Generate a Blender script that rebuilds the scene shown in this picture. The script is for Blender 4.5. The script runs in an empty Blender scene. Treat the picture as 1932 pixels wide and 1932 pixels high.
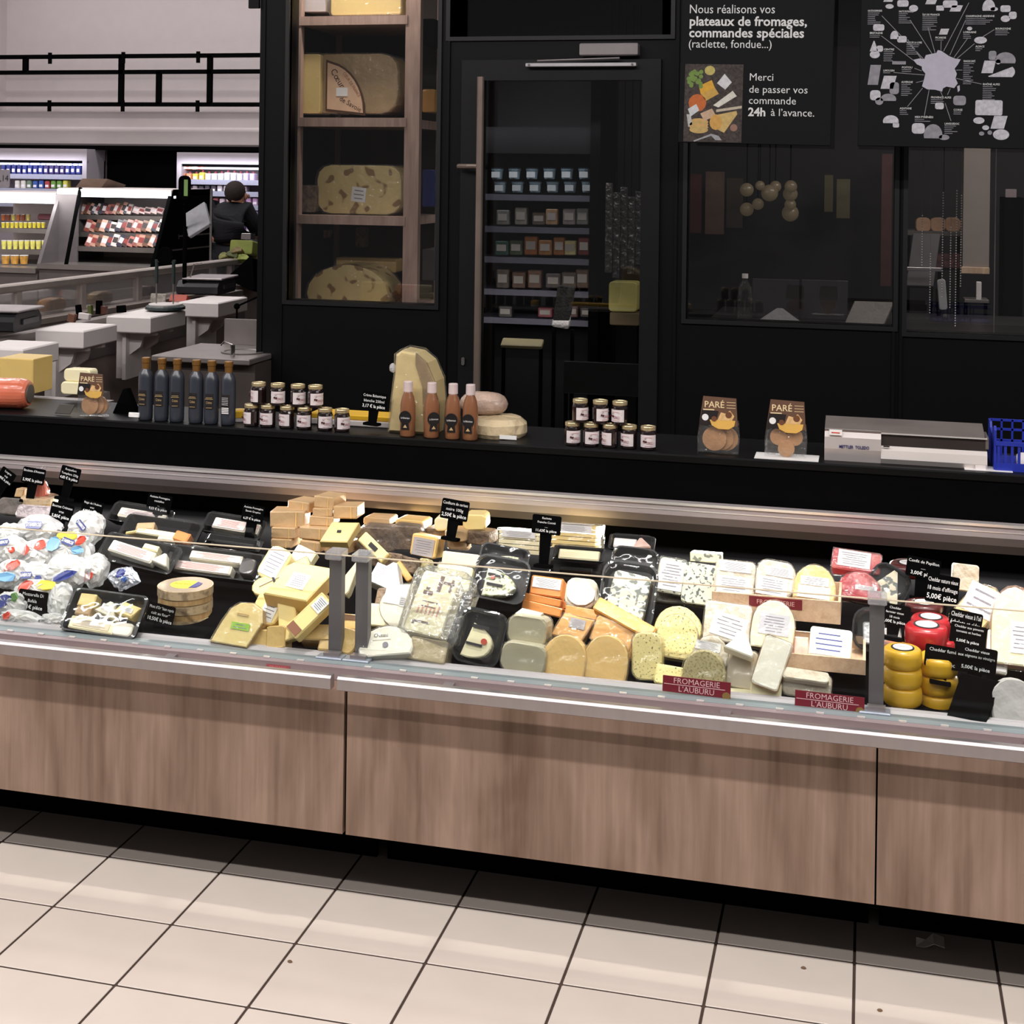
import bpy, bmesh, math, random
from mathutils import Vector, Matrix
random.seed(7)
SC = bpy.context.scene
COL = SC.collection
# ------------------------------------------------------------------ camera
F, CX, CY, EYE, YAW, ROL = 2700.0, 966.0, 325.0, 1.711, .2441, .013
ca, sa, cr, sr = math.cos(YAW), math.sin(YAW), math.cos(ROL), math.sin(ROL)
cam = bpy.data.objects.new('camera', bpy.data.cameras.new('camera'))
COL.objects.link(cam)
SC.camera = cam
cam.data.sensor_width = 36
cam.data.lens = F / 1932 * 36
cam.data.shift_y = (CY - 966) / 1932
cam.data.clip_start = .05
right = Vector((ca * cr, sa * cr, sr))
up = Vector((-ca * sr, -sa * sr, cr))
back = right.cross(up)
cam.matrix_world = Matrix(((right.x, up.x, back.x, 0), (right.y, up.y, back.y, 0), (right.z, up.z, back.z, EYE), (0, 0, 0, 1)))
# ------------------------------------------------------------------ light
SC.view_settings.view_transform = 'Standard'
SC.view_settings.look = 'None'
SC.view_settings.gamma = 1
SC.view_settings.use_curve_mapping = False
SC.view_settings.exposure = 0.0
W = bpy.data.worlds.new('store_air'); SC.world = W; W.use_nodes = True
W.node_tree.nodes['Background'].inputs[0].default_value = (.90, .86, .86, 1)
W.node_tree.nodes['Background'].inputs[1].default_value = .11

def area(name, loc, size, power, col=(1, .955, .93), rot=(0, 0, 0)):
    d = bpy.data.lights.new(name, 'AREA'); d.shape = 'RECTANGLE'
    d.size, d.size_y = size; d.energy = power; d.color = col
    o = bpy.data.objects.new(name, d); COL.objects.link(o)
    o.location = loc; o.rotation_euler = rot
    return o
area('ceiling_or_fill_strip', (-1, 1.05, 4.3), (14, .12), 425)
area('ceiling_or_fill_strip', (-1, -.2, 4.3), (14, .14), 215)
tl = area('case_fill', (-1.2, 3.40, 4.2), (6.5, .06), 15, (1, .955, .90)); tl.data.spread = math.radians(12)  # added fill from above, brightens the cheeses near the front
area('ceiling_or_fill_strip', (-3.0, 4.8, 4.3), (14, .3), 55)
area('ceiling_or_fill_strip', (-5.2, 6.9, 4.3), (2.6, .3), 75)  # added fill strip that brightens the white blocks on the work counter
area('ceiling_or_fill_strip', (-7, 9.5, 4.4), (7, .5), 115, (1, .95, .95))
area('ceiling_or_fill_strip', (-7, 12.3, 4.4), (8, .5), 85, (1, .95, .95))

# ------------------------------------------------------------------ pixel <-> world
def ray(px, py):
    dx, dy = px - CX, py - CY
    u = (dx * cr + dy * sr) / F; v = (-dx * sr + dy * cr) / F
    return Vector((-sa + u * ca, ca + u * sa, -v))
EYEV = Vector((0, 0, EYE))
def onY(px, py, Y):
    d = ray(px, py); return EYEV + d * (Y / d.y)
def onZ(px, py, z):
    d = ray(px, py); return EYEV + d * ((z - EYE) / d.z)
def onT(px, py, t): return EYEV + ray(px, py) * t
def dist(P): return -sa * P.x + ca * P.y
DZ0, DY0, DS = .548, 3.2, .14
def deckz(Y): return DZ0 + (Y - DY0) * DS
def onDeck(px, py, h=0):
    d = ray(px, py); t = (DZ0 + h - DS * DY0 - EYE) / (d.z - DS * d.y)
    return EYEV + d * t

# ------------------------------------------------------------------ materials
MC = {}
def lin(c): return tuple(((x / 255) / 12.92 if x <= 10 else ((x / 255 + .055) / 1.055) ** 2.4) for x in c) + (1,)
def mat(name, c, rough=.5, metal=0, coat=0, bump=0, bs=40, var=.1, vs=9, c2=None, edge=None, emit=0, spec=.5, stretch=None, trans=0):
    if name in MC: return MC[name]
    m = bpy.data.materials.new(name); m.use_nodes = True; MC[name] = m
    N, L = m.node_tree.nodes, m.node_tree.links; b = N['Principled BSDF']
    b.inputs['Roughness'].default_value = rough; b.inputs['Metallic'].default_value = metal
    b.inputs['Coat Weight'].default_value = coat; b.inputs['Coat Roughness'].default_value = .12
    b.inputs['Specular IOR Level'].default_value = spec
    tc = N.new('ShaderNodeTexCoord'); mp = N.new('ShaderNodeMapping'); L.new(tc.outputs['Object'], mp.inputs[0])
    if stretch: mp.inputs['Scale'].default_value = stretch
    nz = N.new('ShaderNodeTexNoise'); nz.inputs['Scale'].default_value = vs; nz.inputs['Detail'].default_value = 4
    L.new(mp.outputs[0], nz.inputs['Vector'])
    rp = N.new('ShaderNodeValToRGB'); L.new(nz.outputs[0], rp.inputs[0])
    a, z = lin(c), lin(c2) if c2 else None
    lo, hi = edge or (.3, .7)
    rp.color_ramp.elements[0].position = lo; rp.color_ramp.elements[1].position = hi
    rp.color_ramp.elements[0].color = z if z else tuple(x * (1 - var) for x in a[:3]) + (1,)
    rp.color_ramp.elements[1].color = a if z else tuple(min(1, x * (1 + var)) for x in a[:3]) + (1,)
    L.new(rp.outputs[0], b.inputs['Base Color'])
    if emit:
        L.new(rp.outputs[0], b.inputs['Emission Color']); b.inputs['Emission Strength'].default_value = emit
    if bump:
        n2 = N.new('ShaderNodeTexNoise'); n2.inputs['Scale'].default_value = bs; n2.inputs['Detail'].default_value = 3
        L.new(mp.outputs[0], n2.inputs['Vector']); bp = N.new('ShaderNodeBump'); bp.inputs['Strength'].default_value = bump
        bp.inputs['Distance'].default_value = .01; L.new(n2.outputs[0], bp.inputs['Height']); L.new(bp.outputs[0], b.inputs['Normal'])
        if coat: L.new(bp.outputs[0], b.inputs['Coat Normal'])
    if trans:
        b.inputs['Transmission Weight'].default_value = trans; b.inputs['IOR'].default_value = 1.35
    return m
def clear(name, tint=(1, 1, 1), gloss=.06, white=0, bump=0, bs=30, rough=.03, fres=.5):
    """thin clear sheet: lets light straight through, with a gloss and a little milkiness"""
    if name in MC: return MC[name]
    m = bpy.data.materials.new(name); m.use_nodes = True; MC[name] = m
    N, L = m.node_tree.nodes, m.node_tree.links
    for n in list(N): N.remove(n)
    out = N.new('ShaderNodeOutputMaterial'); tr = N.new('ShaderNodeBsdfTransparent'); gl = N.new('ShaderNodeBsdfGlossy')
    df = N.new('ShaderNodeBsdfDiffuse'); m1 = N.new('ShaderNodeMixShader'); m2 = N.new('ShaderNodeMixShader')
    tr.inputs[0].default_value = tint + (1,); gl.inputs['Roughness'].default_value = rough
    df.inputs[0].default_value = (.85, .85, .86, 1)
    lw = N.new('ShaderNodeLayerWeight'); lw.inputs[0].default_value = .3
    ma = N.new('ShaderNodeMath'); ma.operation = 'MULTIPLY_ADD'; ma.inputs[1].default_value = fres; ma.inputs[2].default_value = gloss
    L.new(lw.outputs['Fresnel'], ma.inputs[0])
    if bump:
        tc = N.new('ShaderNodeTexCoord'); nz = N.new('ShaderNodeTexNoise'); nz.inputs['Scale'].default_value = bs
        nz.inputs['Detail'].default_value = 2; L.new(tc.outputs['Object'], nz.inputs['Vector'])
        bp = N.new('ShaderNodeBump'); bp.inputs['Strength'].default_value = bump; bp.inputs['Distance'].default_value = .02
        L.new(nz.outputs[0], bp.inputs['Height']); L.new(bp.outputs[0], gl.inputs['Normal'])
    m1.inputs[0].default_value = white
    L.new(tr.outputs[0], m1.inputs[1]); L.new(df.outputs[0], m1.inputs[2])
    L.new(ma.outputs[0], m2.inputs[0]); L.new(m1.outputs[0], m2.inputs[1]); L.new(gl.outputs[0], m2.inputs[2])
    L.new(m2.outputs[0], out.inputs[0])
    return m
def spots(name, base, spot, scale=40, size=.32, coat=.3, detail=1.5, rough=.45):
    """two-colour mottled cheese: veins, herbs or holes"""
    if name in MC: return MC[name]
    m = mat(name, base, rough, coat=coat, var=.06, bump=.15, bs=60)
    N, L = m.node_tree.nodes, m.node_tree.links; b = N['Principled BSDF']
    tc = N.new('ShaderNodeTexCoord'); nz = N.new('ShaderNodeTexNoise'); nz.inputs['Scale'].default_value = scale
    nz.inputs['Detail'].default_value = detail; L.new(tc.outputs['Object'], nz.inputs['Vector'])
    rp = N.new('ShaderNodeValToRGB'); rp.color_ramp.elements[0].position = size; rp.color_ramp.elements[1].position = size + .05
    rp.color_ramp.elements[0].color = (1, 1, 1, 1); rp.color_ramp.elements[1].color = (0, 0, 0, 1)
    L.new(nz.outputs[0], rp.inputs[0])
    mx = N.new('ShaderNodeMix'); mx.data_type = 'RGBA'; L.new(rp.outputs[0], mx.inputs['Factor'])
    L.new(b.inputs['Base Color'].links[0].from_socket, mx.inputs['A']); mx.inputs['B'].default_value = lin(spot)
    L.new(mx.outputs['Result'], b.inputs['Base Color'])
    return m
def woodmat(name, c1, c2, scale=1, rough=.45):
    if name in MC: return MC[name]
    m = bpy.data.materials.new(name); m.use_nodes = True; MC[name] = m
    N, L = m.node_tree.nodes, m.node_tree.links; b = N['Principled BSDF']; b.inputs['Roughness'].default_value = rough
    b.inputs['Specular IOR Level'].default_value = .3
    tc = N.new('ShaderNodeTexCoord')
    def noise(sc, s, d, dist=0):
        mp = N.new('ShaderNodeMapping'); mp.inputs['Scale'].default_value = sc; L.new(tc.outputs['Object'], mp.inputs[0])
        n = N.new('ShaderNodeTexNoise'); n.inputs['Scale'].default_value = s; n.inputs['Detail'].default_value = d
        n.inputs['Distortion'].default_value = dist; L.new(mp.outputs[0], n.inputs['Vector']); return n.outputs[0]
    a = noise((1, 1, .13), 14 * scale, 5, .6); f = noise((1, 1, .05), 75 * scale, 3); k = noise((1, 1, .35), 5 * scale, 3, 1.5)
    m1 = N.new('ShaderNodeMix'); m1.data_type = 'FLOAT'; m1.inputs['Factor'].default_value = .35; L.new(a, m1.inputs['A']); L.new(f, m1.inputs['B'])
    m2 = N.new('ShaderNodeMix'); m2.data_type = 'FLOAT'; m2.inputs['Factor'].default_value = .35; L.new(m1.outputs['Result'], m2.inputs['A']); L.new(k, m2.inputs['B'])
    rp = N.new('ShaderNodeValToRGB'); rp.color_ramp.elements[0].position = .36; rp.color_ramp.elements[1].position = .62
    rp.color_ramp.elements[0].color = lin(c2); rp.color_ramp.elements[1].color = lin(c1); L.new(m2.outputs['Result'], rp.inputs[0])
    L.new(rp.outputs[0], b.inputs['Base Color'])
    return m

BLACK = mat('black_paint', (9, 9, 11), .45, var=.05, spec=.2)
MATT = mat('matt_black', (11, 11, 12), .85, var=.05, spec=.0)
ALU = mat('aluminium', (172, 165, 166), .32, .75, var=.05, vs=4, stretch=(.2, 1, 8))
ALUW = mat('bright_aluminium', (232, 228, 226), .28, .5, var=.02)
ALUG = mat('grey_aluminium', (122, 118, 120), .5, .35, var=.04)
TEAL = mat('grey_teal_profile', (124, 134, 136), .45, .2, var=.08)
STEEL = mat('stainless_steel', (170, 164, 160), .3, .8, var=.12, vs=5)
STEELD = mat('dull_steel', (120, 114, 110), .45, .5, var=.1)
WHITE = mat('white_plastic', (226, 218, 216), .45, var=.03)
PAPER = mat('label_paper', (244, 242, 240), .5, coat=.3, var=.02)
INK = mat('grey_ink', (140, 136, 146), .6)
INKB = mat('black_ink', (26, 24, 28), .6)
CHALK = mat('white_print', (240, 240, 240), .6, var=.01, emit=0)
WOOD = woodmat('laminate_oak', (156, 131, 115), (108, 86, 71))
GREYOAK = woodmat('grey_oak_shelf', (196, 168, 154), (160, 134, 122), 2)
CRATE = woodmat('poplar_box', (214, 186, 158), (184, 152, 124), 3)
PLY = woodmat('spruce_bark_box', (205, 175, 128), (170, 132, 86), 4)
GLASS = clear('case_glass', (.975, .99, .985), .015, 0, fres=.35)
PANE = clear('cabin_glass', (.9, .9, .9), .03, 0, fres=.5, rough=.01)
FILM = clear('cling_film', (.99, .99, .99), .04, .04, 1.0, 28, .10, .28)
BAG = clear('milky_bag_film', (.95, .96, .98), .12, .50, 1.0, 60, .16, .35)
LID = clear('clear_lid', (.985, .985, .985), .03, .02, .3, 12, .05, .4)
TRAY = mat('black_tray', (12, 12, 14), .3, coat=.15, spec=.3)
CH = {
 'comte': mat('hard_yellow_cheese', (252, 224, 150), .45, coat=.25, bump=.12, var=.06, vs=6),
 'comted': mat('hard_yellow_rind_side', (205, 172, 108), .5, coat=.2, bump=.2, var=.12),
 'pale': mat('pale_cheese', (252, 242, 200), .45, coat=.3, bump=.1, var=.04),
 'white': mat('white_cheese', (252, 246, 228), .5, coat=.25, bump=.15, var=.04),
 'gold': mat('golden_cheese', (248, 208, 132), .4, coat=.5, bump=.15, var=.07),
 'tan': mat('tan_paper_block', (206, 172, 128), .6, coat=.1, bump=.2, var=.12, vs=14),
 'rind': mat('brown_rind', (140, 118, 96), .7, bump=.6, bs=90, c2=(88, 72, 60), vs=30, edge=(.35, .62)),
 'greyw': mat('grey_wrapped_side', (198, 190, 160), .5, coat=.3, var=.07),
 'orange': mat('orange_cheese', (226, 146, 78), .4, coat=.4, bump=.15, var=.1),
 'amber': mat('amber_cheese', (222, 168, 92), .4, coat=.4, bump=.15, var=.1),
 'yellowwax': mat('yellow_wax', (226, 176, 44), .35, coat=.4, bump=.1, var=.05),
 'redwax': mat('red_wax', (168, 28, 36), .35, coat=.4, bump=.1, var=.06),
 'darkwax': mat('dark_red_wax', (78, 22, 22), .35, coat=.4, var=.06),
 'orangewax': mat('orange_wax', (220, 106, 40), .35, coat=.4, var=.06),
 'brie': mat('bloomy_rind', (226, 216, 196), .75, bump=.5, bs=60, c2=(196, 178, 148), vs=25, edge=(.3, .5)),
 'ash': mat('ash_rind', (120, 112, 106), .8, bump=.6, c2=(84, 78, 74), vs=30),
 'meat': mat('sliced_ham', (206, 156, 140), .5, coat=.3, c2=(236, 214, 200), vs=30),
 'redmeat': mat('red_wrapped_block', (188, 52, 62), .35, coat=.6, bump=.4, bs=20, c2=(226, 150, 140), vs=12, edge=(.25, .5)),
}
CH['blue'] = spots('blue_veined', (238, 232, 202), (122, 128, 122), 60, .43)
CH['bluefine'] = spots('blue_speckled', (240, 236, 206), (96, 104, 104), 95, .40)
CH['herb'] = spots('herb_flecked', (250, 232, 160), (120, 112, 66), 190, .33)
CH['green'] = spots('green_grey_cheese', (206, 192, 140), (164, 152, 100), 190, .40)
CH['herbw'] = spots('white_herb_cheese', (238, 236, 206), (150, 160, 110), 90, .40)
CH['emm'] = spots('holey_cheese', (226, 202, 140), (150, 116, 70), 18, .36, .4, .5)
CH['grey'] = CH['greyw']
RED = mat('claret_card', (112, 24, 38), .5, var=.05)
GREEN = mat('green_label', (166, 214, 60), .5); BLUEP = mat('blue_print', (34, 48, 120), .4, coat=.5)
YEL = mat('yellow_print', (240, 214, 70), .5); SKY = mat('sky_print', (110, 160, 200), .4, coat=.5); REDP = mat('red_print', (206, 70, 50), .4, coat=.5)
PINKP = mat('pink_print', (226, 170, 160), .6)

# ------------------------------------------------------------------ mesh building
class B:
    def __init__(s): s.v = []; s.f = []
    def add(s, vs, fs):
        n = len(s.v); s.v += [tuple(v) for v in vs]; s.f += [tuple(i + n for i in f) for f in fs]; return s
    def box(s, x0, x1, y0, y1, z0, z1, bev=0):
        if bev: return s.prism([(x0, y0), (x1, y0), (x1, y1), (x0, y1)], z0, z1, bev)
        return s.add([(x, y, z) for z in (z0, z1) for y in (y0, y1) for x in (x0, x1)],
                     [(0, 2, 3, 1), (4, 5, 7, 6), (0, 1, 5, 4), (2, 6, 7, 3), (0, 4, 6, 2), (1, 3, 7, 5)])
    def prism(s, o, z0, z1, bev=0, top=None):
        n = len(o)
        if bev:
            cx = sum(p[0] for p in o) / n; cy = sum(p[1] for p in o) / n
            rx = max(abs(p[0] - cx) for p in o); ry = max(abs(p[1] - cy) for p in o)
            bx = 1 - bev / max(rx, 1e-6); by = 1 - bev / max(ry, 1e-6)
            ins = [(cx + (p[0] - cx) * bx, cy + (p[1] - cy) * by) for p in o]
            L = [(ins, z0), (o, z0 + bev), (o, z1 - bev), (ins, z1)]
        else: L = [(o, z0), (top or o, z1)]
        vs = [(p[0], p[1], z) for q, z in L for p in q]; fs = [tuple(range(n - 1, -1, -1))]
        for k in range(len(L) - 1):
            for i in range(n): j = (i + 1) % n; fs.append((k * n + i, k * n + j, (k + 1) * n + j, (k + 1) * n + i))
        fs.append(tuple((len(L) - 1) * n + i for i in range(n)))
        return s.add(vs, fs)
    def lathe(s, prof, seg=20, c=(0, 0, 0), cap=True):
        vs = [(c[0] + r * math.cos(2 * math.pi * i / seg), c[1] + r * math.sin(2 * math.pi * i / seg), c[2] + z) for r, z in prof for i in range(seg)]
        fs = []
        for k in range(len(prof) - 1):
            for i in range(seg): j = (i + 1) % seg; fs.append((k * seg + i, k * seg + j, (k + 1) * seg + j, (k + 1) * seg + i))
        if cap: fs.append(tuple(range(seg - 1, -1, -1))); fs.append(tuple((len(prof) - 1) * seg + i for i in range(seg)))
        return s.add(vs, fs)
    def tube(s, pts, r, seg=8):
        pts = [Vector(p) for p in pts]; n = len(pts); vs = []; fs = []
        rr = r if isinstance(r, (list, tuple)) else [r] * n
        for k, p in enumerate(pts):
            d = (pts[min(k + 1, n - 1)] - pts[max(k - 1, 0)]).normalized()
            a = d.orthogonal().normalized() if k == 0 else (pa - d * pa.dot(d)).normalized(); pa = a; b = d.cross(a)
            vs += [p + (a * math.cos(2 * math.pi * i / seg) + b * math.sin(2 * math.pi * i / seg)) * rr[k] for i in range(seg)]
        for k in range(n - 1):
            for i in range(seg): j = (i + 1) % seg; fs.append((k * seg + i, k * seg + j, (k + 1) * seg + j, (k + 1) * seg + i))
        fs.append(tuple(range(seg - 1, -1, -1))); fs.append(tuple((n - 1) * seg + i for i in range(seg)))
        return s.add(vs, fs)
    def blob(s, rx, ry, rz, c=(0, 0, 0), nu=16, nv=10, e=1.0, crump=0, rnd=None):
        """soft super-ellipsoid, optionally crumpled"""
        vs = []; fs = []; rnd = rnd or random
        sg = lambda x, p: math.copysign(abs(x) ** p, x)
        for k in range(1, nv):
            a = -math.pi / 2 + math.pi * k / nv
            for i in range(nu):
                t = 2 * math.pi * i / nu; q = 1 + (rnd.random() - .5) * crump
                vs.append((c[0] + rx * q * sg(math.cos(a), e) * sg(math.cos(t), e), c[1] + ry * q * sg(math.cos(a), e) * sg(math.sin(t), e), c[2] + rz * q * sg(math.sin(a), e)))
        vs.append((c[0], c[1], c[2] - rz)); vs.append((c[0], c[1], c[2] + rz)); b = len(vs) - 2
        for k in range(nv - 2):
            for i in range(nu): j = (i + 1) % nu; fs.append((k * nu + i, k * nu + j, (k + 1) * nu + j, (k + 1) * nu + i))
        for i in range(nu): j = (i + 1) % nu; fs.append((b, j, i)); fs.append((b + 1, (nv - 2) * nu + i, (nv - 2) * nu + j))
        return s.add(vs, fs)
    def quad(s, a, b, c, d): return s.add([a, b, c, d], [(0, 1, 2, 3)])
    def build(s, name, m, parent=None, M=None, smooth=False):
        me = bpy.data.meshes.new(name); me.from_pydata(s.v, [], s.f); me.materials.append(m)
        if smooth: me.polygons.foreach_set('use_smooth', [True] * len(me.polygons))
        o = bpy.data.objects.new(name, me); COL.objects.link(o)
        if parent: o.parent = parent
        if M is not None: o.matrix_local = M
        return o
def tag(o, label, cat, group=None, kind=None):
    if label: o['label'] = label
    if cat: o['category'] = cat
    if group: o['group'] = group
    if kind: o['kind'] = kind
    return o
def thing(name, label, cat, loc=(0, 0, 0), group=None, M=None):
    o = bpy.data.objects.new(name, None); COL.objects.link(o); o.empty_display_size = .05
    o.matrix_world = M if M is not None else Matrix.Translation(loc)
    return tag(o, label, cat, group)
def struct(o, label=None): o['kind'] = 'structure'; o['label'] = label or o.name.replace('_', ' '); return o
def copytree(o, loc=None, label=None):
    c = o.copy(); COL.objects.link(c)
    if loc is not None: c.location = loc
    if label: c['label'] = label
    for ch in o.children:
        d = ch.copy(); COL.objects.link(d); d.parent = c
        for g in ch.children: e = g.copy(); COL.objects.link(e); e.parent = d
    return c
ORD = 'first second third fourth fifth sixth seventh eighth ninth tenth eleventh twelfth thirteenth fourteenth fifteenth sixteenth'.split()

# ---- outlines in metres
def o_rect(w, h, r=0, n=3):
    r = min(r, w / 2.01, h / 2.01)
    if r <= 0: return [(-w / 2, -h / 2), (w / 2, -h / 2), (w / 2, h / 2), (-w / 2, h / 2)]
    out = []
    for cx, cy, a0 in ((w / 2 - r, -h / 2 + r, -90), (w / 2 - r, h / 2 - r, 0), (-w / 2 + r, h / 2 - r, 90), (-w / 2 + r, -h / 2 + r, 180)):
        for i in range(n + 1): a = math.radians(a0 + 90 * i / n); out.append((cx + r * math.cos(a), cy + r * math.sin(a)))
    return out
def o_arch(w, h, k=.5):
    out = [(-w * .47, -h / 2), (w * .47, -h / 2), (w / 2, -h * .3)]
    n = 10
    for i in range(n + 1): a = math.pi * i / n; out.append((w / 2 * math.cos(a), h / 2 - h * k + h * k * math.sin(a)))
    out.append((-w / 2, -h * .3)); return out
def o_disc(w, h, n=22): return [(w / 2 * math.cos(2 * math.pi * i / n), h / 2 * math.sin(2 * math.pi * i / n)) for i in range(n)]
def o_half(w, h):
    n = 12; return [(w / 2, -h / 2)] + [(w / 2, h / 2)] + [(w / 2 - w * math.sin(math.pi * i / n), h / 2 * math.cos(math.pi * i / n)) for i in range(1, n)]
def o_wedge(w, h):
    n = 6; return [(-w / 2, -h / 2 + h * .08), (-w / 2 + w * .04, -h / 2)] + [(w / 2 - w * .1 * (2 * i / n - 1) ** 2, -h / 2 + h * i / n * 1.0) for i in range(n + 1)][0:n + 1]
def o_tri(w, h): return [(-w / 2, -h / 2), (w * .46, -h / 2), (w / 2, -h * .4), (w * .06, h / 2), (-w * .06, h / 2)]
def o_comte(w, h): return [(-w / 2, -h / 2), (w * .3, -h / 2), (w * .5, h * .1), (w * .42, h * .38), (w * .2, h / 2), (-w * .08, h * .46), (-w * .25, h * .3), (-w * .36, 0)]
def o_para(w, h, k=.2): return [(-w / 2, -h / 2), (w / 2 - k * w, -h / 2), (w / 2, h / 2), (-w / 2 + k * w, h / 2)]
SH = {'rect': lambda w, h: o_rect(w, h, min(w, h) * .12), 'sharp': lambda w, h: o_rect(w, h, .003), 'round': lambda w, h: o_rect(w, h, min(w, h) * .3), 'arch': o_arch, 'dome': lambda w, h: o_arch(w, h, .75), 'disc': o_disc,
      'half': o_half, 'wedge': o_wedge, 'tri': o_tri, 'comte': o_comte, 'para': o_para, 'end': lambda w, h: [(w / 2, -h / 2), (w / 2, h / 2)] + [(-w / 2 + .5 * h * (1 - math.sin(math.pi * i / 6)), h / 2 * math.cos(math.pi * i / 6)) for i in range(7)]}

def orient(tilt, roll=0, yaw=0):
    th = math.radians(tilt); c, s_ = math.cos(th), math.sin(th)
    return (Matrix.Rotation(math.radians(yaw), 3, 'Z') @ Matrix(((1, 0, 0), (0, c, -s_), (0, s_, c))) @ Matrix.Rotation(math.radians(roll), 3, 'Z'))
def frame(px, py, w, h, tilt, roll=0, yaw=0, th=.03, lift=0, Y=None, dof=True):
    """pose of a face seen centred on a pixel: resting on the sloping deck (lift above it) or standing in plane Y"""
    c, s_ = math.cos(math.radians(tilt)), math.sin(math.radians(tilt)); Hh = .05
    for _ in range(4):
        P = onY(px, py, Y) if Y is not None else onDeck(px, py, Hh / 2 * s_ + th * c + lift)
        t = dist(P); k = (EYE - P.z) / t
        ww = w * t / F; Hh = h * t / F / (s_ + k * c)
    M = orient(tilt, roll, yaw).to_4x4(); M.translation = P
    return M, ww, Hh

def text(body, size, m, parent, x=0, y=0, z=.0006, maxw=None, align='CENTER', bold=0, name='lettering', rot=0):
    cu = bpy.data.curves.new(name, 'FONT'); cu.body = body; cu.align_x = align; cu.align_y = 'CENTER'; cu.size = 1; cu.resolution_u = 2; cu.offset = bold
    tmp = bpy.data.objects.new('tmp', cu)
    me = bpy.data.meshes.new_from_object(tmp); bpy.data.objects.remove(tmp); bpy.data.curves.remove(cu)
    xs = [v.co.x for v in me.vertices] or [0]; w = max(xs) - min(xs); k = size
    kx = min(k, maxw / w) if maxw and w > 0 else k
    me.transform(Matrix.Rotation(rot, 4, 'Z') @ Matrix.Diagonal((kx, k, 1, 1))); me.materials.clear(); me.materials.append(m); me.name = name
    o = bpy.data.objects.new(name, me); COL.objects.link(o); o.parent = parent; o.matrix_local = Matrix.Translation((x, y, z)); return o

def lines_print(b, x, y, w, h, n, rnd, z):
    for i in range(n):
        yy = y + h * (.5 - (i + .5) / n); t = h / n * .13; ww = w * (.55 + .4 * rnd.random())
        b.box(x - ww / 2, x + ww / 2, yy - t, yy + t, z, z + .0004)
def sticker(parent, u, v, wu, hv, W_, H_, m=None, rot=0, n=6, name='label', ink=None, z=.0008):
    """paper label with printed lines on the front face of a product"""
    x, y, w, h = u * W_, v * H_, wu * W_, hv * H_
    b = B().box(-w / 2, w / 2, -h / 2, h / 2, 0, .0012)
    o = b.build(name, m or PAPER, parent, Matrix.Translation((x, y, z)) @ Matrix.Rotation(math.radians(rot), 4, 'Z'))
    if n:
        p = B(); lines_print(p, 0, 0, w * .85, h * .8, n, random, .0012); p.build('print', ink or INK, o)
    return o
def rough_up(b, amp):
    b.v = [(x + random.uniform(-amp, amp), y + random.uniform(-amp, amp), z + random.uniform(-amp, amp)) for x, y, z in b.v]; return b

def stand(root, x0, x1, y0, y1, z0, z1, m, name='leg'):
    o = B().box(x0, x1, y0, y1, z0, z1).build(name, m, root); o.matrix_parent_inverse = root.matrix_basis.inverted(); return o
def legs(root, m=None):
    '''two slim legs carrying a thing down to the floor'''
    bpy.context.view_layer.update(); pts = [c.matrix_world @ Vector(q) for c in root.children for q in c.bound_box]
    x0, x1 = min(p.x for p in pts), max(p.x for p in pts); y = sum(p.y for p in pts) / len(pts); z = min(p.z for p in pts)
    for x in (x0 + .01, x1 - .01): stand(root, x - .008, x + .008, y - .008, y + .008, 0, z + .002, m or MATT)
def cord(root):
    bpy.context.view_layer.update(); pts = [c.matrix_world @ Vector(q) for c in root.children for q in c.bound_box]
    x = sum(p.x for p in pts) / len(pts); y = sum(p.y for p in pts) / len(pts); stand(root, x - .002, x + .002, y - .002, y + .002, max(p.z for p in pts) - .01, 3.1, MATT, 'cord')
G = {}
def S(name, label, px, py, w, h, tilt=60, m='comte', shape='rect', th=.03, roll=0, yaw=0, lift=0, Y=None, st=(), cat='cheese', group=None, film=0, bev=.003, rindm=None, bags=None):
    M, ww, hh = frame(px, py, w, h, tilt, roll, yaw, th, lift, Y)
    o = SH[shape](ww, hh); mm = CH[m] if isinstance(m, str) else m
    b = B().prism(o, -th, 0, min(bev, th * .3, ww * .1, hh * .1))
    root = thing(name, label, cat, group=group, M=M)
    body = rough_up(b, .0006).build('body' if cat != 'cheese' else 'cheese_body', mm, root)
    if rindm:
        n = len(o); k = 1.012; rb = B(); oo = [(x * k, y * k) for x, y in o]
        vs = [(x, y, z) for z in (-th * .94, -th * .06) for x, y in oo]; rb.add(vs, [(i, (i + 1) % n, n + (i + 1) % n, n + i) for i in range(n)])
        rb.build('rind', CH[rindm], root)
    for q in st:
        sticker(root, *q[:4], ww, hh, **(q[4] if len(q) > 4 else {}))
    if film:
        fo = [(x * 1.05, y * 1.05) for x, y in o]; fb = B().prism(fo, -th * 1.02, .003, .002); rough_up(fb, .0012).build('film_wrap', FILM, root)
    return root
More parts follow.
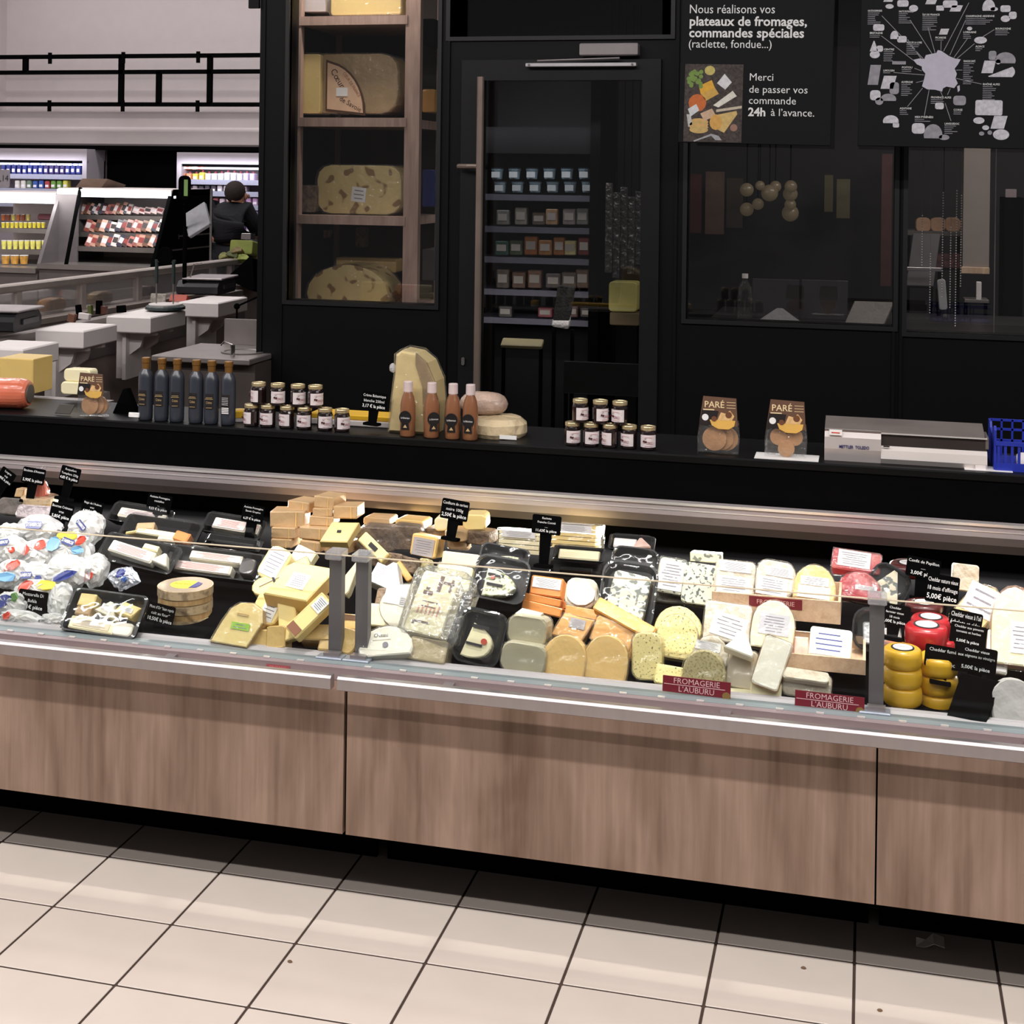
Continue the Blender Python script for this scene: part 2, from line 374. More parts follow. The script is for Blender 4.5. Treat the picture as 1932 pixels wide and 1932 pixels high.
def tray(label, px, py, w, h, tilt, items, roll=0, yaw=0, depth=.03, lift=0, Y=None, lid=True, name='cheese_tray', rim=.3, group=None):
    """black moulded tray with a clear lid; items are (u,v,wu,hv,mat,shape,height,rot)"""
    M, ww, hh = frame(px, py, w, h, tilt, roll, yaw, depth, lift, Y)
    root = thing(name, label, 'tray', group=group, M=M)
    r = min(ww, hh) * rim
    o = o_rect(ww, hh, r, 4); inn = o_rect(ww * .93, hh * .92, r * .9, 4); bot = o_rect(ww * .84, hh * .82, r * .8, 4); n = len(o)
    L = [(bot, -depth), (o, -.004), (o, 0), (inn, 0), (bot, -depth + .004)]
    vs = [(p[0], p[1], z) for q, z in L for p in q]; fs = [tuple(range(n - 1, -1, -1))]
    for k in range(4):
        for i in range(n): j = (i + 1) % n; fs.append((k * n + i, k * n + j, (k + 1) * n + j, (k + 1) * n + i))
    fs.append(tuple(4 * n + i for i in range(n)))
    B().add(vs, fs).build('tray_base', TRAY, root)
    for it in items:
        u, v, wu, hv, m, shp, ht, rot = it[:8]
        w_, h_ = wu * ww, hv * hh; oo = SH[shp](w_, h_)
        p = rough_up(B().prism(oo, 0, ht, min(.003, ht * .3)), .0005).build('cheese_piece', CH[m] if isinstance(m, str) else m, root, Matrix.Translation((u * ww, v * hh, -depth + .005)) @ Matrix.Rotation(math.radians(rot), 4, 'Z'))
        if len(it) > 8: sticker(p, 0, 0, it[8][0], it[8][1], w_, h_, m=it[8][2] if len(it[8]) > 2 else None, z=ht + .0005, ink=it[8][3] if len(it[8]) > 3 else None)
    if lid:
        top = o_rect(ww * .8, hh * .78, r, 4); zz = depth * .7
        vs = [(p[0], p[1], z) for q, z in ((o, .001), (inn, .002), (top, zz)) for p in q]; fs = []
        for k in range(2):
            for i in range(n): j = (i + 1) % n; fs.append((k * n + i, k * n + j, (k + 1) * n + j, (k + 1) * n + i))
        fs.append(tuple(2 * n + i for i in range(n))); B().add(vs, fs).build('lid', LID, root)
    return root
def price(px, py, w, h, lines, label, lift=.06, roll=0, yaw=0, Y=None, big=-1, stem=.05, tilt=80):
    M, ww, hh = frame(px, py, w, h, tilt, roll, yaw, .002, lift, Y)
    root = thing('price_tag', label, 'price tag', group=None, M=M)
    B().prism(o_rect(ww, hh, .004, 2), -.002, 0).build('tag_plate', MATT, root)
    n = len(lines); lh = hh * .88 / n
    for i, t in enumerate(lines):
        if t: text(t, lh * (.86 if i == n - 1 or n < 3 else .72), CHALK, root, 0, hh * .44 - lh * (i + .5), .0006, ww * .9, bold=.012 if i == n - 1 else 0)
    B().prism([(-.012, -stem - hh / 2), (.012, -stem - hh / 2), (.016, -hh / 2 + .012), (-.016, -hh / 2 + .012)], -.006, -.002).build('stem', MATT, root)
    B().prism(o_rect(.045, .008, .002), -.02, .014).build('foot', MATT, root, Matrix.Translation((0, -stem - hh / 2, 0)))
    return root
def lathe_thing(name, label, cat, P, prof, m, group=None, seg=24, part='body'):
    root = thing(name, label, cat, P, group); B().lathe(prof, seg).build(part, m, root, smooth=False); return root
# ================================================================== floor
YP = 3.112
floor = struct(B().box(-9, 3.2, -1, 15.2, -.06, -.0035).build('floor', mat('dark_grout', (74, 58, 50), .8)), 'cream tiled shop floor with dark joints')
TILE = mat('cream_floor_tile', (211, 199, 189), .34, var=.03, vs=6, c2=None, spec=.45, bump=.02, bs=8)
tb = B().prism(o_rect(.2938, .2438, .002, 1), -.003, 0, .001); tmesh = None
for j in range(-3, 7):
    for i in range(-8, 9):
        X = -1.808 + .3 * i + .15; Y = 3.21 - .25 * j - .125
        if X > 1.3 or X < -3.6: continue
        if tmesh is None: t = tb.build('tile', TILE, floor); tmesh = t.data
        else: t = bpy.data.objects.new('tile', tmesh); COL.objects.link(t); t.parent = floor
        t.location = (X, Y, 0)
# crumpled paper scrap on the floor
P = onZ(1755, 1785, .012)
b = B().add([(-.03, -.006, 0), (-.012, -.016, .004), (.008, -.012, .012), (.03, -.014, .008), (.03, .016, .016), (.006, .018, .02), (-.01, .006, .01), (-.03, .008, .012)],
            [(0, 1, 6, 7), (1, 2, 6), (2, 5, 6), (2, 3, 4, 5)])
o = b.build('paper_scrap', mat('paper_scrap', (170, 165, 160), .8), None, Matrix.Translation(P)); tag(o, 'crumpled scrap of white paper lying on the floor by the plinth', 'paper')
o.modifiers.new('s', 'SOLIDIFY').thickness = .0012
for k, (x, y) in enumerate([(1516, 1826), (1660, 1906), (547, 1814)]):
    P = onZ(x, y, .002); o = B().blob(.006, .004, .003, nu=6, nv=4).build('crumb', mat('crumb', (110, 84, 62), .8), None, Matrix.Translation(P))
    tag(o, ['dark crumb on the floor just in front of the shadow strip', 'dark crumb on the tiles nearest the picture edge below the paper scrap', 'dark crumb on a tile in front of the left case'][k], 'crumb')

# ================================================================== refrigerated cases
XJ = onY(650, 1500, YP).x
def case(x0, x1, label, joints, posts, mirror):
    r = thing('display_case', label, 'display case', ((x0 + x1) / 2, 3.6, 0)); c = Vector(((x0 + x1) / 2, 3.6, 0)); T = Matrix.Translation(-c)
    def bb(name, m, *a, bev=0): return B().box(*a, bev=bev).build(name, m, r, T)
    xs = [x0 + .002] + joints + [x1 - .002]
    for a, b_ in zip(xs[:-1], xs[1:]): bb('front_panel', WOOD, a + .002, b_ - .002, YP, YP + .018, .18, .533)
    for a, b_ in zip(xs[:-1], xs[1:]): bb('plinth', MATT, a + .012, b_ - .012, 3.385, 3.40, .0, .18)
    bb('underside', MATT, x0, x1, YP + .019, 3.95, .182, .2)
    e0, e1 = (x0, x1 - .012) if not mirror else (x0 + .004, x1)
    # bumper rail: tube standing off the panel
    B().prism([(3.043, .537), (3.046, .535), (3.066, .535), (3.068, .537), (3.068, .562), (3.064, .566), (3.048, .566), (3.043, .561)], e0, e1).build('bumper_rail', ALU, r, T @ Matrix(((0, 0, 1, 0), (1, 0, 0, 0), (0, 1, 0, 0), (0, 0, 0, 1))))
    k = x0 + .25
    while k < x1:
        bb('bumper_bracket', ALU, k - .012, k + .012, 3.068, YP, .541, .556); k += .62
    PX = Matrix(((0, 0, 1, 0), (1, 0, 0, 0), (0, 1, 0, 0), (0, 0, 0, 1)))
    B().prism([(YP - .001, .534), (YP + .03, .534), (YP + .03, .566), (YP - .001, .562)], x0, x1).build('front_trim', mat('mauve_trim', (146, 130, 132), .45, .3, var=.03), r, T @ PX)
    B().prism([(YP + .014, .5645), (YP + .028, .567), (YP + .046, .5675), (YP + .046, .55), (YP + .014, .55)], x0, x1).build('glass_channel', TEAL, r, T @ PX)
    B().prism([(YP + .060, .562), (YP + .066, .568), (YP + .078, .570), (YP + .084, .556), (YP + .084, .52), (YP + .060, .52)], x0, x1).build('inner_rail', mat('satin_rail', (176, 170, 172), .5, .2, var=.04), r, T @ PX)
    n = int((x1 - x0) / .085)
    q = B()
    for i in range(n): xx = x0 + .04 + i * .085; q.box(xx, xx + .016, YP + .010, YP + .017, .5640, .5672)
    q.build('channel_clips', ALUW, r, T)['kind'] = 'stuff'
    bb('front_glass', GLASS, x0 + .004, x1 - .004, 3.163, 3.169, .56, .806)
    bb('glass_top_edge', mat('glass_edge', (205, 190, 165), .2, emit=0), x0 + .004, x1 - .004, 3.1628, 3.1692, .806, .8078)
    for px in posts:
        p = bb('glass_post', ALUG, px - .0155, px + .0155, 3.176, 3.2, .56, .795)
        B().box(px - .02, px + .02, 3.158, 3.204, .795, .815, bev=.003).build('post_cap', clear('clear_plastic_cap', (.9, .9, .92), .12, .25), p)
        B().box(px - .035, px + .03, 3.142, 3.176, .562, .572, bev=.002).build('post_foot', mat('post_foot', (150, 158, 170), .4, .4), p)
        B().box(px - .018, px + .02, 3.15, 3.172, .572, .58).build('foot_clip', ALU, p)
    # deck, well and back
    z1 = deckz(3.98)
    B().prism([(3.19, deckz(3.19)), (3.98, z1), (3.98, z1 - .03), (3.19, deckz(3.19) - .03)], x0, x1).build('deck', MATT, r, T @ PX)
    bb('back_panel', MATT, x0, x1, 3.98, 4.0, .2, .76)
    return r
pR = [onY(682, 1250, 3.18).x, onY(1653, 1300, 3.18).x, onY(1653, 1300, 3.18).x + 1.25]
pL = [onY(632, 1250, 3.18).x, onY(632, 1250, 3.18).x - 1.25]
case(-3.7, XJ, 'refrigerated display case with pale oak front, left of the front joint', [XJ - 1.25], pL, False)
caseR = case(XJ, 1.5, 'refrigerated display case with pale oak front, right of the front joint', [onY(1652.8, 1600, YP).x], pR, True)
# small red sticker on the channel
M, w_, h_ = frame(524, 1261, 48, 13, 60, roll=0, Y=3.108); o = thing('promotion_sticker', 'small dark red sticker on the metal edge of the left case', 'sticker', M=M)
B().box(-w_ / 2, w_ / 2, -h_ / 2, h_ / 2, 0, .001).build('card', mat('dark_red_card', (120, 26, 34), .5), o); text('PROMO', h_ * .8, mat('dull_red_ink', (170, 70, 74), .6), o, 0, 0, .0012, w_ * .9)

# rear service ledge with the aluminium canopy rail
led = thing('service_ledge', 'black service ledge with a long brushed aluminium rail above the cheese', 'counter', (-1, 4, .9))
T = Matrix.Translation((1, -4, -.9)); PX = Matrix(((0, 0, 1, 0), (1, 0, 0, 0), (0, 1, 0, 0), (0, 0, 0, 1)))
YL = 3.90
ZL = onY(966, 839, YL).z; ZR = onY(966, 926, YL).z
B().prism([(YL, ZL - .02), (YL + .30, ZL - .02), (YL + .30, ZL), (YL + .004, ZL), (YL, ZL - .004)], -4.2, 1.6).build('ledge_top', BLACK, led, T @ PX)
B().box(-4.2, 1.6, YL + .004, YL + .02, ZR - .06, ZL - .02).build('fascia', MATT, led, T)
B().box(-4.2, 1.6, YL + .26, YL + .28, 0, ZL - .02).build('rear_panel', MATT, led, T)
zb = onY(966, 949, YL - .02).z; zc = onY(966, 962, YL).z
B().prism([(YL - .03, ZR), (YL + .004, ZR + .004), (YL + .004, zc), (YL - .012, zc), (YL - .03, zb)], -4.2, 1.6).build('canopy_rail', mat('satin_canopy', (168, 158, 160), .5, .15, var=.03), led, T @ PX)
B().prism([(YL - .034, ZR - .001), (YL - .034, ZR + .006), (YL - .022, ZR + .006), (YL - .022, ZR - .001)], -4.2, 1.6).build('rail_lip', ALUW, led, T @ PX)
B().prism([(YL - .0315, (ZR + zb) / 2 - .001), (YL - .0315, (ZR + zb) / 2 + .001), (YL - .0295, (ZR + zb) / 2 + .001), (YL - .0295, (ZR + zb) / 2 - .001)], -4.2, 1.6).build('rail_groove', ALUW, led, T @ PX)
B().prism([(YL - .012, zc), (YL + .06, zc - .012), (YL + .06, zc - .03), (YL - .006, zc - .022)], -4.2, 1.6).build('light_housing', mat('housing_brown', (70, 62, 58), .5, .2), led, T @ PX)
area('case_lamp', (-1.2, YL + .03, zc - .045), (5.6, .03), 70, (1, .95, .86), (math.radians(-42), 0, 0))

# ================================================================== cheese cabin (black kiosk)
YC = 6.0
def xz(px, py, Y=YC): P = onY(px, py, Y); return P.x, P.z
XL = xz(488, 300)[0]; XRt = 3.4
wl0, wzb = xz(541, 566); wl1 = xz(821, 566)[0]
d0, d1 = xz(870, 400)[0], xz(1245, 400)[0]; dzt = xz(1057, 113)[1]
g0, g1 = xz(912, 400)[0], xz(1210, 400)[0]; gzt = xz(1060, 152)[1]
tr0, trb = xz(850, 70); tr1 = xz(1266, 70)[0]
w3a, w3b = xz(1294, 602)[0], xz(1685, 605)[0]; w3z = xz(1490, 609)[1]
w4a, w4z = xz(1710, 626); ZT = 3.1
b = B()
def fr(x0, x1, z0, z1, y0=YC, y1=YC + .10): b.box(x0, x1, y0, y1, z0, z1)
fr(XL, wl0, 0, ZT); fr(wl0, wl1, 0, wzb); fr(wl1, d0, 0, ZT); fr(d0, d1, dzt, trb); fr(d0, tr0, trb, ZT); fr(tr1, d1, trb, ZT); fr(d1, w3a, 0, ZT)
fr(w3a, w3b, 0, w3z); fr(w3b, w4a, 0, ZT); fr(w4a, XRt, 0, w4z)
struct(b.build('wall_back', BLACK), 'black front wall of the cheese cabin')
b = B(); b.box(XL, XL + .05, YC + .1, 8.6, 0, ZT); struct(b.build('wall_left', BLACK), 'black side wall of the cheese cabin')
struct(B().box(XL, XRt, 8.6, 8.65, 0, ZT).build('wall_inner_back', mat('cabin_inside', (30, 28, 30), .7)), 'dark inner wall of the cheese cabin')
struct(B().box(XRt, XRt + .05, YC, 8.65, 0, ZT).build('wall_right', BLACK))
struct(B().box(XL, XRt, YC, 8.65, ZT, ZT + .05).build('ceiling', BLACK), 'cabin roof')
# thin raised stiles on the black panels
b = B()
for x in (497, 535): X = xz(x, 300)[0]; b.box(X - .004, X + .004, YC - .006, YC, 0, ZT)
for x in (845, 1277, 1690, 1704): X = xz(x, 300)[0]; b.box(X - .006, X + .006, YC - .010, YC, 0, ZT)
struct(b.build('trim_1', BLACK), 'thin black vertical trims on the cabin')
hk = B(); X, Z = xz(480, 8); hk.box(X - .02, X + .03, YC - .02, YC, Z - .02, Z + .2); struct(hk.build('trim_2', BLACK), 'small black bracket at the cabin corner')
def window(name, x0, x1, z0, z1, lab):
    w = B(); t = .018
    w.box(x0, x1, YC - .012, YC + .02, z0 - t, z0); w.box(x0 - t, x0, YC - .012, YC + .02, z0 - t, z1); w.box(x1, x1 + t, YC - .012, YC + .02, z0 - t, z1)
    o = struct(w.build(name, mat('frame_black', (24, 24, 26), .4)), lab)
    p = B().box(x0, x1, YC + .03, YC + .036, z0, z1).build('pane', PANE, o); return o
window('window_1', wl0, wl1, wzb, ZT, 'tall cabin window showing cheese shelves')
window('window_2', tr0, tr1, trb, ZT, 'transom window above the cabin door')
window('window_3', w3a, w3b, w3z, ZT, 'wide dark cabin window right of the door')
window('window_4', w4a, XRt, w4z, ZT, 'cabin window at the right edge')
# door
dr = B(); YD = YC - .02
dr.box(d0, g0, YD, YD + .05, .05, dzt); dr.box(g1, d1, YD, YD + .05, .05, dzt); dr.box(g0, g1, YD, YD + .05, gzt, dzt); dr.box(g0, g1, YD, YD + .05, .05, .3)
door = struct(dr.build('door_1', mat('door_black', (21, 21, 24), .42, spec=.3)), 'black framed glass cabin door')
B().box(g0, g1, YD + .02, YD + .026, .3, gzt).build('pane', PANE, door)
hx, hz = xz(907, 145, YD - .07); HB = mat('brushed_bar', (150, 134, 124), .35, .6)
B().tube([(hx, YD - .07, .75), (hx, YD - .07, hz)], .0155, 12).build('door_handle', HB, door)
zz = xz(895, 314, YD - .07)[1]; xx = xz(871, 314)[0]
B().tube([(xx, YD - .03, zz), (xx + .05, YD - .06, zz), (hx, YD - .07, zz)], .011, 8).build('handle_bracket', HB, door)
kx, kz = xz(877, 680); B().prism(o_rect(.014, .034, .006), 0, .006).build('keyhole', STEEL, door, Matrix.Translation((kx, YD - .006, kz)) @ Matrix.Rotation(math.pi / 2, 4, 'X'))
x0, z0 = xz(1094, 105, YC - .05); x1, z1 = xz(1204, 81, YC - .05)
cl = thing('door_closer', 'silver door closer above the black cabin door', 'door closer', ((x0 + x1) / 2, YC - .03, z0)); Tc = Matrix.Translation(Vector(cl.location) * -1)
B().box(x0, x1, YC - .06, YC, z0, z1, bev=.004).build('closer_box', mat('closer_silver', (150, 142, 144), .45, .3), cl, Tc)
a0, za = xz(992, 126, YD - .03); a1, zb_ = xz(1200, 118, YD - .03)
B().box(a0, a1, YD - .035, YD, za, zb_, bev=.002).build('slide_rail', mat('rail_silver', (205, 202, 206), .4, .3), cl, Tc)
B().tube([(a0 + .05, YD - .03, za + .025), (a1 - .07, YD - .03, za + .035)], .004).build('closer_arm', ALU, cl, Tc)
q = B()
for xx in (a0 + .015, a1 - .015): q.lathe([(.005, 0), (.005, .003)], 8, (xx, za * 0, 0))
for xx in (a0 + .015, a1 - .015): B().lathe([(.005, 0), (.005, .003)], 8).build('screw', STEELD, cl, Tc @ Matrix.Translation((xx, YD - .035, (za + zb_) / 2)) @ Matrix.Rotation(math.pi / 2, 4, 'X'))

# ---- tall window: pine rack with big cheeses
YR = 6.32
rk = thing('wooden_rack', 'tall grey-brown wooden cheese rack behind the narrow cabin window', 'shelf', (xz(660, 400, YR)[0], YR, .5)); Tr = Matrix.Translation(Vector(rk.location) * -1)
pa, pb, pc, pd = xz(541, 300, YR)[0], xz(565, 300, YR)[0], xz(762, 300, YR)[0], xz(790, 300, YR)[0]
for a, b_ in ((pa, pb), (pc, pd)): B().box(a, b_, YR, YR + .04, .3, ZT - .02).build('post', GREYOAK, rk, Tr)
B().box(pa, pb, YR + .5, YR + .54, .3, ZT - .02).build('post', GREYOAK, rk, Tr); B().box(pc, pd, YR + .5, YR + .54, .3, ZT - .02).build('post', GREYOAK, rk, Tr)
shz = []
for y in (30, 222, 407, 578):
    z = xz(660, y, YR)[1]; shz.append(z)
    B().box(pb - .01, pc + .01, YR - .004, YR + .54, z - .042, z).build('shelf', GREYOAK, rk, Tr)
B().box(pa, pd, YR + .545, YR + .55, .3, ZT - .02).build('back_board', mat('rack_back', (58, 50, 46), .8), rk, Tr)
area('cabin_fill', ((pa + pd) / 2, YR - .16, 2.9), (.5, .08), 8, (1, .92, .85), (math.radians(-12), 0, 0))  # added fill inside the cabin, lights the rack
def big(name, label, px, py, w, h, m, shape, Y, th, st=(), film=1, roll=0, rindm=None, grp=None):
    return S(name, label, px, py, w, h, 90, m, shape, th, roll, 0, 0, Y, st, 'cheese', grp, film, rindm=rindm)
co = big('cheese_wheel_piece', 'big brown-rinded cheese block in clear film with a quarter-round label, second rack shelf', 666, 158, 178, 112, mat('aged_wheel', (176, 148, 104), .5, coat=.3, bump=.2, var=.1), 'round', YR + .09, .2)
M, w_, h_ = frame(652, 165, 80, 106, 90, 0, Y=YR + .08)
q = [(-w_ / 2, h_ / 2), (-w_ / 2, -h_ * .42), (w_ / 2, -h_ / 2)] + [(-w_ / 2 + w_ * math.sin(math.radians(88 - a)), -h_ / 2 + h_ * math.cos(math.radians(88 - a)) if 0 else -h_ * .46 + h_ * .94 * math.sin(math.radians(a))) for a in range(10, 90, 10)]
lb = thing('quarter_label', 'quarter-round parchment label reading Coeur de Savoie on the film-wrapped cheese', 'label', M=M)
B().prism(q, -.004, -.001).build('dark_border', mat('label_border', (86, 60, 44), .6), lb)
B().prism([(x * .9 - .002, y * .9 - .001) for x, y in q], -.001, 0).build('paper_face', mat('parchment', (226, 190, 158), .6, var=.08, vs=20), lb)
brn = mat('brown_ink', (70, 48, 38), .6)
text('Cœur', h_ * .17, brn, lb, -w_ * .2, h_ * .16, .0006, rot=-1.0, maxw=.1); text('de Savoie', h_ * .13, brn, lb, w_ * .13, -h_ * .30, .0006, rot=-.5, maxw=.12)
text('CŒUR DE FRANCE', h_ * .08, mat('rust_ink', (150, 84, 60), .6), lb, w_ * .15, h_ * .05, .0006, rot=-.95, maxw=.14)
B().box(-.036, .022, -.02, .02, 0, .0015).build('white_sticker', PAPER, lb, Matrix.Translation((-w_ * .05, -h_ * .08, .001)))
big('cheese_block', 'yellow cheese block with a flat cut face on the second rack shelf', 584, 158, 42, 112, 'comte', 'rect', YR + .05, .15)
big('cheese_block', 'small brown wrapped cheese beside the holey block on the middle rack shelf', 581, 375, 30, 50, 'rind', 'rect', YR + .06, .1)
big('emmental_block', 'wide holey cheese block with a small white ticket on the middle rack shelf', 677, 358, 168, 92, 'emm', 'round', YR + .1, .2, [(.0, -.1, .17, .3, dict(n=3, rot=-6))])
big('emmental_wedge', 'rounded holey cheese wedge on the lowest rack shelf', 655, 536, 162, 72, 'emm', 'dome', YR + .1, .22)
big('cheese_slab', 'golden cheese slab lying behind the holey wedge on the lowest rack shelf', 690, 500, 120, 26, 'comted', 'rect', YR + .35, .1)
big('cheese_block', 'pinkish foil-covered cheese end leaning at the side of the lowest rack shelf', 588, 490, 30, 120, 'meat', 'para', YR + .36, .1, roll=-12)
big('cheese_roll', 'small dark wrapped cheese standing behind the holey wedge', 680, 447, 20, 38, 'rind', 'round', YR + .3, .05)
big('cheese_block', 'wide striped yellow cheese on the topmost rack shelf in view', 690, 6, 140, 44, 'comte', 'rect', YR + .06, .2)
big('cheese_carton', 'white carton beside the striped cheese on the topmost rack shelf', 593, 2, 44, 40, WHITE, 'sharp', YR + .06, .2)
# crates to the side of the rack
for k, (y, hh, m, s_) in enumerate([(60, 50, MATT, 'dark box with a pale edge'), (190, 44, CH['amber'], 'amber cheese piece'), (355, 70, BLUEP, 'blue and white carton'), (500, 60, mat('dim_grey_pack', (90, 84, 82), .5), 'grey wrapped pack')]):
    big('stored_pack', f'{s_} stacked beside the wooden rack', 808, y, 24, hh, m, 'rect', 6.5, .2, film=0)

# ---- inside the door: chiller shelves built in place of a glass reflection
YS = 7.1
ch = thing('reflected_chiller', 'dim chiller with grey shelf edges, built in place of a reflection in the cabin door', 'shelf', (xz(1025, 400, YS)[0], YS, .8)); Tr = Matrix.Translation(Vector(ch.location) * -1)
c0, c1 = xz(900, 300, YS)[0], xz(1117, 300, YS)[0]
SHE = mat('chiller_shelf_edge', (98, 98, 112), .5, .2); DIM = mat('chiller_liner', (34, 34, 38), .7)
shy = [372, 433, 491, 552, 606]
for y in shy:
    z = xz(1020, y - 4, YS)[1]; B().box(c0, c1, YS, YS + .4, z - .03, z).build('shelf', SHE, ch, Tr)
B().box(c0, c1, YS + .41, YS + .43, .3, 2.2).build('back_panel', DIM, ch, Tr)
B().box(c1, c1 + .05, YS - .05, YS + .43, .3, 2.25).build('side_panel', MATT, ch, Tr); B().box(c0, c0 + .03, YS, YS + .43, 0, .32).build('foot_panel', MATT, ch, Tr); B().box(c1, c1 + .05, YS - .05, YS + .43, 0, .31).build('foot_panel', MATT, ch, Tr)
B().box(c0, c1, YS - .02, YS + .40, xz(1020, 290, YS)[1], xz(1020, 240, YS)[1]).build('header', mat('chiller_header', (20, 19, 20), .7, spec=.1), ch, Tr)
area('chiller_lamp', ((c0 + c1) / 2, YS - .12, 1.95), (.8, .05), 1.6, (.92, .94, 1), (math.radians(25), 0, 0))
area('chiller_lamp', ((c0 + c1) / 2, YS - .35, 1.0), (.8, .05), .9, (1, .95, .9), (math.radians(60), 0, 0))
tub = None
TB = mat('tub_grey_blue', (120, 140, 150), .5, var=.15); n = 0
for r_, y in enumerate((327, 352)):
    for i in range(6):
        P = onY(938 + i * 33 + (6 if r_ else 0), y + 11, YS + .05)
        nm = f'pale blue tub with a white oval label, {ORD[i]} in the {"lower" if r_ else "upper"} chiller layer'
        if tub is None:
            tub = thing('cream_tub', nm, 'tub', P, 'tubs on the chiller top shelf')
            B().lathe([(.026, 0), (.031, .045), (.033, .045), (.033, .052)], 14).build('tub_body', TB, tub)
            B().box(-.022, .022, -.033, -.0315, .008, .038).build('label', mat('tub_label', (190, 196, 198), .5), tub)
            B().lathe([(.034, .052), (.034, .057)], 14).build('lid', mat('tub_lid', (44, 60, 70), .5), tub)
        else: copytree(tub, P, nm)
def stock(row, y, xs, w, h, cols, kind, labs):
    for i, x in enumerate(xs):
        c = cols[i % len(cols)]; P = onY(x, y, YS + .03 + .01 * (i % 3)); s_ = dist(P) / F
        r_ = thing(kind, f'{labs[i % len(labs)]}, {ORD[i]} pack along the {row} chiller shelf', 'packet', P, f'packets on the {row} chiller shelf')
        ww, hh = w * s_ * random.uniform(.85, 1.1), h * s_ * random.uniform(.75, 1.1)
        m = mat('stock_%d_%d_%d' % c, c, .45, var=.25, vs=30)
        B().prism(o_rect(ww, .05, .008, 2), 0, hh, .004).build('carton', m, r_); B().box(-ww * .35, ww * .35, -.027, -.0255, hh * .3, hh * .75).build('label', mat('stock_label', (160, 154, 148), .5), r_)
stock('second', 424, [950, 984, 1018, 1042, 1075, 1100], 26, 30, [(110, 108, 104), (120, 116, 108), (96, 84, 70), (150, 120, 90), (120, 110, 110)], 'cheese_pot', ['stack of round pale pots', 'stack of flat grey tins'])
stock('third', 481, [948, 975, 1003, 1030, 1056, 1076, 1103], 25, 34, [(40, 70, 60), (60, 74, 50), (140, 84, 44), (134, 92, 50), (130, 80, 40), (180, 168, 120), (96, 40, 36)], 'butter_pack', ['small boxed pack', 'printed square pack'])
stock('fourth', 543, [950, 980, 1010, 1045, 1075, 1100], 28, 36, [(84, 74, 66), (96, 72, 60), (110, 82, 70), (80, 72, 70)], 'sliced_pack', ['film packed slices', 'crinkled brown pack'])
stock('fifth', 598, [955, 1030, 1080, 1108], 26, 22, [(60, 56, 54), (130, 60, 70), (90, 60, 56)], 'ham_pack', ['dark sealed pack', 'pink ham pack'])
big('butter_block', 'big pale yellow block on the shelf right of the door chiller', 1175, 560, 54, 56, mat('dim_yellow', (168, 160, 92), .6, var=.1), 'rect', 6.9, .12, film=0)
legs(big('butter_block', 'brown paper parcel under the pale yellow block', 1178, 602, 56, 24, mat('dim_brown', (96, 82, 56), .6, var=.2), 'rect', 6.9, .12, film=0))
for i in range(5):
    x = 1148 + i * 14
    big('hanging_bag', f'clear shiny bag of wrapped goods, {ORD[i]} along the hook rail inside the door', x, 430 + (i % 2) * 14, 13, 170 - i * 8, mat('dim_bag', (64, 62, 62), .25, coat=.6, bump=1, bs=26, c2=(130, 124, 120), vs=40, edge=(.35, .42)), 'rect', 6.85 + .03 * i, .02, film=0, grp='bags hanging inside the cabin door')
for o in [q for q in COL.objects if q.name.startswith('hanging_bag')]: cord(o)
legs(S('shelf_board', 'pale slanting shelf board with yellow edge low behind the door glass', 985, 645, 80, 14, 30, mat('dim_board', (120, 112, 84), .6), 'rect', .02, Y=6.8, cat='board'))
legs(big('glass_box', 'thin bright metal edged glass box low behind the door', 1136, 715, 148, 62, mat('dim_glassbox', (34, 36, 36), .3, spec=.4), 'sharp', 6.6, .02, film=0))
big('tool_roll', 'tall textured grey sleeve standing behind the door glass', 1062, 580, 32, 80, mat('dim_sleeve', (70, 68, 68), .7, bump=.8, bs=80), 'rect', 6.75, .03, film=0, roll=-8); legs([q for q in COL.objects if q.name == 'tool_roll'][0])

# ---- right windows
GL = mat('globe_glass', (120, 106, 84), .3, coat=.5, emit=.25)
for k, (x, y, r_) in enumerate([(1409, 358, 13), (1434, 350, 9), (1452, 364, 16), (1463, 352, 11), (1492, 352, 12), (1491, 366, 14), (1430, 385, 11), (1409, 395, 13), (1491, 386, 11), (1491, 402, 16)]):
    P = onY(x, y, 7.8 + .05 * k); R_ = r_ * dist(P) / F
    g = thing('reflected_globe', f'dim glass globe for a reflected lamp, {ORD[k]} of the cluster hanging in the dark cabin window', 'lamp', P, 'globes for lamps reflected in the dark window')  # solid globes stand in for lamps reflected in the pane
    B().blob(R_, R_, R_, nu=16, nv=10).build('globe', GL, g, smooth=True); B().tube([(0, 0, R_ * .9), (0, 0, 3.05 - P.z)], .003, 5).build('cable', MATT, g)
def panel(name, label, x0, y0, x1, y1, Y, m, th=.02, cat='panel', grp=None):
    a = onY(x0, y1, Y); c = onY(x1, y0, Y); mx = (a.x + c.x) / 2
    o = thing(name, label, cat, (mx, Y, a.z), grp); w_ = (c.x - a.x) / 2
    B().box(-w_, w_, 0, th, 0, c.z - a.z, bev=.002).build('board', m, o); return o
dk = lambda n, c: mat(n, c, .6, var=.2, vs=12)
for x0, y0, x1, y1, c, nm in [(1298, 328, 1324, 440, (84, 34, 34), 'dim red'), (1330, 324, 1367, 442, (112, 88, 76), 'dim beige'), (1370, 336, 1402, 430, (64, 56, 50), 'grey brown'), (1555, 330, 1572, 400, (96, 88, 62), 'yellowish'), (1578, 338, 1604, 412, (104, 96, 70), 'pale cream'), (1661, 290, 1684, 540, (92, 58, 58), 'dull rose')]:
    panel('wall_board', f'{nm} upright board on the back wall of the dark cabin room', x0, y0, x1, y1, 8.4, dk('board_%d' % x0, c))
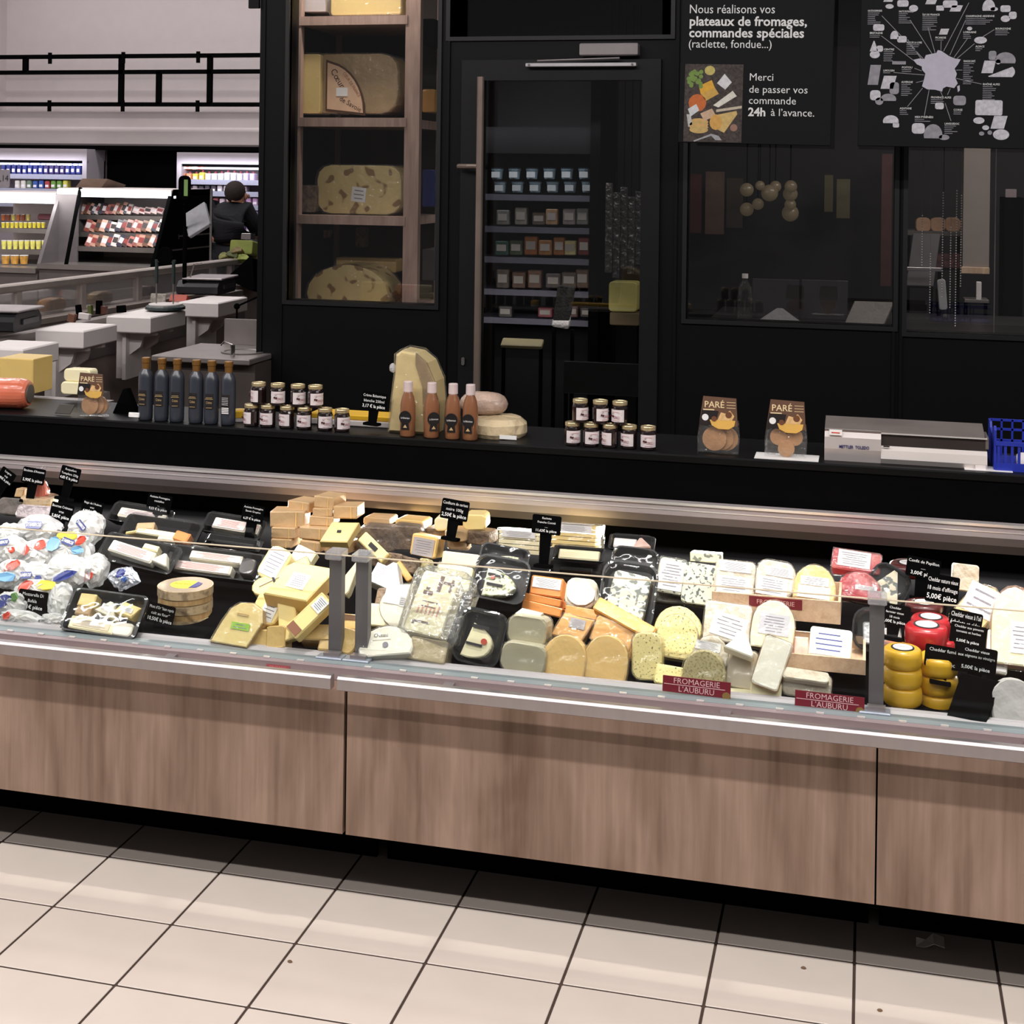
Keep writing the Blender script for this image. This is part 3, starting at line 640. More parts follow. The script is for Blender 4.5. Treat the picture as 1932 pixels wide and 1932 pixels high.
panel('splash_guard', 'clear acrylic guard on the work table behind the dark window', 1419, 528, 1508, 602, 6.7, mat('guard', (58, 56, 58), .3, spec=.4), .006)
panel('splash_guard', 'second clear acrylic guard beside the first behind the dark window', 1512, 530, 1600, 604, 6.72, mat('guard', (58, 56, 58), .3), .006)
wt = thing('work_table', 'dark work table along the cabin windows', 'table', (1.2, 6.9, 0))
B().box(-1.9, 1.9, -.55, .35, 1.0, 1.05).build('table_top', mat('table_dark', (46, 44, 46), .4), wt)
for sx in (-1.8, 1.8):
    for sy in (-.5, .3): B().box(sx - .02, sx + .02, sy - .02, sy + .02, 0, 1.0).build('leg', MATT, wt)
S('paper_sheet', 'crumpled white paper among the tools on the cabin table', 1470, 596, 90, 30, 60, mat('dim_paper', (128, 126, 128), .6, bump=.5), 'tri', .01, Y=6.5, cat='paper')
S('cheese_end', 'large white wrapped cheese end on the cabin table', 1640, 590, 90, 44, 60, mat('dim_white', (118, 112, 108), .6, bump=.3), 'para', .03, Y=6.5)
bt = lathe_thing('water_bottle', 'clear plastic water bottle standing on the cabin table', 'bottle', Vector((onY(1405, 582, 6.62).x, 6.62, 1.05)), [(.035, 0), (.036, .1), (.03, .15), (.012, .18), (.012, .2)], LID); B().lathe([(.014, .19), (.014, .21)], 12).build('cap', WHITE, bt)
P = panel('light_column', 'pale wooden column with a lit face behind the right-hand cabin window', 1816, 270, 1869, 505, 7.4, mat('column_face', (150, 140, 134), .5, var=.05), .1)
panel('column_base', 'bare wooden foot strip under the pale column', 1814, 505, 1867, 516, 7.38, CRATE, .12)
P = panel('window_bar', 'thin silver upright inside the right-hand cabin window', 1876, 270, 1879, 628, 6.4, ALU, .01)
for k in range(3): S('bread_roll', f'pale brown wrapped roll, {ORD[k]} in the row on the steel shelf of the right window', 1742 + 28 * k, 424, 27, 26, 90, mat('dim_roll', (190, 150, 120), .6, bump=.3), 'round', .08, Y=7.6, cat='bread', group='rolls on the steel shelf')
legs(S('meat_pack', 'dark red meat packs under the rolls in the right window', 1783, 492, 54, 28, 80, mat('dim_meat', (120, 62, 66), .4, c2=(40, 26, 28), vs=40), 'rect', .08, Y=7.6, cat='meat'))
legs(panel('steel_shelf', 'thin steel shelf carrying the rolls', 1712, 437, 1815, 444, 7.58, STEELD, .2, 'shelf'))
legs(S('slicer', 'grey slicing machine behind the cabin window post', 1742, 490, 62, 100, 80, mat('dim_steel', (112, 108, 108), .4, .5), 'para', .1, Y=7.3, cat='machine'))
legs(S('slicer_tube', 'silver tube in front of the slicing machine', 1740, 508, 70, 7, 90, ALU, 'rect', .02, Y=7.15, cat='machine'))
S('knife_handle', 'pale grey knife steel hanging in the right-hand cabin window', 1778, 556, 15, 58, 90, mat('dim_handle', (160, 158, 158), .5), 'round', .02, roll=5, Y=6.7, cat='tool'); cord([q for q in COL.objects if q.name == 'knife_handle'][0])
panel('small_bottle', 'small white bottle on the ledge beside the pale column', 1842, 532, 1852, 566, 7.3, WHITE, .03, 'bottle')
legs(panel('steel_ledge', 'steel ledge under the small white bottle', 1820, 566, 1866, 571, 7.3, STEELD, .15, 'shelf'))
panel('storage_rack', 'tall black storage rack with items at the picture edge', 1888, 373, 1932, 990, 7.8, MATT, .3, 'shelf')
panel('white_card', 'small pinkish card on the dark rack at the picture edge', 1897, 357, 1918, 373, 7.85, mat('dim_card', (150, 134, 138), .6), .01, 'card')
for k, (x, y0, y1) in enumerate([(1739, 400, 500), (1777, 355, 560), (1802, 355, 615), (1812, 360, 540), (1792, 420, 580), (1754, 470, 590)]):
    P0 = onY(x, y1, 6.3 + .02 * k); P1 = onY(x, y0, 6.3 + .02 * k); n = int((P1.z - P0.z) / .011); q = B()
    for i in range(n): q.blob(.003, .003, .003, (0, 0, i * .011), 6, 4)
    root = thing('bead_chain', f'string of small shiny beads, {ORD[k]} hanging inside the right-hand window', 'curtain', P0, 'bead strings in the right window')
    q.build('beads', mat('bead_chrome', (230, 226, 226), .2, .3), root)['kind'] = 'stuff'; B().tube([(0, 0, 0), (0, 0, 3.05 - P0.z)], .0008, 4).build('string', STEELD, root)
area('cabin_fill', (.6, 6.5, 3.0), (1.2, .2), 12, (1, .93, .88), (0, 0, 0))  # added fill for the table behind the wide window
area('cabin_fill', (1.5, 6.9, 3.0), (.8, .2), 16, (1, .93, .88), (0, 0, 0))  # added fill that lifts the column and shelves at the right window

# ================================================================== signs
def plate(name, label, x0, y0, x1, y1, Y, roll):
    cx_, cy_ = (x0 + x1) / 2, (y0 + y1) / 2
    M, w_, h_ = frame(cx_, cy_, x1 - x0, y1 - y0, 90, roll, 0, .02, 0, Y)
    o = thing(name, label, 'sign', M=M); B().prism(o_rect(w_, h_, 0), -.02, 0, .002).build('sign_board', mat('sign_black', (15, 16, 18), .6, spec=.2, var=.03), o)
    return o, w_ / (x1 - x0)
s1, k1 = plate('hanging_sign', 'black sign offering cheese platters to order, with a cheese board picture', 1284, -90, 1569, 272, 5.7, -.9)
CX1, CY1 = 1426.5, 91
def put(par, k, cx, cy, x, y): return ((x - cx) * k, -(y - cy) * k)
def sg(body, x, y, size, bold=0, maxpx=None):
    u, v = put(s1, k1, CX1, CY1, x, y); text(body, size * k1, CHALK, s1, u, v, .0008, maxpx * k1 if maxpx else None, 'LEFT', bold)
sg('Nous réalisons vos', 1298, 18, 24, .0, 160); sg('plateaux de fromages,', 1299, 41, 25, .022, 234); sg('commandes spéciales', 1299, 63, 25, .022, 236); sg('(raclette, fondue...)', 1298, 84, 22, 0, 156)
sg('Merci', 1415, 146, 20, 0, 46); sg('de passer vos', 1415, 169, 20, 0, 114); sg('commande', 1415, 190, 20, 0, 94); sg('24h', 1415, 212, 22, .03, 38); sg('à l’avance.', 1457, 212, 20, 0, 90)
# printed cheese board photograph on the sign
u, v = put(s1, k1, CX1, CY1, 1349, 196)
pc = B().box(-55 * k1, 55 * k1, -74 * k1, 74 * k1, 0, .0008).build('printed_picture', woodmat('print_dark_wood', (92, 82, 78), (40, 36, 36), 6), s1, Matrix.Translation((u, v, .0005)))
def blotch(pts, c, z=.0012):
    B().prism([(x * k1, y * k1) for x, y in pts], 0, z).build('print_shape', mat('print_%d_%d_%d' % c, c, .6, var=.12, vs=60), pc)
def ell(x, y, w, h, n=12, r=0): return [(x + w * math.cos(t) * math.cos(r) - h * math.sin(t) * math.sin(r), y + w * math.cos(t) * math.sin(r) + h * math.sin(t) * math.cos(r)) for t in [2 * math.pi * i / n for i in range(n)]]
for i in range(22): blotch(ell(-34 + random.uniform(-14, 14), 46 + random.uniform(-15, 14), 4.2, 4.2, 8), (120, 150, 70), .0011 + .00002 * i)
blotch(ell(-8, 62, 10, 9), (206, 190, 110)); blotch([(6, 38), (20, 56), (34, 40), (22, 26)], (226, 226, 228))
blotch([(-28, 32), (-4, 44), (2, 30), (-24, 16)], (232, 176, 60), .0013); blotch([(-24, 18), (2, 30), (10, 18), (-14, 4)], (214, 170, 84), .0012)
blotch([(0, -4), (36, 24), (44, 14), (10, -8)], (232, 228, 216), .0013); blotch(ell(-30, 0, 17, 17), (208, 110, 50), .0012); blotch([(-48, -12), (-32, -2), (-26, -14), (-42, -26)], (222, 224, 226), .0014)
blotch([(-24, -20), (-2, -10), (6, -24), (-16, -34)], (214, 180, 150), .0013); blotch([(6, -12), (54, -4), (54, -9), (6, -17)], (206, 192, 170), .0014)
for k in range(4): blotch(ell(-26, -36 - 5 * k, 18, 7), (220 - 12 * (k % 2), 176, 110), .0012 + .0001 * k)
blotch([(-2, -24), (44, -14), (46, -20), (22, -56), (2, -46)], (216, 184, 116), .0012); blotch(ell(6, -36, 12, 15), (222, 170, 88), .0016)
blotch([(-50, -22), (-42, -22), (-38, -44), (-46, -46)], (200, 198, 194), .0013); blotch([(-36, -72), (-2, -58), (12, -62), (18, -70), (6, -78 + 8), (-2, -62), (-34, -74)], (170, 170, 174), .0013)
blotch(ell(40, -46, 7, 7), (160, 120, 104), .0013)
s2, k2 = plate('map_sign', 'black sign with a pale map of France ringed by cheeses', 1628, -110, 1990, 279, 5.68, -.7)
CX2, CY2 = 1809, 84.5
PM = mat('map_print', (196, 192, 208), .6, var=.06, vs=30); PMG = mat('map_print_grey', (150, 148, 156), .6, var=.2, vs=40)
def on2(pts): return [put(s2, k2, CX2, CY2, 1260 + x * .3478, y * .348) for x, y in pts]
fr_ = [(1342, 326), (1375, 318), (1400, 322), (1408, 300), (1440, 292), (1462, 288), (1470, 272), (1488, 276), (1530, 305), (1562, 318), (1590, 322), (1576, 350), (1560, 372), (1572, 400), (1566, 425), (1578, 452), (1560, 478), (1520, 470), (1502, 480), (1498, 498), (1462, 488), (1420, 486), (1392, 470), (1402, 430), (1408, 400), (1390, 380), (1388, 362), (1362, 350)]
B().prism(on2(fr_)[::-1], 0, .001).build('map', PM, s2, Matrix.Translation((0, 0, .0005)))
B().prism(on2([(1575, 468), (1588, 462), (1590, 490), (1580, 500)])[::-1], 0, .001).build('map_island', PM, s2, Matrix.Translation((0, 0, .0005)))
def bar(x0, y0, x1, y1, w=1.1, m=PMG):
    (a, b_), (c, d) = on2([(x0, y0), (x1, y1)]); L_ = math.hypot(c - a, d - b_); w *= k2 / 2
    o = B().box(0, L_, -w, w, .0004, .0010); return o, Matrix.Translation((a, b_, 0)) @ Matrix.Rotation(math.atan2(d - b_, c - a), 4, 'Z')
for seg_ in [(1170, 85, 1400, 325), (1170, 195, 1345, 330), (1320, 108, 1440, 292), (1415, 148, 1456, 288), (1486, 222, 1486, 272), (1625, 15, 1500, 278), (1610, 110, 1533, 300), (1625, 205, 1555, 312), (1660, 236, 1570, 318), (1760, 160, 1700, 200), (1310, 215, 1385, 322), (1570, 425, 1702, 455), (1240, 396, 1402, 408), (1350, 372, 1388, 386), (1360, 450, 1398, 440), (1395, 480, 1318, 582), (1430, 486, 1408, 630), (1490, 498, 1502, 525), (1540, 480, 1526, 515), (1515, 560, 1548, 656), (1600, 380, 1568, 380)]:
    o, Mx = bar(*seg_); o.build('guide_line', PMG, s2, Mx)
tx = [(1095, 58, 75, 8, 'HAUTE NORMANDIE'), (1260, 62, 75, 7, 'HAUTS DE FRANCE'), (1385, 80, 90, 9, 'ÎLE DE FRANCE'), (1610, 88, 148, 5, 'CHAMPAGNE ARDENNE'), (1108, 180, 68, 3, 'BRETAGNE'), (1455, 205, 55, 2, 'PICARDIE'), (1600, 175, 66, 4, 'LORRAINE'), (1765, 156, 78, 4, 'BOURGOGNE'), (1305, 232, 80, 7, 'PAYS DE LA LOIRE'), (1185, 270, 72, 7, 'CENTRE'), (1665, 252, 46, 3, 'ALSACE'), (1605, 332, 60, 13, 'FRANCHE COMTÉ'), (1283, 368, 62, 3, 'POITOU'), (1185, 386, 58, 2, 'LIMOUSIN'), (1708, 456, 86, 12, 'RHÔNE ALPES'), (1283, 448, 60, 8, 'AUVERGNE'), (1440, 530, 105, 4, 'PROVENCE ALPES'), (1278, 592, 62, 4, 'AQUITAINE'), (1560, 596, 46, 3, 'CORSE'), (1358, 638, 96, 3, 'MIDI PYRÉNÉES'), (1515, 672, 76, 6, 'LANGUEDOC')]
for x, y, w_, n_, t_ in tx:
    (u, v), = on2([(x, y)]); text(t_, 10 * .348 * k2 * 1.5, CHALK, s2, u, v, .0008, w_ * .348 * k2, 'LEFT', .01)
    q = B()
    for i in range(n_ - 1):
        (a, c), = on2([(x, y + 12 + i * 10)]); q.box(a, a + w_ * .348 * k2 * random.uniform(.5, .95), c - .0012, c + .0012, .0004, .0008)
    if n_ > 1: q.build('list_lines', PMG, s2)['kind'] = 'stuff'
ic = [(1205, -4, 60, 26, 'para'), (1210, 34, 44, 26, 'disc'), (1280, 18, 60, 36, 'round'), (1337, 45, 48, 38, 'disc'), (1430, 6, 66, 34, 'para'), (1528, 22, 76, 40, 'round'), (1476, 44, 40, 28, 'rect'), (1560, 46, 70, 34, 'para'), (1728, 28, 66, 62, 'dome'), (1756, 50, 40, 22, 'disc'), (1814, 48, 52, 36, 'round'), (1815, 102, 48, 36, 'disc'), (1852, 84, 40, 40, 'round'), (1155, 150, 60, 36, 'round'), (1240, 190, 44, 46, 'dome'), (1280, 214, 50, 36, 'round'), (1500, 172, 54, 32, 'para'), (1632, 155, 28, 20, 'disc'), (1690, 218, 66, 38, 'disc'), (1132, 252, 44, 58, 'tri'), (1164, 266, 34, 34, 'round'), (1138, 298, 54, 42, 'disc'), (1268, 343, 72, 18, 'rect'), (1138, 410, 70, 110, 'para'), (1215, 450, 84, 72, 'para'), (1246, 482, 50, 66, 'round'), (1146, 522, 56, 56, 'round'), (1216, 532, 84, 40, 'dome'), (1168, 554, 44, 42, 'disc'), (1754, 300, 40, 50, 'round'), (1820, 312, 106, 60, 'dome'), (1735, 362, 74, 68, 'para'), (1784, 334, 26, 28, 'disc'), (1802, 388, 138, 56, 'wedge'), (1742, 582, 140, 82, 'rect'), (1692, 652, 58, 36, 'disc'), (1796, 660, 86, 70, 'para'), (1728, 690, 36, 26, 'disc'), (1708, 722, 28, 22, 'disc'), (1750, 716, 24, 24, 'disc'), (1808, 726, 84, 58, 'disc'), (1590, 545, 66, 52, 'round'), (1486, 576, 46, 36, 'round'), (1232, 652, 84, 44, 'dome'), (1260, 684, 34, 26, 'round'), (1378, 700, 68, 58, 'round'), (1456, 714, 98, 78, 'dome'), (1514, 746, 56, 30, 'disc')]
for x, y, w_, h_, sh in ic:
    (u, v), = on2([(x, y)]); oo = SH[sh](w_ * .348 * k2, h_ * .348 * k2); g_ = random.choice((PM, PM, PMG))
    B().prism(oo, .0002, .0014, .0004).build('cheese_picture', mat('map_cheese', (206, 204, 212), .6, var=.2, vs=70) if g_ is PM else PMG, s2, Matrix.Translation((u, v, .0003)))
for o, xs in ((s1, (-.28, .25)), (s2, (-.3, .3))):
    for x in xs: B().tube([(x, .35, -.01), (x, 1.0, -.01)], .0015, 5).build('hanging_wire', STEELD, o)
# ================================================================== things on the service ledge
def onL(px, d=.05):
    P = onY(px, 820, YL + d); P.z = ZL; return P
pxm = lambda Y: dist(onY(900, 800, Y)) / F      # metres per pixel at a depth
# --- dark balsamic bottles
def bottle(P, label, back=False):
    r = thing('balsamic_bottle', label, 'bottle', P, 'dark balsamic bottles on the ledge')
    B().lathe([(.019, 0), (.0215, .004), (.022, .02), (.022, .128), (.0195, .143), (.012, .153), (.0110, .158)], 20).build('bottle_body', mat('dark_vinegar', (50, 54, 64), .3, coat=.2, var=.08, spec=.6), r, smooth=True)
    B().lathe([(.0115, .152), (.0118, .172), (.0132, .174), (.0132, .187), (.0118, .189)], 16).build('cap', mat('bronze_cap', (140, 100, 52), .35, .5), r)
    m = mat('dark_label', (30, 24, 26), .5)
    lb = B(); seg = 8
    for i in range(seg + 1):
        a = math.radians(-90 + (-34 + 68 * i / seg)); lb.v += [(.0226 * math.cos(a), .0226 * math.sin(a), .045), (.0226 * math.cos(a), .0226 * math.sin(a), .092)]
    lb.f = [(2 * i, 2 * i + 2, 2 * i + 3, 2 * i + 1) for i in range(seg)]
    l = lb.build('label', m, r)
    q = B()
    if back:
        for z in (.036, .041, .046, .051): q.box(-.010, .012, -.0246, -.024, z, z + .0028)
        for z in (.062, .067, .072, .077, .082): q.box(-.010, .010, -.0246, -.024, z, z + .0010)
    else:
        for z, w_ in ((.080, .010), (.076, .012), (.050, .009)): q.box(-w_, w_, -.0246, -.024, z, z + .0012)
        text('Crème', .011, mat('gold_print', (196, 168, 120), .5), r, 0, 0, 0, .017).matrix_local = Matrix.Translation((0, -.0245, .066)) @ Matrix.Rotation(math.pi / 2, 4, 'X')
    q.build('print', mat('gold_print', (196, 168, 120), .5) if not back else CHALK, r); return r
b0 = None
for i, x in enumerate((274, 304, 333, 369, 398, 430)):
    lab = f'dark blue-black balsamic bottle with a bronze cap, {ORD[i]} of the six from the biscuit bag'
    P = onL(x, .045)
    if i == 5: bottle(P, 'dark balsamic bottle turned to show its white striped back label, nearest the jam jars', True)
    elif b0 is None: b0 = bottle(P, lab)
    else: copytree(b0, P, lab).rotation_euler.z = random.uniform(-.35, .35)
# --- jam jars
def jar(P, label, grp):
    r = thing('jam_jar', label, 'jar', P, grp)
    B().lathe([(.0200, 0), (.0225, .003), (.0228, .045), (.021, .051), (.0185, .055)], 20).build('glass_jar', mat('dark_jam', (26, 12, 14), .12, coat=1, spec=.6), r)
    B().lathe([(.0208, .0545), (.0212, .056), (.0212, .0635), (.0205, .065), (.017, .065), (.0165, .064)], 20).build('lid', mat('gold_lid', (208, 190, 150), .25, .6), r)
    lb = B(); seg = 9
    for i in range(seg + 1):
        a = math.radians(-90 + (-62 + 124 * i / seg)); lb.v += [(.0233 * math.cos(a), .0233 * math.sin(a), .009), (.0233 * math.cos(a), .0233 * math.sin(a), .043)]
    lb.f = [(2 * i, 2 * i + 2, 2 * i + 3, 2 * i + 1) for i in range(seg)]
    l = lb.build('label', mat('jar_label', (222, 212, 214), .5, var=.02), r)
    t = text('CEREZI', .010, mat('claret_ink', (140, 50, 62), .6), r, 0, 0, 0, .020); t.matrix_local = Matrix.Translation((.004, -.0242, .021)) @ Matrix.Rotation(math.pi / 2, 4, 'X')
    q = B(); q.prism(ell(-.012, .026, .003, .003, 10), 0, .0006).prism(ell(-.0065, .0245, .003, .003, 10), 0, .0006).prism([(-.013, .030), (-.006, .034), (-.0055, .033)], 0, .0006)
    q.build('cherry_print', mat('cherry_print', (70, 20, 28), .5), l, Matrix.Translation((0, -.0238, 0)) @ Matrix.Rotation(math.pi / 2, 4, 'X'))
    q = B(); q.box(-.013, .014, 0, .0005, .0360, .0368).box(-.010, .013, 0, .0005, .0125, .0133); q.build('print', mat('pale_red_ink', (190, 130, 136), .6), l, Matrix.Translation((0, -.0240, 0)))
    return r
j0 = None
def jars(rows, grp, which):
    global j0
    for z, xs, nm in rows:
        for i, x in enumerate(xs):
            P = onL(x, .05); P.z += z; lab = f'cherry jam jar with gold lid, {ORD[i]} in the {nm} row {which}'.replace('in front of', 'before')
            if j0 is None: j0 = jar(P, lab, grp); o = j0
            else: o = copytree(j0, P, lab); o['group'] = grp
            o.rotation_euler.z = random.choice((-.75, -.4, -.1, .15, .5, .8))
jars([(0, (474, 505, 541, 574, 613, 645), 'lower'), (.0655, (487, 523, 561, 594), 'upper')], 'jam jars beside the balsamic bottles', 'beside the balsamic bottles')
jars([(0, (1080, 1115, 1151, 1187, 1223), 'lower'), (.0655, (1094, 1132, 1169), 'upper')], 'jam jars in front of the cabin door', 'in front of the cabin door')
# --- amber vinegar bottles
def amber(P, label):
    r = thing('amber_bottle', label, 'bottle', P, 'amber bottles on the ledge')
    B().lathe([(.0195, 0), (.0222, .004), (.0226, .06), (.0218, .092), (.018, .112), (.0125, .126), (.0115, .132)], 20).build('bottle_body', mat('amber_liquid', (138, 92, 64), .2, coat=.5, var=.15, c2=None), r, smooth=True)
    B().lathe([(.0128, .128), (.0138, .130), (.0134, .156), (.0125, .158)], 16).build('cap', mat('pinkish_cap', (214, 196, 196), .4), r)
    q = B().prism(ell(0, .057, .0185, .0195, 18), 0, .0012).prism([(-.010, .040), (-.0125, .022), (.0125, .022), (.010, .040)], 0, .0012)
    l = q.build('label', mat('black_label', (22, 20, 24), .4), r, Matrix.Translation((0, -.0232, 0)) @ Matrix.Rotation(math.pi / 2, 4, 'X'))
    text('La Balsamique', .007, CHALK, l, 0, .056, .0016, .026); B().prism([(-.006, .028), (.006, .028), (0, .037)], .0012, .0018).build('print', mat('gold_print', (196, 168, 120), .5), l)
    return r
a0_ = None
for i, x in enumerate((769, 814, 854, 887)):
    lab = f'amber vinegar bottle with white cap and round black label, {ORD[i]} in the row of four'
    P = onL(x, .035)
    if a0_ is None: a0_ = amber(P, lab)
    else: copytree(a0_, P, lab).rotation_euler.z = (0, .55, .1, 0)[i]
# --- price tag of the ledge
price(706, 757, 50, 34, ['Crème Balsamique', 'blanche 250ml', '3,17 € la pièce'], 'small black price tag for white balsamic standing on the ledge', lift=0, roll=-4, Y=YL + .05, stem=.04, tilt=85)
# --- yellow and white plate of goods behind jars
P = onL(710, .17); r_ = thing('cheese_tub', 'yellow and white tub lying low behind the jam jars', 'tub', P)
B().box(-.2, .17, -.04, .05, .0, .018, bev=.003).build('tub_body', WHITE, r_); B().box(-.2, .17, -.038, .048, .018, .034, bev=.003).build('yellow_lid', mat('yellow_lid', (236, 186, 50), .4), r_)
P = onL(452, .12); r_ = thing('cheese_tub', 'small yellow pot squeezed between the last balsamic bottle and the jars', 'tub', P)
B().lathe([(.022, 0), (.024, .03)], 16).build('tub_body', WHITE, r_); B().lathe([(.0245, .012), (.0245, .03), (.02, .034)], 16).build('yellow_lid', mat('yellow_lid', (236, 186, 50), .4), r_)
# --- parmesan wedge behind the amber bottles
P = onL(785, .12); r_ = thing('parmesan_wedge', 'tall pale hard cheese wedge in tight film standing behind the amber bottles', 'cheese', P)
k = pxm(YL + .12)
q = B().prism([(-46 * k, 0), (46 * k, 0), (50 * k, 60 * k), (46 * k, 100 * k), (30 * k, 135 * k), (8 * k, 152 * k), (-22 * k, 156 * k), (-32 * k, 148 * k), (-34 * k, 110 * k), (-40 * k, 60 * k)], -.05, .05, .008)
rough_up(q, .0012).build('cheese_body', mat('parmesan', (226, 204, 146), .5, coat=.4, bump=.25, bs=25, var=.08), r_, Matrix.Rotation(math.pi / 2, 4, 'X'))
q = B().prism([(46 * k, 0), (51 * k, 60 * k), (47 * k, 100 * k), (30 * k, 136 * k), (8 * k, 153 * k), (8 * k, 130 * k), (22 * k, 90 * k), (26 * k, 0)], .044, .056, .003)
q.build('rind_face', mat('parmesan_rind', (150, 128, 92), .5, coat=.5, bump=.4, bs=18, var=.15), r_, Matrix.Rotation(math.pi / 2, 4, 'X'))
B().blob(6 * k, 5 * k, 9 * k, (-40 * k, -.04, 122 * k), 10, 6, crump=.3).build('film_knot', BAG, r_)
rough_up(B().prism([(-47 * k, -1 * k), (48 * k, -1 * k), (53 * k, 60 * k), (48 * k, 102 * k), (31 * k, 138 * k), (8 * k, 155 * k), (-23 * k, 159 * k), (-35 * k, 149 * k), (-37 * k, 110 * k), (-43 * k, 60 * k)], -.055, .060, .01), .0015).build('film_wrap', FILM, r_, Matrix.Rotation(math.pi / 2, 4, 'X'))
# --- sausage-like cheese and flat cheese right of it
P = onL(912, .16); r_ = thing('wrapped_saucisson', 'rounded grey-brown wrapped cheese lying on the pale flat cheeses', 'cheese', P)
B().blob(.072, .045, .034, (0, 0, .085), 18, 10, .8, .05).build('cheese_body', mat('grey_brown_skin', (178, 152, 136), .55, coat=.4, bump=.7, bs=40, var=.2, vs=30), r_, smooth=True)
P = onL(940, .14); r_ = thing('flat_cheese', 'flat pale wrapped cheese under the grey-brown one with a small ticket', 'cheese', P)
rough_up(B().lathe([(.080, 0), (.086, .012), (.084, .036), (.066, .052), (.01, .056)], 26), .001).build('cheese_body', mat('pale_skin', (206, 186, 150), .5, coat=.4, bump=.5, bs=30, var=.14, vs=20), r_)
B().box(.025, .075, -.0825, -.080, .003, .014).build('ticket', PAPER, r_)
# --- biscuit bags
def pare(px, py, label, star=False, Y=None, s=1.0, dx=0):
    Y = Y or YL + .06; P = onL(px, Y - YL); k = pxm(Y) * s
    r = thing('biscuit_bag', label, 'bag', P); RX = Matrix.Rotation(math.pi / 2, 4, 'X')
    rough_up(B().prism([(-38 * k, 0), (34 * k, 0), (37 * k, 30 * k), (34 * k, 58 * k), (-34 * k, 62 * k), (-38 * k, 30 * k)], -.02, .02, .006), .0012).build('bag_bottom', FILM, r, RX)
    bis = mat('biscuit', (188, 142, 100), .6, bump=.3, bs=60, var=.15, vs=30)
    for n_, (x, y, rr, z) in enumerate([(-8, 26, 22, .004), (4, 27, 22, -.002), (12, 26, 22, -.008)] if not star else [(-14, 36, 15, .004), (14, 36, 15, .002), (0, 16, 15, .006)]):
        B().prism(ell(x * k, y * k, rr * k, rr * k, 20), z, z + .005, .001).build('biscuit', bis, r, RX)
    card = B().prism([(-35 * k, 52 * k), (34 * k, 52 * k), (31 * k, 102 * k), (-28 * k, 104 * k)], 0, .0015).build('header_card', mat('brown_card', (102, 74, 58), .5, var=.05), r, Matrix.Translation((0, -.021, 0)) @ RX)
    B().prism([(-35 * k, 52 * k), (-6 * k, 52 * k), (0, 78 * k), (-30 * k, 80 * k)], .0015, .0018).build('dark_print', mat('dark_print', (30, 24, 26), .5), card)
    text('PARÉ', 16 * k, mat('cream_print', (236, 214, 170), .5), card, -8 * k, 89 * k, .0022, 40 * k, bold=.01); 
    q = B()
    for i in range(3): q.box(14 * k, 30 * k, (94 - 5 * i) * k, (94.8 - 5 * i) * k, .0015, .002)
    q.box(-28 * k, -8 * k, 79 * k, 81 * k, .0018, .0024); q.build('print', mat('cream_print', (236, 214, 170), .5), card)
    B().prism(ell(-24 * k, 66 * k, 6 * k, 6 * k, 14), .0018, .0026).build('seal', CHALK, card)
    B().prism([(-16 * k, 62 * k), (30 * k, 62 * k), (28 * k, 52 * k), (18 * k, 46 * k), (0, 46 * k), (-12 * k, 52 * k)][::-1], .0015, .003).build('dish_print', mat('dish_print', (224, 178, 90), .5), card)
    B().prism([(-2 * k, 62 * k), (24 * k, 62 * k), (28 * k, 70 * k), (20 * k, 80 * k), (12 * k, 74 * k), (4 * k, 76 * k)], .0015, .0034).build('cracker_print', mat('cracker_print', (226, 186, 130), .5, var=.2, vs=90), card)
    B().prism(ell(18 * k, 72 * k, 6 * k, 6 * k, 10), .0034, .004).build('nut_print', mat('nut_print', (110, 70, 46), .5), card); B().prism(ell(-8 * k, 64 * k, 5 * k, 5 * k, 10), .0034, .004).build('date_print', mat('nut_print', (110, 70, 46), .5), card)
    return r
pare(1357, 868, 'biscuit bag with a brown PARÉ card, the one nearer the jam jars')
pare(1484, 873, 'biscuit bag with a brown PARÉ card and star-shaped shine, standing on a white sheet', True)
pare(177, 786, 'biscuit bag with a brown PARÉ card at the far end before the balsamic bottles', Y=YL + .05, s=.86)
o = thing('paper_sheet', 'flat white sheet under the second PARÉ biscuit bag', 'paper', onL(1485, .05)); B().box(-.085, .085, -.035, .05, 0, .0015).build('sheet', PAPER, o)
# --- wrapping machine
P = onL(1710, .15); k = pxm(YL + .1); r_ = thing('weighing_wrapper', 'silver counter scale with a rounded body marked METTLER TOLEDO', 'scale', P)
SV = mat('satin_silver', (196, 188, 186), .38, .35, var=.04, vs=3); DK = mat('slot_dark', (52, 46, 44), .5, .3)
PXr = Matrix(((0, 0, 1, 0), (1, 0, 0, 0), (0, 1, 0, 0), (0, 0, 0, 1)))
u0, u1, u2 = -140 * k, -44 * k, 132 * k
arc = lambda r0, z0: [(-.09 - .012 * math.sin(math.radians(a * 1.0)), z0 * a / 90) for a in range(0, 91, 15)]
B().prism([(-.10, 0), (-.108, .034), (-.104, .064), (-.09, .084), (.0, .090), (.0, 0)][::-1], u0, u1).build('end_housing', SV, r_, PXr)
B().prism([(-.098, 0), (-.108, .014), (-.104, .036), (-.094, .046), (.0, .046), (.0, 0)][::-1], u1, u2).build('curved_front', mat('satin_light', (222, 214, 210), .4, .2, var=.03), r_, PXr)
B().prism([(-.092, .046), (-.092, .078), (.0, .078), (.0, .046)][::-1], u1, u2).build('slot', DK, r_, PXr)
B().prism([(-.095, .078), (-.097, .082), (-.05, .094), (.0, .104), (.0, .082)][::-1], u0 + .0, u2 - 4 * k).build('top_plate', mat('plate_silver', (150, 140, 136), .3, .6, var=.15, vs=6), r_, PXr)
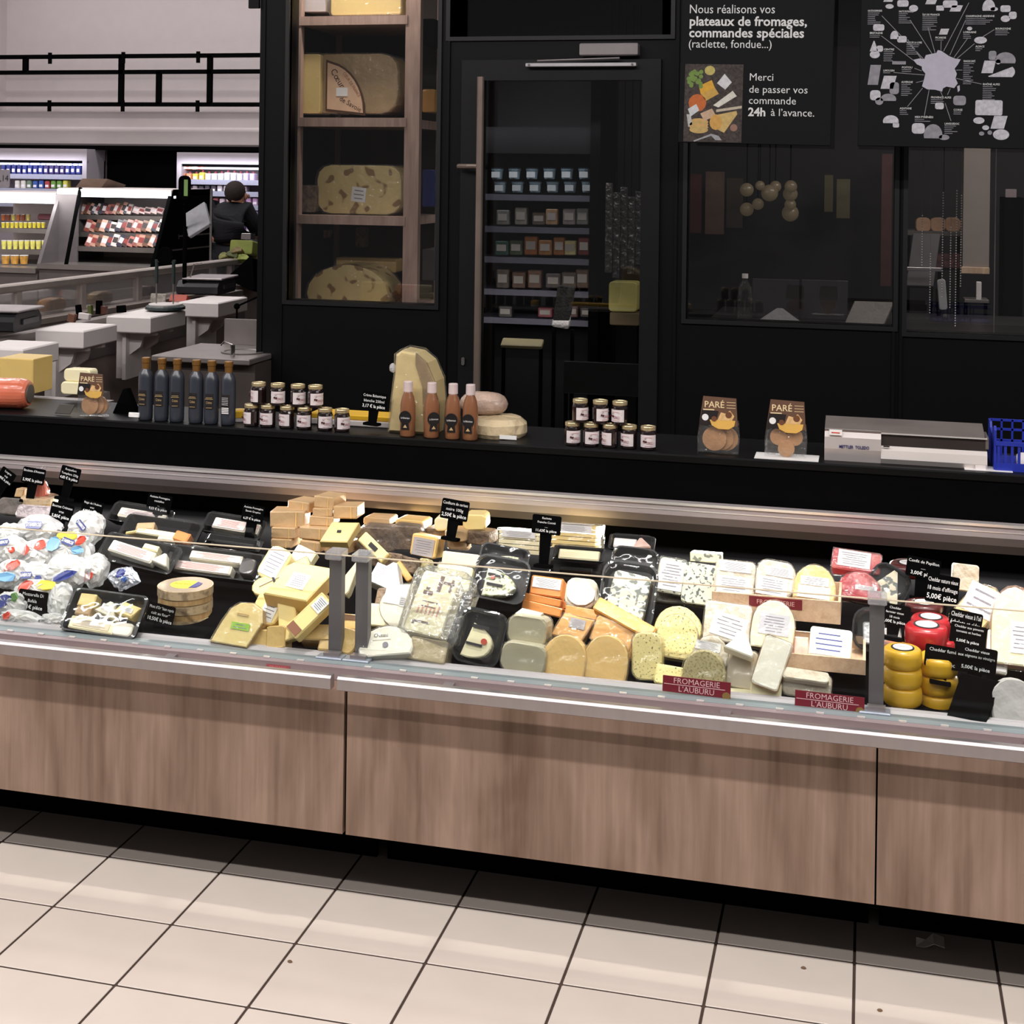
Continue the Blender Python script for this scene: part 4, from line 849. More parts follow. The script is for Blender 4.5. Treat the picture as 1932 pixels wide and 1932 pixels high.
B().box(u1, u2, -.099, -.094, .078, .0815).build('plate_edge', ALUW, r_); B().box(u2 - .004, u2 + .004, -.094, .0, .052, .082).build('end_bracket', STEELD, r_)
t = text('METTLER  TOLEDO', .0115, mat('navy_ink', (40, 38, 96), .5), r_, 0, 0, 0, .078, bold=.03); t.matrix_local = Matrix.Translation(((u0 + u1) / 2 + .004, -.1095, .040)) @ Matrix.Rotation(math.radians(88), 4, 'X')
B().box(u0 + .012, u0 + .046, -.109, -.102, .070, .084).build('warning_label', PAPER, r_); B().box(u0 + .018, u0 + .04, -.1096, -.109, .075, .078).build('red_print', REDP, r_)
B().box(u1 + .006, u1 + .022, -.107, -.104, .045, .048).build('badge', DK, r_); B().box(u2 - .03, u2 - .004, -.110, -.106, .0, .012).build('white_tab', WHITE, r_)
o = thing('paper_sheet', 'white sheet between the silver scale and the blue crate', 'paper', onL(1872, .06)); B().box(-.07, .05, -.03, .03, 0, .0015).build('sheet', PAPER, o)
# --- blue crate
P = onL(1950, .12); r_ = thing('blue_crate', 'bright blue plastic crate with slotted sides at the picture edge', 'crate', P); BL = mat('crate_blue', (34, 50, 160), .4, var=.05)
xw = 66 * k
B().box(-xw, .2, -.07, .12, 0, .006).build('crate_floor', BL, r_)
for i in range(14): B().box(-xw + .004 + i * .017, -xw + .011 + i * .017, -.075, -.068, .004, .072).build('slat', BL, r_)
B().box(-xw, .2, -.077, -.067, .066, .076).build('rim', BL, r_); B().box(-xw, .2, -.077, -.067, 0, .02).build('lower_band', BL, r_)
B().prism([(-.075, .0), (.12, .0), (.12, .105), (.07, .105), (.06, .09), (.0, .085), (-.02, .1), (-.06, .115), (-.075, .105)], -xw - .004, -xw + .002).build('end_wall', BL, r_, PXr)
for zz_ in (.045, .075, .1): B().box(-xw, .2, .112, .118, zz_, zz_ + .006).build('rear_bar', BL, r_)
for i in range(8): B().box(-xw + i * .028, -xw + .005 + i * .028, .112, .118, 0, .105).build('rear_slat', BL, r_)
S('white_bottle', 'white wrapped item lying inside the blue crate', 1932, 868, 26, 30, 60, WHITE, 'round', .03, Y=YL + .13, cat='packet')
# --- left end of ledge: orange roll, yellow block, white blocks, steel board
P = onL(20, .10); r_ = thing('orange_cheese_roll', 'orange-coated cheese roll lying on its side at the ledge end', 'cheese', P); k5 = pxm(YL + .1)
R_ = 31 * k5
B().lathe([(R_ * .55, -.10), (R_, -.085), (R_, .035), (R_ * .9, .052), (R_ * .78, .060)], 28).build('cheese_body', mat('orange_coat', (214, 112, 82), .35, coat=.6, bump=.2, bs=30, var=.1), r_, Matrix.Translation((0, 0, R_)) @ Matrix.Rotation(math.radians(74), 4, 'Z') @ Matrix.Rotation(math.radians(90), 4, 'X') @ Matrix.Rotation(0, 4, 'Z'))
r_.rotation_euler.z = math.radians(25)
B().lathe([(R_ * .62, .056), (R_ * .6, .064)], 24).build('end_disc', mat('grey_end', (92, 84, 80), .5), r_, Matrix.Translation((0, 0, R_)) @ Matrix.Rotation(math.radians(74), 4, 'Z') @ Matrix.Rotation(math.radians(90), 4, 'X'))
S('yellow_block', 'big smooth yellow cheese block behind the orange roll', 30, 709, 72, 66, 90, mat('smooth_yellow', (228, 196, 118), .5, coat=.2, var=.04), 'sharp', .12, Y=YL + .32)
S('white_cheese_half', 'pale crumbly cheese half on top of another behind the PARÉ bag', 145, 708, 56, 24, 88, 'pale', 'round', .05, Y=YL + .26)
S('white_cheese_half', 'pale crumbly cheese half below its twin behind the PARÉ bag', 142, 733, 62, 24, 88, 'pale', 'round', .06, Y=YL + .25)
P = onY(70, 768, YL + .28); r_ = thing('steel_cutting_board', 'steel edged board with a low rail behind the orange roll', 'board', P)
B().box(-.3, .2, -.06, .14, .0, .012).build('board', STEEL, r_); B().box(-.3, .2, -.064, -.06, -.02, .014).build('front_edge', ALUW, r_)
S('black_stand', 'black angled plastic stand with tiny holes between the PARÉ bag and the bottles', 234, 762, 56, 56, 88, MATT, 'tri', .03, Y=YL + .12, cat='stand')
S('white_card', 'small white card at the foot of the first balsamic bottle', 252, 783, 22, 9, 85, PAPER, 'sharp', .01, Y=YL + .02, cat='card')
o = S('clear_stand', 'clear bent plastic stand beside the far PARÉ bag', 122, 772, 40, 18, 80, mat('smoky_plastic', (88, 84, 80), .2, spec=.6), 'para', .004, Y=YL + .04, cat='stand')

# ================================================================== cheese display
# --- yellow hard cheese cluster
S('cheese_slab', 'large rounded yellow cheese slab with a bright green label at the front', 450, 1176, 94, 84, 62, 'comte', 'comte', .045, -4, st=[(.06, -.06, .4, .16, dict(m=GREEN, n=2)), (.05, .2, .25, .05, dict(n=0, m=CH['comted']))], rindm='comted', film=1)
S('cheese_slab', 'yellow slab with a narrow white label leaning behind the green-labelled one', 505, 1146, 58, 62, 55, 'comte', 'round', .045, -14, lift=.03, st=[(.1, 0, .5, .8)])
S('cheese_slab', 'broad yellow slab lying on top of the pile with a centred white label', 566, 1096, 112, 66, 32, 'comte', 'para', .045, -6, lift=.085, st=[(-.02, -.02, .34, .42, dict(rot=-4))], rindm='comted')
S('cheese_slab', 'long yellow slab with a round end and dark stamp across the pile', 530, 1088, 116, 34, 48, 'comte', 'end', .04, 33, lift=.075, st=[(-.12, 0, .04, .5, dict(m=INKB, n=0)), (-.2, 0, .36, .03, dict(m=INK, n=0))], rindm='greyw')
S('cheese_slab', 'yellow slab almost covered by a white label at the pile top', 517, 1062, 50, 62, 52, 'comte', 'round', .04, -18, lift=.085, st=[(0, .0, .8, .84)])
S('cheese_slab', 'slim slab with a white label beside the pale wood-coloured blocks', 568, 1052, 44, 40, 50, 'pale', 'sharp', .03, -20, lift=.09, st=[(-.05, .1, .8, .6)])
S('cheese_wedge', 'thin pointed golden wedge in the middle of the pile', 541, 1166, 44, 84, 62, 'comte', 'para', .03, 22, lift=.02)
S('cheese_bar', 'golden bar leaning with a blue and white code label at its top', 582, 1160, 34, 92, 55, 'comte', 'rect', .035, -38, lift=.035, st=[(.05, .3, .7, .3, dict(ink=BLUEP)), (0, -.38, .8, .18, dict(m=mat('brown_red_print', (150, 96, 66), .5), n=0))])
S('cheese_block', 'thick golden block end at the front of the yellow pile', 492, 1204, 34, 34, 70, 'comted', 'rect', .05, 3, lift=0)
S('cheese_block', 'golden rind block next to the pointed wedge at the front', 520, 1202, 38, 44, 68, 'comted', 'rect', .05, 8)
S('cheese_block', 'flat golden block lying low near the first glass post', 600, 1192, 74, 30, 50, 'comted', 'rect', .05, 4, lift=.01)
S('cheese_block', 'golden block corner low behind the first glass post', 628, 1216, 58, 24, 50, 'comted', 'rect', .04)
S('cheese_block', 'golden brown block shaded under the big yellow slab', 586, 1136, 50, 40, 60, 'comted', 'rect', .05, 10, lift=.03)
S('cheese_block', 'golden block in the gap between the glass posts', 655, 1172, 56, 30, 55, 'gold', 'round', .05, 0, lift=.02, st=[(0, .25, .7, .3, dict(m=mat('brown_band', (120, 84, 60), .5), n=0))])
S('cheese_block', 'lower golden block in the gap between the glass posts', 652, 1208, 46, 48, 60, 'comted', 'round', .05, -10)
# --- stack of pale wood-coloured blocks
T_ = [(562, 956, 46, 20, 3.76), (610, 948, 40, 22, 3.74), (608, 967, 38, 16, 3.73), (651, 967, 46, 24, 3.74), (542, 980, 66, 30, 3.71), (606, 984, 46, 18, 3.72), (534, 1006, 48, 21, 3.69), (590, 1007, 58, 23, 3.69), (530, 1026, 40, 17, 3.68), (584, 1031, 42, 20, 3.68), (630, 1034, 42, 22, 3.68)]
for i, (x, y, w_, h_, Y) in enumerate(T_):
    S('paper_wrapped_block', f'tan paper-wrapped cheese block, {ORD[i]} counting down from the top of the block pyramid', x, y, w_, h_, 86, 'tan', 'sharp', .09, random.uniform(-2, 2), random.uniform(-12, 12), 0, Y, group='tan wrapped blocks in the pyramid', st=[(.25, 0, .03, .9, dict(m=CH['gold'], n=0))])
S('cheese_wedge', 'flat yellow wedge with a dark stamp resting on the tan block pyramid', 640, 1003, 68, 38, 40, 'comte', 'para', .03, 4, Y=3.66, st=[(.0, .0, .12, .12, dict(m=INKB, n=0))])
S('cheese_wedge', 'slanted grey wedge glimpsed between the two glass posts', 660, 1085, 30, 70, 55, 'greyw', 'tri', .03, -20, lift=.06)
# --- brown rinds behind the posts
for i, (x, y, w_, h_, m, Y, lab) in enumerate([
    (712, 1018, 76, 44, 'rind', 3.72, 'long rough brown-rinded cheese block behind the second glass post'), (766, 1016, 64, 46, 'rind', 3.73, 'rough brown-rinded block beside the first, under golden slices'),
    (710, 984, 52, 14, 'tan', 3.8, 'thin pale cheese slice lying on the brown-rinded block'), (772, 990, 56, 18, 'gold', 3.79, 'golden cheese slice lying across the brown rinds'),
    (898, 1016, 52, 24, 'rind', 3.72, 'dark brown-rinded piece under the cheese behind the cherry jam tag'), (832, 989, 26, 26, 'pale', 3.74, 'small pale cheese corner peeking beside the cherry jam tag'),
    (895, 986, 44, 30, 'comte', 3.74, 'yellow cheese corner behind the cherry jam tag'), (860, 1012, 40, 22, 'tan', 3.70, 'tan wrapped block beneath the cherry jam tag'),
    (820, 1004, 42, 12, 'rind', 3.78, 'dark rind strip behind the grey-labelled block')]):
    S('rind_cheese', lab, x, y, w_, h_, 86, m, 'round', .08, random.uniform(-3, 3), random.uniform(-8, 8), 0, Y, film=i in (0, 1))
S('rind_cheese', 'low brown-rinded slab in front of the rough blocks', 728, 1056, 60, 30, 70, 'rind', 'rect', .06, -4, lift=.05)
S('rind_cheese', 'brown-rinded slab end beside the film packed white block', 762, 1064, 48, 30, 70, 'rind', 'rect', .06, -6, lift=.04)
S('rind_cheese', 'dark rough rind low behind the white half wheel', 735, 1140, 60, 60, 60, 'rind', 'rect', .05, lift=.0)
S('cheese_strip', 'narrow yellow cheese strip with stamped figures slanting down behind the post', 704, 1032, 66, 22, 62, 'comte', 'sharp', .03, -36, lift=.1, st=[(0, 0, .3, .4, dict(m=INKB, n=0))])
S('labelled_block', 'golden block with a large grey printed label behind the white packs', 800, 1030, 52, 42, 78, 'gold', 'rect', .07, -6, lift=.05, st=[(-.02, -.06, .8, .8, dict(m=mat('grey_label', (178, 172, 172), .5), n=6))])
S('cheese_piece', 'wrapped golden piece next to the grey-labelled block', 862, 1024, 38, 26, 75, 'tan', 'round', .05, 2, lift=.055, film=1)
S('cheese_piece', 'small round green-grey cheese low beside the rinds', 800, 1063, 22, 20, 70, 'green', 'round', .04, 0, lift=.04)
S('cheese_strip', 'small orange strip tilted on the brown rind', 761, 1077, 44, 12, 60, 'amber', 'sharp', .02, -46, lift=.07)
S('foil_wedge', 'silver-white foil wedge with a white label beside the second post', 733, 1084, 78, 50, 52, mat('silver_foil', (216, 218, 220), .3, .35, bump=.6, bs=25), 'tri', .05, -18, lift=.05, st=[(-.2, .0, .4, .5)])
S('half_wheel', 'pale half wheel with a white label near the second glass post', 744, 1142, 60, 90, 60, 'white', 'half', .05, -4, lift=.02, st=[(-.02, .22, .72, .4, dict(n=0)), (.25, .1, .2, .2, dict(n=4))], rindm='brie', film=1)
S('half_wheel', 'pale yellow cheese side under the half wheel', 712, 1160, 50, 42, 60, 'pale', 'rect', .04, 0, lift=0)
M_ = S('printed_pack', 'flat pale cheese pack with script print and a round stamp next to the second post', 728, 1208, 104, 56, 45, 'white', 'dome', .035, 10, lift=.01, st=[(-.08, .1, .34, .16, dict(n=0, m=CH['white']))], film=1)
text('Ossau', .014, INKB, M_, -.012, .012, .003, .05); B().prism(ell(0, -.012, .007, .007, 14), .001, .003).build('stamp', INK, M_)
S('film_bag_cheese', 'brownish cheese block lying in a clear bag at the front rail', 806, 1226, 76, 44, 60, mat('bagged_brown', (196, 178, 138), .5, coat=.4, bump=.4, var=.1), 'rect', .05, -4, film=1)
S('white_pack', 'pale pack with an orange band behind the big printed white block', 868, 1056, 72, 26, 70, 'pale', 'rect', .05, -2, lift=.08)
S('white_pack', 'wide pale block in film behind the big printed white block', 855, 1088, 70, 46, 60, 'pale', 'rect', .05, -6, lift=.06, film=1)
r_ = S('big_white_block', 'tall white film-packed cheese block with brown printing', 815, 1138, 76, 116, 50, 'pale', 'rect', .055, -8, lift=.03)
w_ = .075; BRN = mat('brown_print', (96, 62, 48), .5)
for a in ((.0, .03, .012, .05), (.012, .052, .034, .008), (.030, .034, .008, .04), (-.030, .018, .03, .012), (-.026, .03, .012, .008), (-.024, .0, .05, .003), (-.024, -.012, .045, .003), (-.030, -.052, .05, .006), (-.032, -.058, .008, .012)):
    B().box(a[0], a[0] + a[2] * .8, a[1], a[1] + a[3] * .8, .0006, .0016).build('print', BRN, r_)
for i in range(6): B().box(-.03 + .01 * i, -.026 + .01 * i, -.03, -.012 + .004 * (i % 3), .0006, .0014).build('pink_figure', PINKP, r_)
rough_up(B().prism(o_rect(.155, .19, .03, 5), -.05, .012, .012), .004).build('loose_bag', clear('loose_bag_film', (.96, .96, .95), .09, .10, 1, 26, .12, .6), r_, Matrix.Translation((.012, -.004, 0)))
# --- herb cheese trays
hl = lambda: None
def herb_tray(lab, px, py, w, h, tilt, roll, rotc, m='herbw', u=0, v=-.12, lift=0):
    t = tray(lab, px, py, w, h, tilt, [(u, v, .55, .62, m, 'half', .028, rotc)], roll, 0, .035, lift, rim=.22)
    return t
t = herb_tray('black domed tray holding a bitten-round herb cheese with a dark band, behind its twin', 950, 1056, 98, 54, 58, -6, 0, lift=.06)
t = herb_tray('black domed tray with a pale herb cheese and orange leaf print, near the white block', 944, 1092, 108, 84, 60, -6, 180, lift=.04)
o = B().box(-.028, .014, .0, .006, 0, .001).build('band', INKB, t, Matrix.Translation((-.006, .004, .001))); B().box(-.028, .014, .0, .006, 0, .001).build('band', INKB, t, Matrix.Translation((-.004, -.02, .001))); B().prism(ell(0, 0, .006, .005, 8), 0, .001).build('leaf_print', REDP, t, Matrix.Translation((-.02, 0, .0015)))
t = herb_tray('black domed tray with a creamy oval cheese at the front rail, orange fruit print', 906, 1202, 92, 106, 62, -8, 170, 'pale')
o = B().box(-.024, .016, .0, .008, 0, .001).build('band', INKB, t, Matrix.Translation((0, .018, .001))); B().box(-.028, .012, .0, .006, 0, .001).build('band', INKB, t, Matrix.Translation((-.002, -.022, .001))); B().prism(ell(0, 0, .008, .007, 8), 0, .001).build('fruit_print', REDP, t, Matrix.Translation((.012, -.008, .0015)))
# --- raclette slices
def slices(lab, px, py, w, h, n, Y, m='comte', film=1):
    M, ww, hh = frame(px, py, w, h, 78, 0, 0, .05, 0, Y); r = thing('raclette_slices', lab, 'cheese', M=M)
    for i in range(n):
        y0 = -hh / 2 + hh * i / n; B().box(-ww / 2 + random.uniform(0, .004), ww / 2 - random.uniform(0, .004), y0, y0 + hh / n * .8, -.09, random.uniform(-.003, 0)).build('slice', CH[m], r)
    B().box(-ww * .44, ww * .36, hh * .5, hh * .5 + .001, -.07, 0).build('top_label', PAPER, r); sticker(r, 0, .32, .8, .3, ww, hh)
    if film: rough_up(B().box(-ww * .52, ww * .56, -hh * .5, hh * .53, -.095, .004), .001).build('film_wrap', FILM, r)
slices('stack of pale raclette slices with a white label beside the raclette tag', 978, 1022, 80, 44, 5, 3.7, 'pale')
slices('striped stack of raclette slices in film behind the raclette tag', 1082, 1012, 86, 46, 6, 3.74)
tray('shallow black tray of thin slices under the striped raclette stack', 1092, 1044, 98, 26, 45, [(0, 0, .8, .7, 'pale', 'rect', .01, 0)], depth=.02, Y=3.68, rim=.1)
tray('lower black tray with film glints under the raclette slices', 1086, 1072, 106, 26, 45, [(0, 0, .6, .4, TRAY, 'rect', .01, 0)], depth=.02, lift=.02, rim=.1)
tray('small black tray of pink sliced ham at the back beside the rounded black trays', 1192, 1024, 88, 28, 45, [(-.15, 0, .5, .6, PAPER, 'rect', .014, 0), (.2, 0, .4, .7, 'meat', 'tri', .02, 10)], Y=3.72, depth=.02, rim=.15)
# --- orange group
S('orange_block', 'orange cheese block with a white label on top near the white disc', 1031, 1106, 62, 36, 62, 'orange', 'sharp', .05, -3, lift=.035, st=[(0, .15, .88, .55)])
S('orange_slab', 'flat orange slab, upper of two under the labelled orange block', 1020, 1131, 80, 14, 70, 'orange', 'sharp', .07, -6, lift=.02)
S('orange_slab', 'flat orange slab, lower of two under the labelled orange block', 1022, 1148, 78, 18, 70, 'orange', 'sharp', .07, -8, lift=0)
S('pink_block', 'pinkish soft cheese side below the glaring white disc', 1096, 1138, 58, 34, 60, mat('pink_rind', (226, 168, 140), .5, coat=.4), 'round', .05, 0, lift=.01)
S('white_disc', 'round cheese with a glaring white label leaning above the amber packs', 1096, 1118, 60, 56, 58, 'brie', 'round', .035, 0, lift=.035, st=[(0, -.05, .0, .0, dict(n=0))])
S('white_label_disc', 'plain round white label lit brightly on the round cheese', 1096, 1120, 54, 44, 58, PAPER, 'disc', .003, 0, lift=.06, cat='label')
S('grey_side_block', 'grey-cream wrapped cheese block on top of its twin at the front rail', 994, 1190, 74, 56, 78, 'grey', 'round', .07, -3, lift=.045, film=1, rindm=None)
S('grey_side_block', 'grey-cream wrapped cheese block under its twin, at the front rail', 987, 1243, 86, 58, 80, 'grey', 'round', .08, -4, film=1)
S('white_slice', 'thin white cheese slice lying on the grey-cream blocks', 998, 1157, 54, 14, 50, 'white', 'para', .02, -8, lift=.09)
S('amber_pack', 'amber cheese pack standing behind the arch cheeses, nearer the grey blocks', 1080, 1184, 76, 46, 62, 'amber', 'para', .03, -8, lift=.025, st=[(.1, .2, .4, .4, dict(m=mat('grey_label', (178, 172, 172), .5)))], film=1)
S('amber_pack', 'amber cheese pack standing behind the second arch cheese', 1156, 1196, 78, 50, 62, 'amber', 'rect', .03, -14, lift=.02, film=1)
S('amber_slab', 'long dark amber slab slanting down toward the herb slab', 1178, 1166, 126, 26, 52, 'amber', 'sharp', .035, -24, lift=.06)
S('amber_slab', 'orange rind edge behind the two amber packs', 1110, 1158, 90, 20, 60, 'orange', 'sharp', .03, -5, lift=.04)
S('arch_cheese', 'golden arch-shaped cheese with a shiny highlight, first of the pair at the rail', 1066, 1238, 80, 82, 72, 'gold', 'arch', .035, -2, film=1)
S('arch_cheese', 'golden arch-shaped cheese, second of the pair at the rail', 1144, 1241, 82, 86, 72, 'gold', 'arch', .035, -2, film=1)
S('herb_slab', 'upright yellow slab with sparse herb flecks beside the arch pair', 1220, 1238, 56, 90, 72, 'herb', 'round', .045, 3, film=1)
S('cream_sliver', 'orange rind sliver beneath the amber pack end', 1176, 1216, 30, 50, 60, 'amber', 'arch', .03, 0, lift=.0)
# --- blue cheese trays
tray('empty-looking rounded black tray with a clear domed lid behind the blue cheese tray', 1197, 1062, 90, 60, 62, [(.1, .0, .4, .4, TRAY, 'disc', .012, 0)], -3, 0, .04, .07, rim=.3)
tray('tall rounded black tray holding a long blue-veined slab', 1184, 1122, 108, 130, 60, [(.0, -.08, .66, .80, 'blue', 'rect', .035, -6)], -3, 0, .04, .02, rim=.25)
S('blue_wedge', 'blue-veined wedge in film with a large printed label', 1266, 1086, 52, 66, 64, 'bluefine', 'rect', .05, -5, lift=.045, st=[(0, 0, .9, .85, dict(n=8))], film=1)
S('clear_tub', 'clear crumpled tray under the labelled blue wedge', 1264, 1128, 54, 20, 60, mat('clear_tub', (120, 116, 100), .3, coat=.6, bump=.5, c2=(50, 48, 44), vs=40), 'rect', .03, 0, lift=.02)
S('blue_slab', 'tall speckled blue cheese slab beside the labelled wedge', 1322, 1102, 68, 78, 64, 'bluefine', 'rect', .05, -4, lift=.03)
S('blue_slab', 'blue-veined block peeking out behind the speckled slab', 1331, 1052, 58, 18, 80, 'blue', 'rect', .06, 0, lift=.10)
# --- wooden box 1 with three labelled cheeses
def wbox(label, px, py, w, h, Y0, depth, hgt_in, yaw=0):
    M, ww, hh = frame(px, py, w, h, 90, 0, yaw, .01, 0, Y0); r = thing('wooden_box', label, 'box', M=M)
    def p(n_, *a): B().box(*a).build(n_, CRATE, r)
    p('front_board', -ww / 2, ww / 2, -hh / 2, hh / 2, -.006, 0); p('back_board', -ww / 2, ww / 2, -hh / 2, hh / 2, -depth, -depth + .006)
    p('side_board', -ww / 2, -ww / 2 + .006, -hh / 2, hh / 2, -depth + .006, -.006); p('side_board', ww / 2 - .006, ww / 2, -hh / 2, hh / 2, -depth + .006, -.006)
    p('floor_board', -ww / 2 + .006, ww / 2 - .006, -hh / 2, -hh / 2 + .005, -depth + .006, -.006); return r, ww, hh
r_, w_, h_ = wbox('pale wooden box with a claret FROMAGERIE card holding three labelled cheeses', 1463, 1147, 240, 42, 3.44, .17, 0)
cd = B().box(-.062, .062, -.012, .012, 0, .001).build('claret_card', RED, r_, Matrix.Translation((.0, .012, .0005)))
text('FROMAGERIE', .015, mat('pinkish_print', (214, 176, 176), .5), cd, 0, .0, .0014, .10)
S('box_cheese', 'blue-speckled labelled cheese in the wooden box, nearest the blue slab', 1386, 1090, 74, 64, 62, 'brie', 'rect', .04, -2, Y=3.50, st=[(0, .32, .8, .3), (-.02, -.22, .86, .5, dict(n=6))], film=1)
S('box_cheese', 'middle labelled cheese of three in the wooden box', 1462, 1092, 72, 68, 62, 'brie', 'round', .04, -5, Y=3.50, st=[(.1, .2, .7, .25), (-.05, -.22, .8, .5, dict(n=6))], film=1)
S('box_cheese', 'golden arch cheese with a white base label, third in the wooden box', 1537, 1098, 80, 66, 62, 'gold', 'dome', .045, -3, Y=3.50, st=[(0, .02, .66, .25), (0, -.3, .74, .34, dict(n=0))], film=1)
# --- yellow herb pair, square cheese, arch with label
S('herb_half', 'upper rounded yellow herb cheese of the overlapping pair', 1280, 1172, 88, 58, 66, 'herb', 'dome', .04, -2, lift=.045, rindm='green')
S('herb_half', 'lower rounded yellow herb cheese with shiny white highlights', 1277, 1200, 78, 84, 64, 'herb', 'arch', .04, -4, lift=.02, st=[(0, .02, .0, .0, dict(n=0))], film=1, rindm='green')
S('square_cheese', 'square bloomy cheese in film with a slanted printed label', 1372, 1174, 88, 74, 62, 'brie', 'rect', .045, -3, lift=.03, st=[(.05, -.1, .75, .6, dict(n=5, rot=-10))], film=1)
S('arch_cheese', 'tall arch cheese with a grey printed label and orange rind', 1459, 1178, 80, 92, 64, 'pale', 'arch', .045, -4, lift=.03, st=[(.02, .0, .72, .44, dict(n=6, m=mat('grey_label2', (206, 204, 208), .5)))], rindm='amber', film=1)
# --- wooden box 2
r_, w_, h_ = wbox('shallow pale wooden box near the front rail with a labelled square cheese inside', 1558, 1253, 146, 28, 3.30, .17, 0)
S('box_cheese', 'square cheese under a glaring white label in the front wooden box', 1567, 1213, 78, 58, 50, 'white', 'rect', .03, -3, Y=3.36, st=[(-.04, 0, .84, .84, dict(n=4, ink=BLUEP))])
S('box_cheese', 'pinkish cheese end tucked inside the front wooden box', 1511, 1219, 30, 36, 60, 'meat', 'rect', .03, 3, Y=3.37)
# --- front pieces
S('yellow_corner', 'low yellow herb cheese corner beside the green-grey arch', 1262, 1274, 54, 38, 60, 'herb', 'rect', .03, -5)
S('labelled_round', 'cheese with an orange rind and crumpled label behind the green-grey arch', 1342, 1226, 68, 56, 62, 'brie', 'dome', .04, -6, lift=.035, rindm='amber', film=1, st=[(-.1, .1, .7, .3)])
S('green_arch', 'dull green-grey arch-shaped cheese with herb flecks at the rail', 1328, 1267, 80, 80, 76, 'green', 'arch', .045, -2, film=1)
S('cream_wedge', 'small cream wedge with a grey top resting on the pale slab', 1399, 1212, 58, 38, 50, 'white', 'tri', .035, -16, lift=.08)
S('pale_slab', 'grey-cream slab standing under the small cream wedge', 1398, 1262, 54, 74, 68, mat('grey_cream', (218, 206, 182), .45, coat=.3), 'rect', .04, -6, film=1)
S('pale_slab', 'bright white slab tilted across the rail beside the grey-cream slab', 1456, 1250, 52, 98, 62, 'white', 'rect', .035, -16, lift=.02, film=1, rindm='amber')
S('pale_slab', 'cream slab base peeking under the bright tilted slab', 1445, 1300, 58, 32, 66, 'pale', 'rect', .03, -3)
S('pale_slab', 'cream slab corner beneath the grey-cream slab', 1397, 1305, 44, 12, 66, 'pale', 'rect', .03, 0)
S('brie_block', 'thick wrinkled white-rinded block at the rail before the wooden box', 1522, 1299, 90, 36, 80, 'brie', 'round', .09, -2, film=1)
S('brie_block', 'wrinkled white top half resting on the rinded block', 1520, 1273, 86, 22, 45, 'brie', 'round', .02, -3, lift=.045)
# claret cards
for i, (x, y, lab) in enumerate([(1314, 1296, 'claret card reading FROMAGERIE L’AUBURU on the rail before the green-grey arch'), (1565, 1324, 'claret card reading FROMAGERIE L’AUBURU on the rail beside the glass post')]):
    M, w_, h_ = frame(x, y, 128, 30, 88, -1, Y=3.152); r_ = thing('brand_card', lab, 'sign', M=M); B().box(-w_ / 2, w_ / 2, -h_ / 2, h_ / 2, -.002, 0).build('card', RED, r_)
    text('FROMAGERIE', h_ * .5, mat('pinkish_print', (214, 176, 176), .5), r_, 0, h_ * .24, .0006, w_ * .72); text('L’AUBURU', h_ * .5, mat('pinkish_print', (214, 176, 176), .5), r_, 0, -h_ * .26, .0006, w_ * .52)
    B().box(-w_ * .48, w_ * .42, -.0006, .0006, 0, .0006).build('rule', mat('pinkish_print', (214, 176, 176), .5), r_); B().prism(ell(w_ * .44, -h_ * .35, .009, .008, 12), 0, .002).build('seal', mat('gold_seal', (150, 120, 70), .4, .4), r_)
# --- red packs, trays, wedges at right
S('red_pack', 'red-wrapped cheese pack with a big white label at the back', 1616, 1058, 88, 38, 50, 'redmeat', 'rect', .04, -5, lift=.09, st=[(-.05, .05, .68, .8)], film=1)
S('red_pack', 'red-wrapped cheese pack below the labelled one with a small white strip', 1622, 1104, 80, 52, 62, 'redmeat', 'dome', .05, -3, lift=.045, st=[(.15, -.08, .5, .16)], film=1)
tray('black triangular tray with a grey-green blue cheese wedge leaning at the back', 1677, 1102, 76, 72, 64, [(0, -.02, .84, .84, 'blue', 'tri', .02, 0)], -28, 0, .025, .05, rim=.35)
tray('flat black tray with pale shreds in front of the red packs', 1650, 1126, 104, 34, 60, [(0, -.1, .8, .4, 'blue', 'rect', .012, 0)], -6, 0, .03, .03, rim=.3)
tray('rounded black tray with silvery foil piece behind the glass post', 1660, 1190, 102, 84, 64, [(-.1, -.05, .4, .5, mat('silver_foil', (216, 218, 220), .3, .35, bump=.6, bs=25), 'rect', .02, 5), (.25, -.1, .3, .5, PAPER, 'rect', .02, 12)], -4, 0, .04, .01, rim=.35)
def wheel(name, label, px, py, w, hm, m, lift, Y=None, ov=True, grp=None):
    P = onDeck(px, py, lift + hm) if Y is None else onY(px, py, Y); R_ = w / 2 * dist(P) / F
    P.z -= hm; r = thing(name, label, 'cheese', P, grp)
    B().lathe([(R_ * .86, 0), (R_ * .97, hm * .12), (R_, hm * .35), (R_, hm * .65), (R_ * .97, hm * .88), (R_ * .86, hm), (R_ * .4, hm * 1.01)], 28).build('wax_coat', CH[m], r, smooth=True)
    if ov:
        B().lathe([(R_ * .60, hm * 1.0), (R_ * .60, hm * 1.03)], 24).build('dark_ring', INKB, r); B().lathe([(R_ * .5, hm * 1.02), (R_ * .5, hm * 1.05)], 24).build('label', PAPER, r)
        t = text('Cheddar', R_ * .3, INK, r, 0, 0, hm * 1.06 + .0006, R_ * .8)
    return r
def wh(px, py, w, hm, m, Y, lab, ov=True): return wheel('wax_cheese', lab, px, py, w, hm, m, 0, Y, ov)
H1 = .0405
wh(1703, 1292, 72, H1, 'yellowwax', 3.25, 'yellow waxed cheese at the bottom of the left stack by the glass post', False)
wh(1703, 1257, 72, H1, 'yellowwax', 3.25, 'yellow waxed cheese in the middle of the stack by the glass post', False)
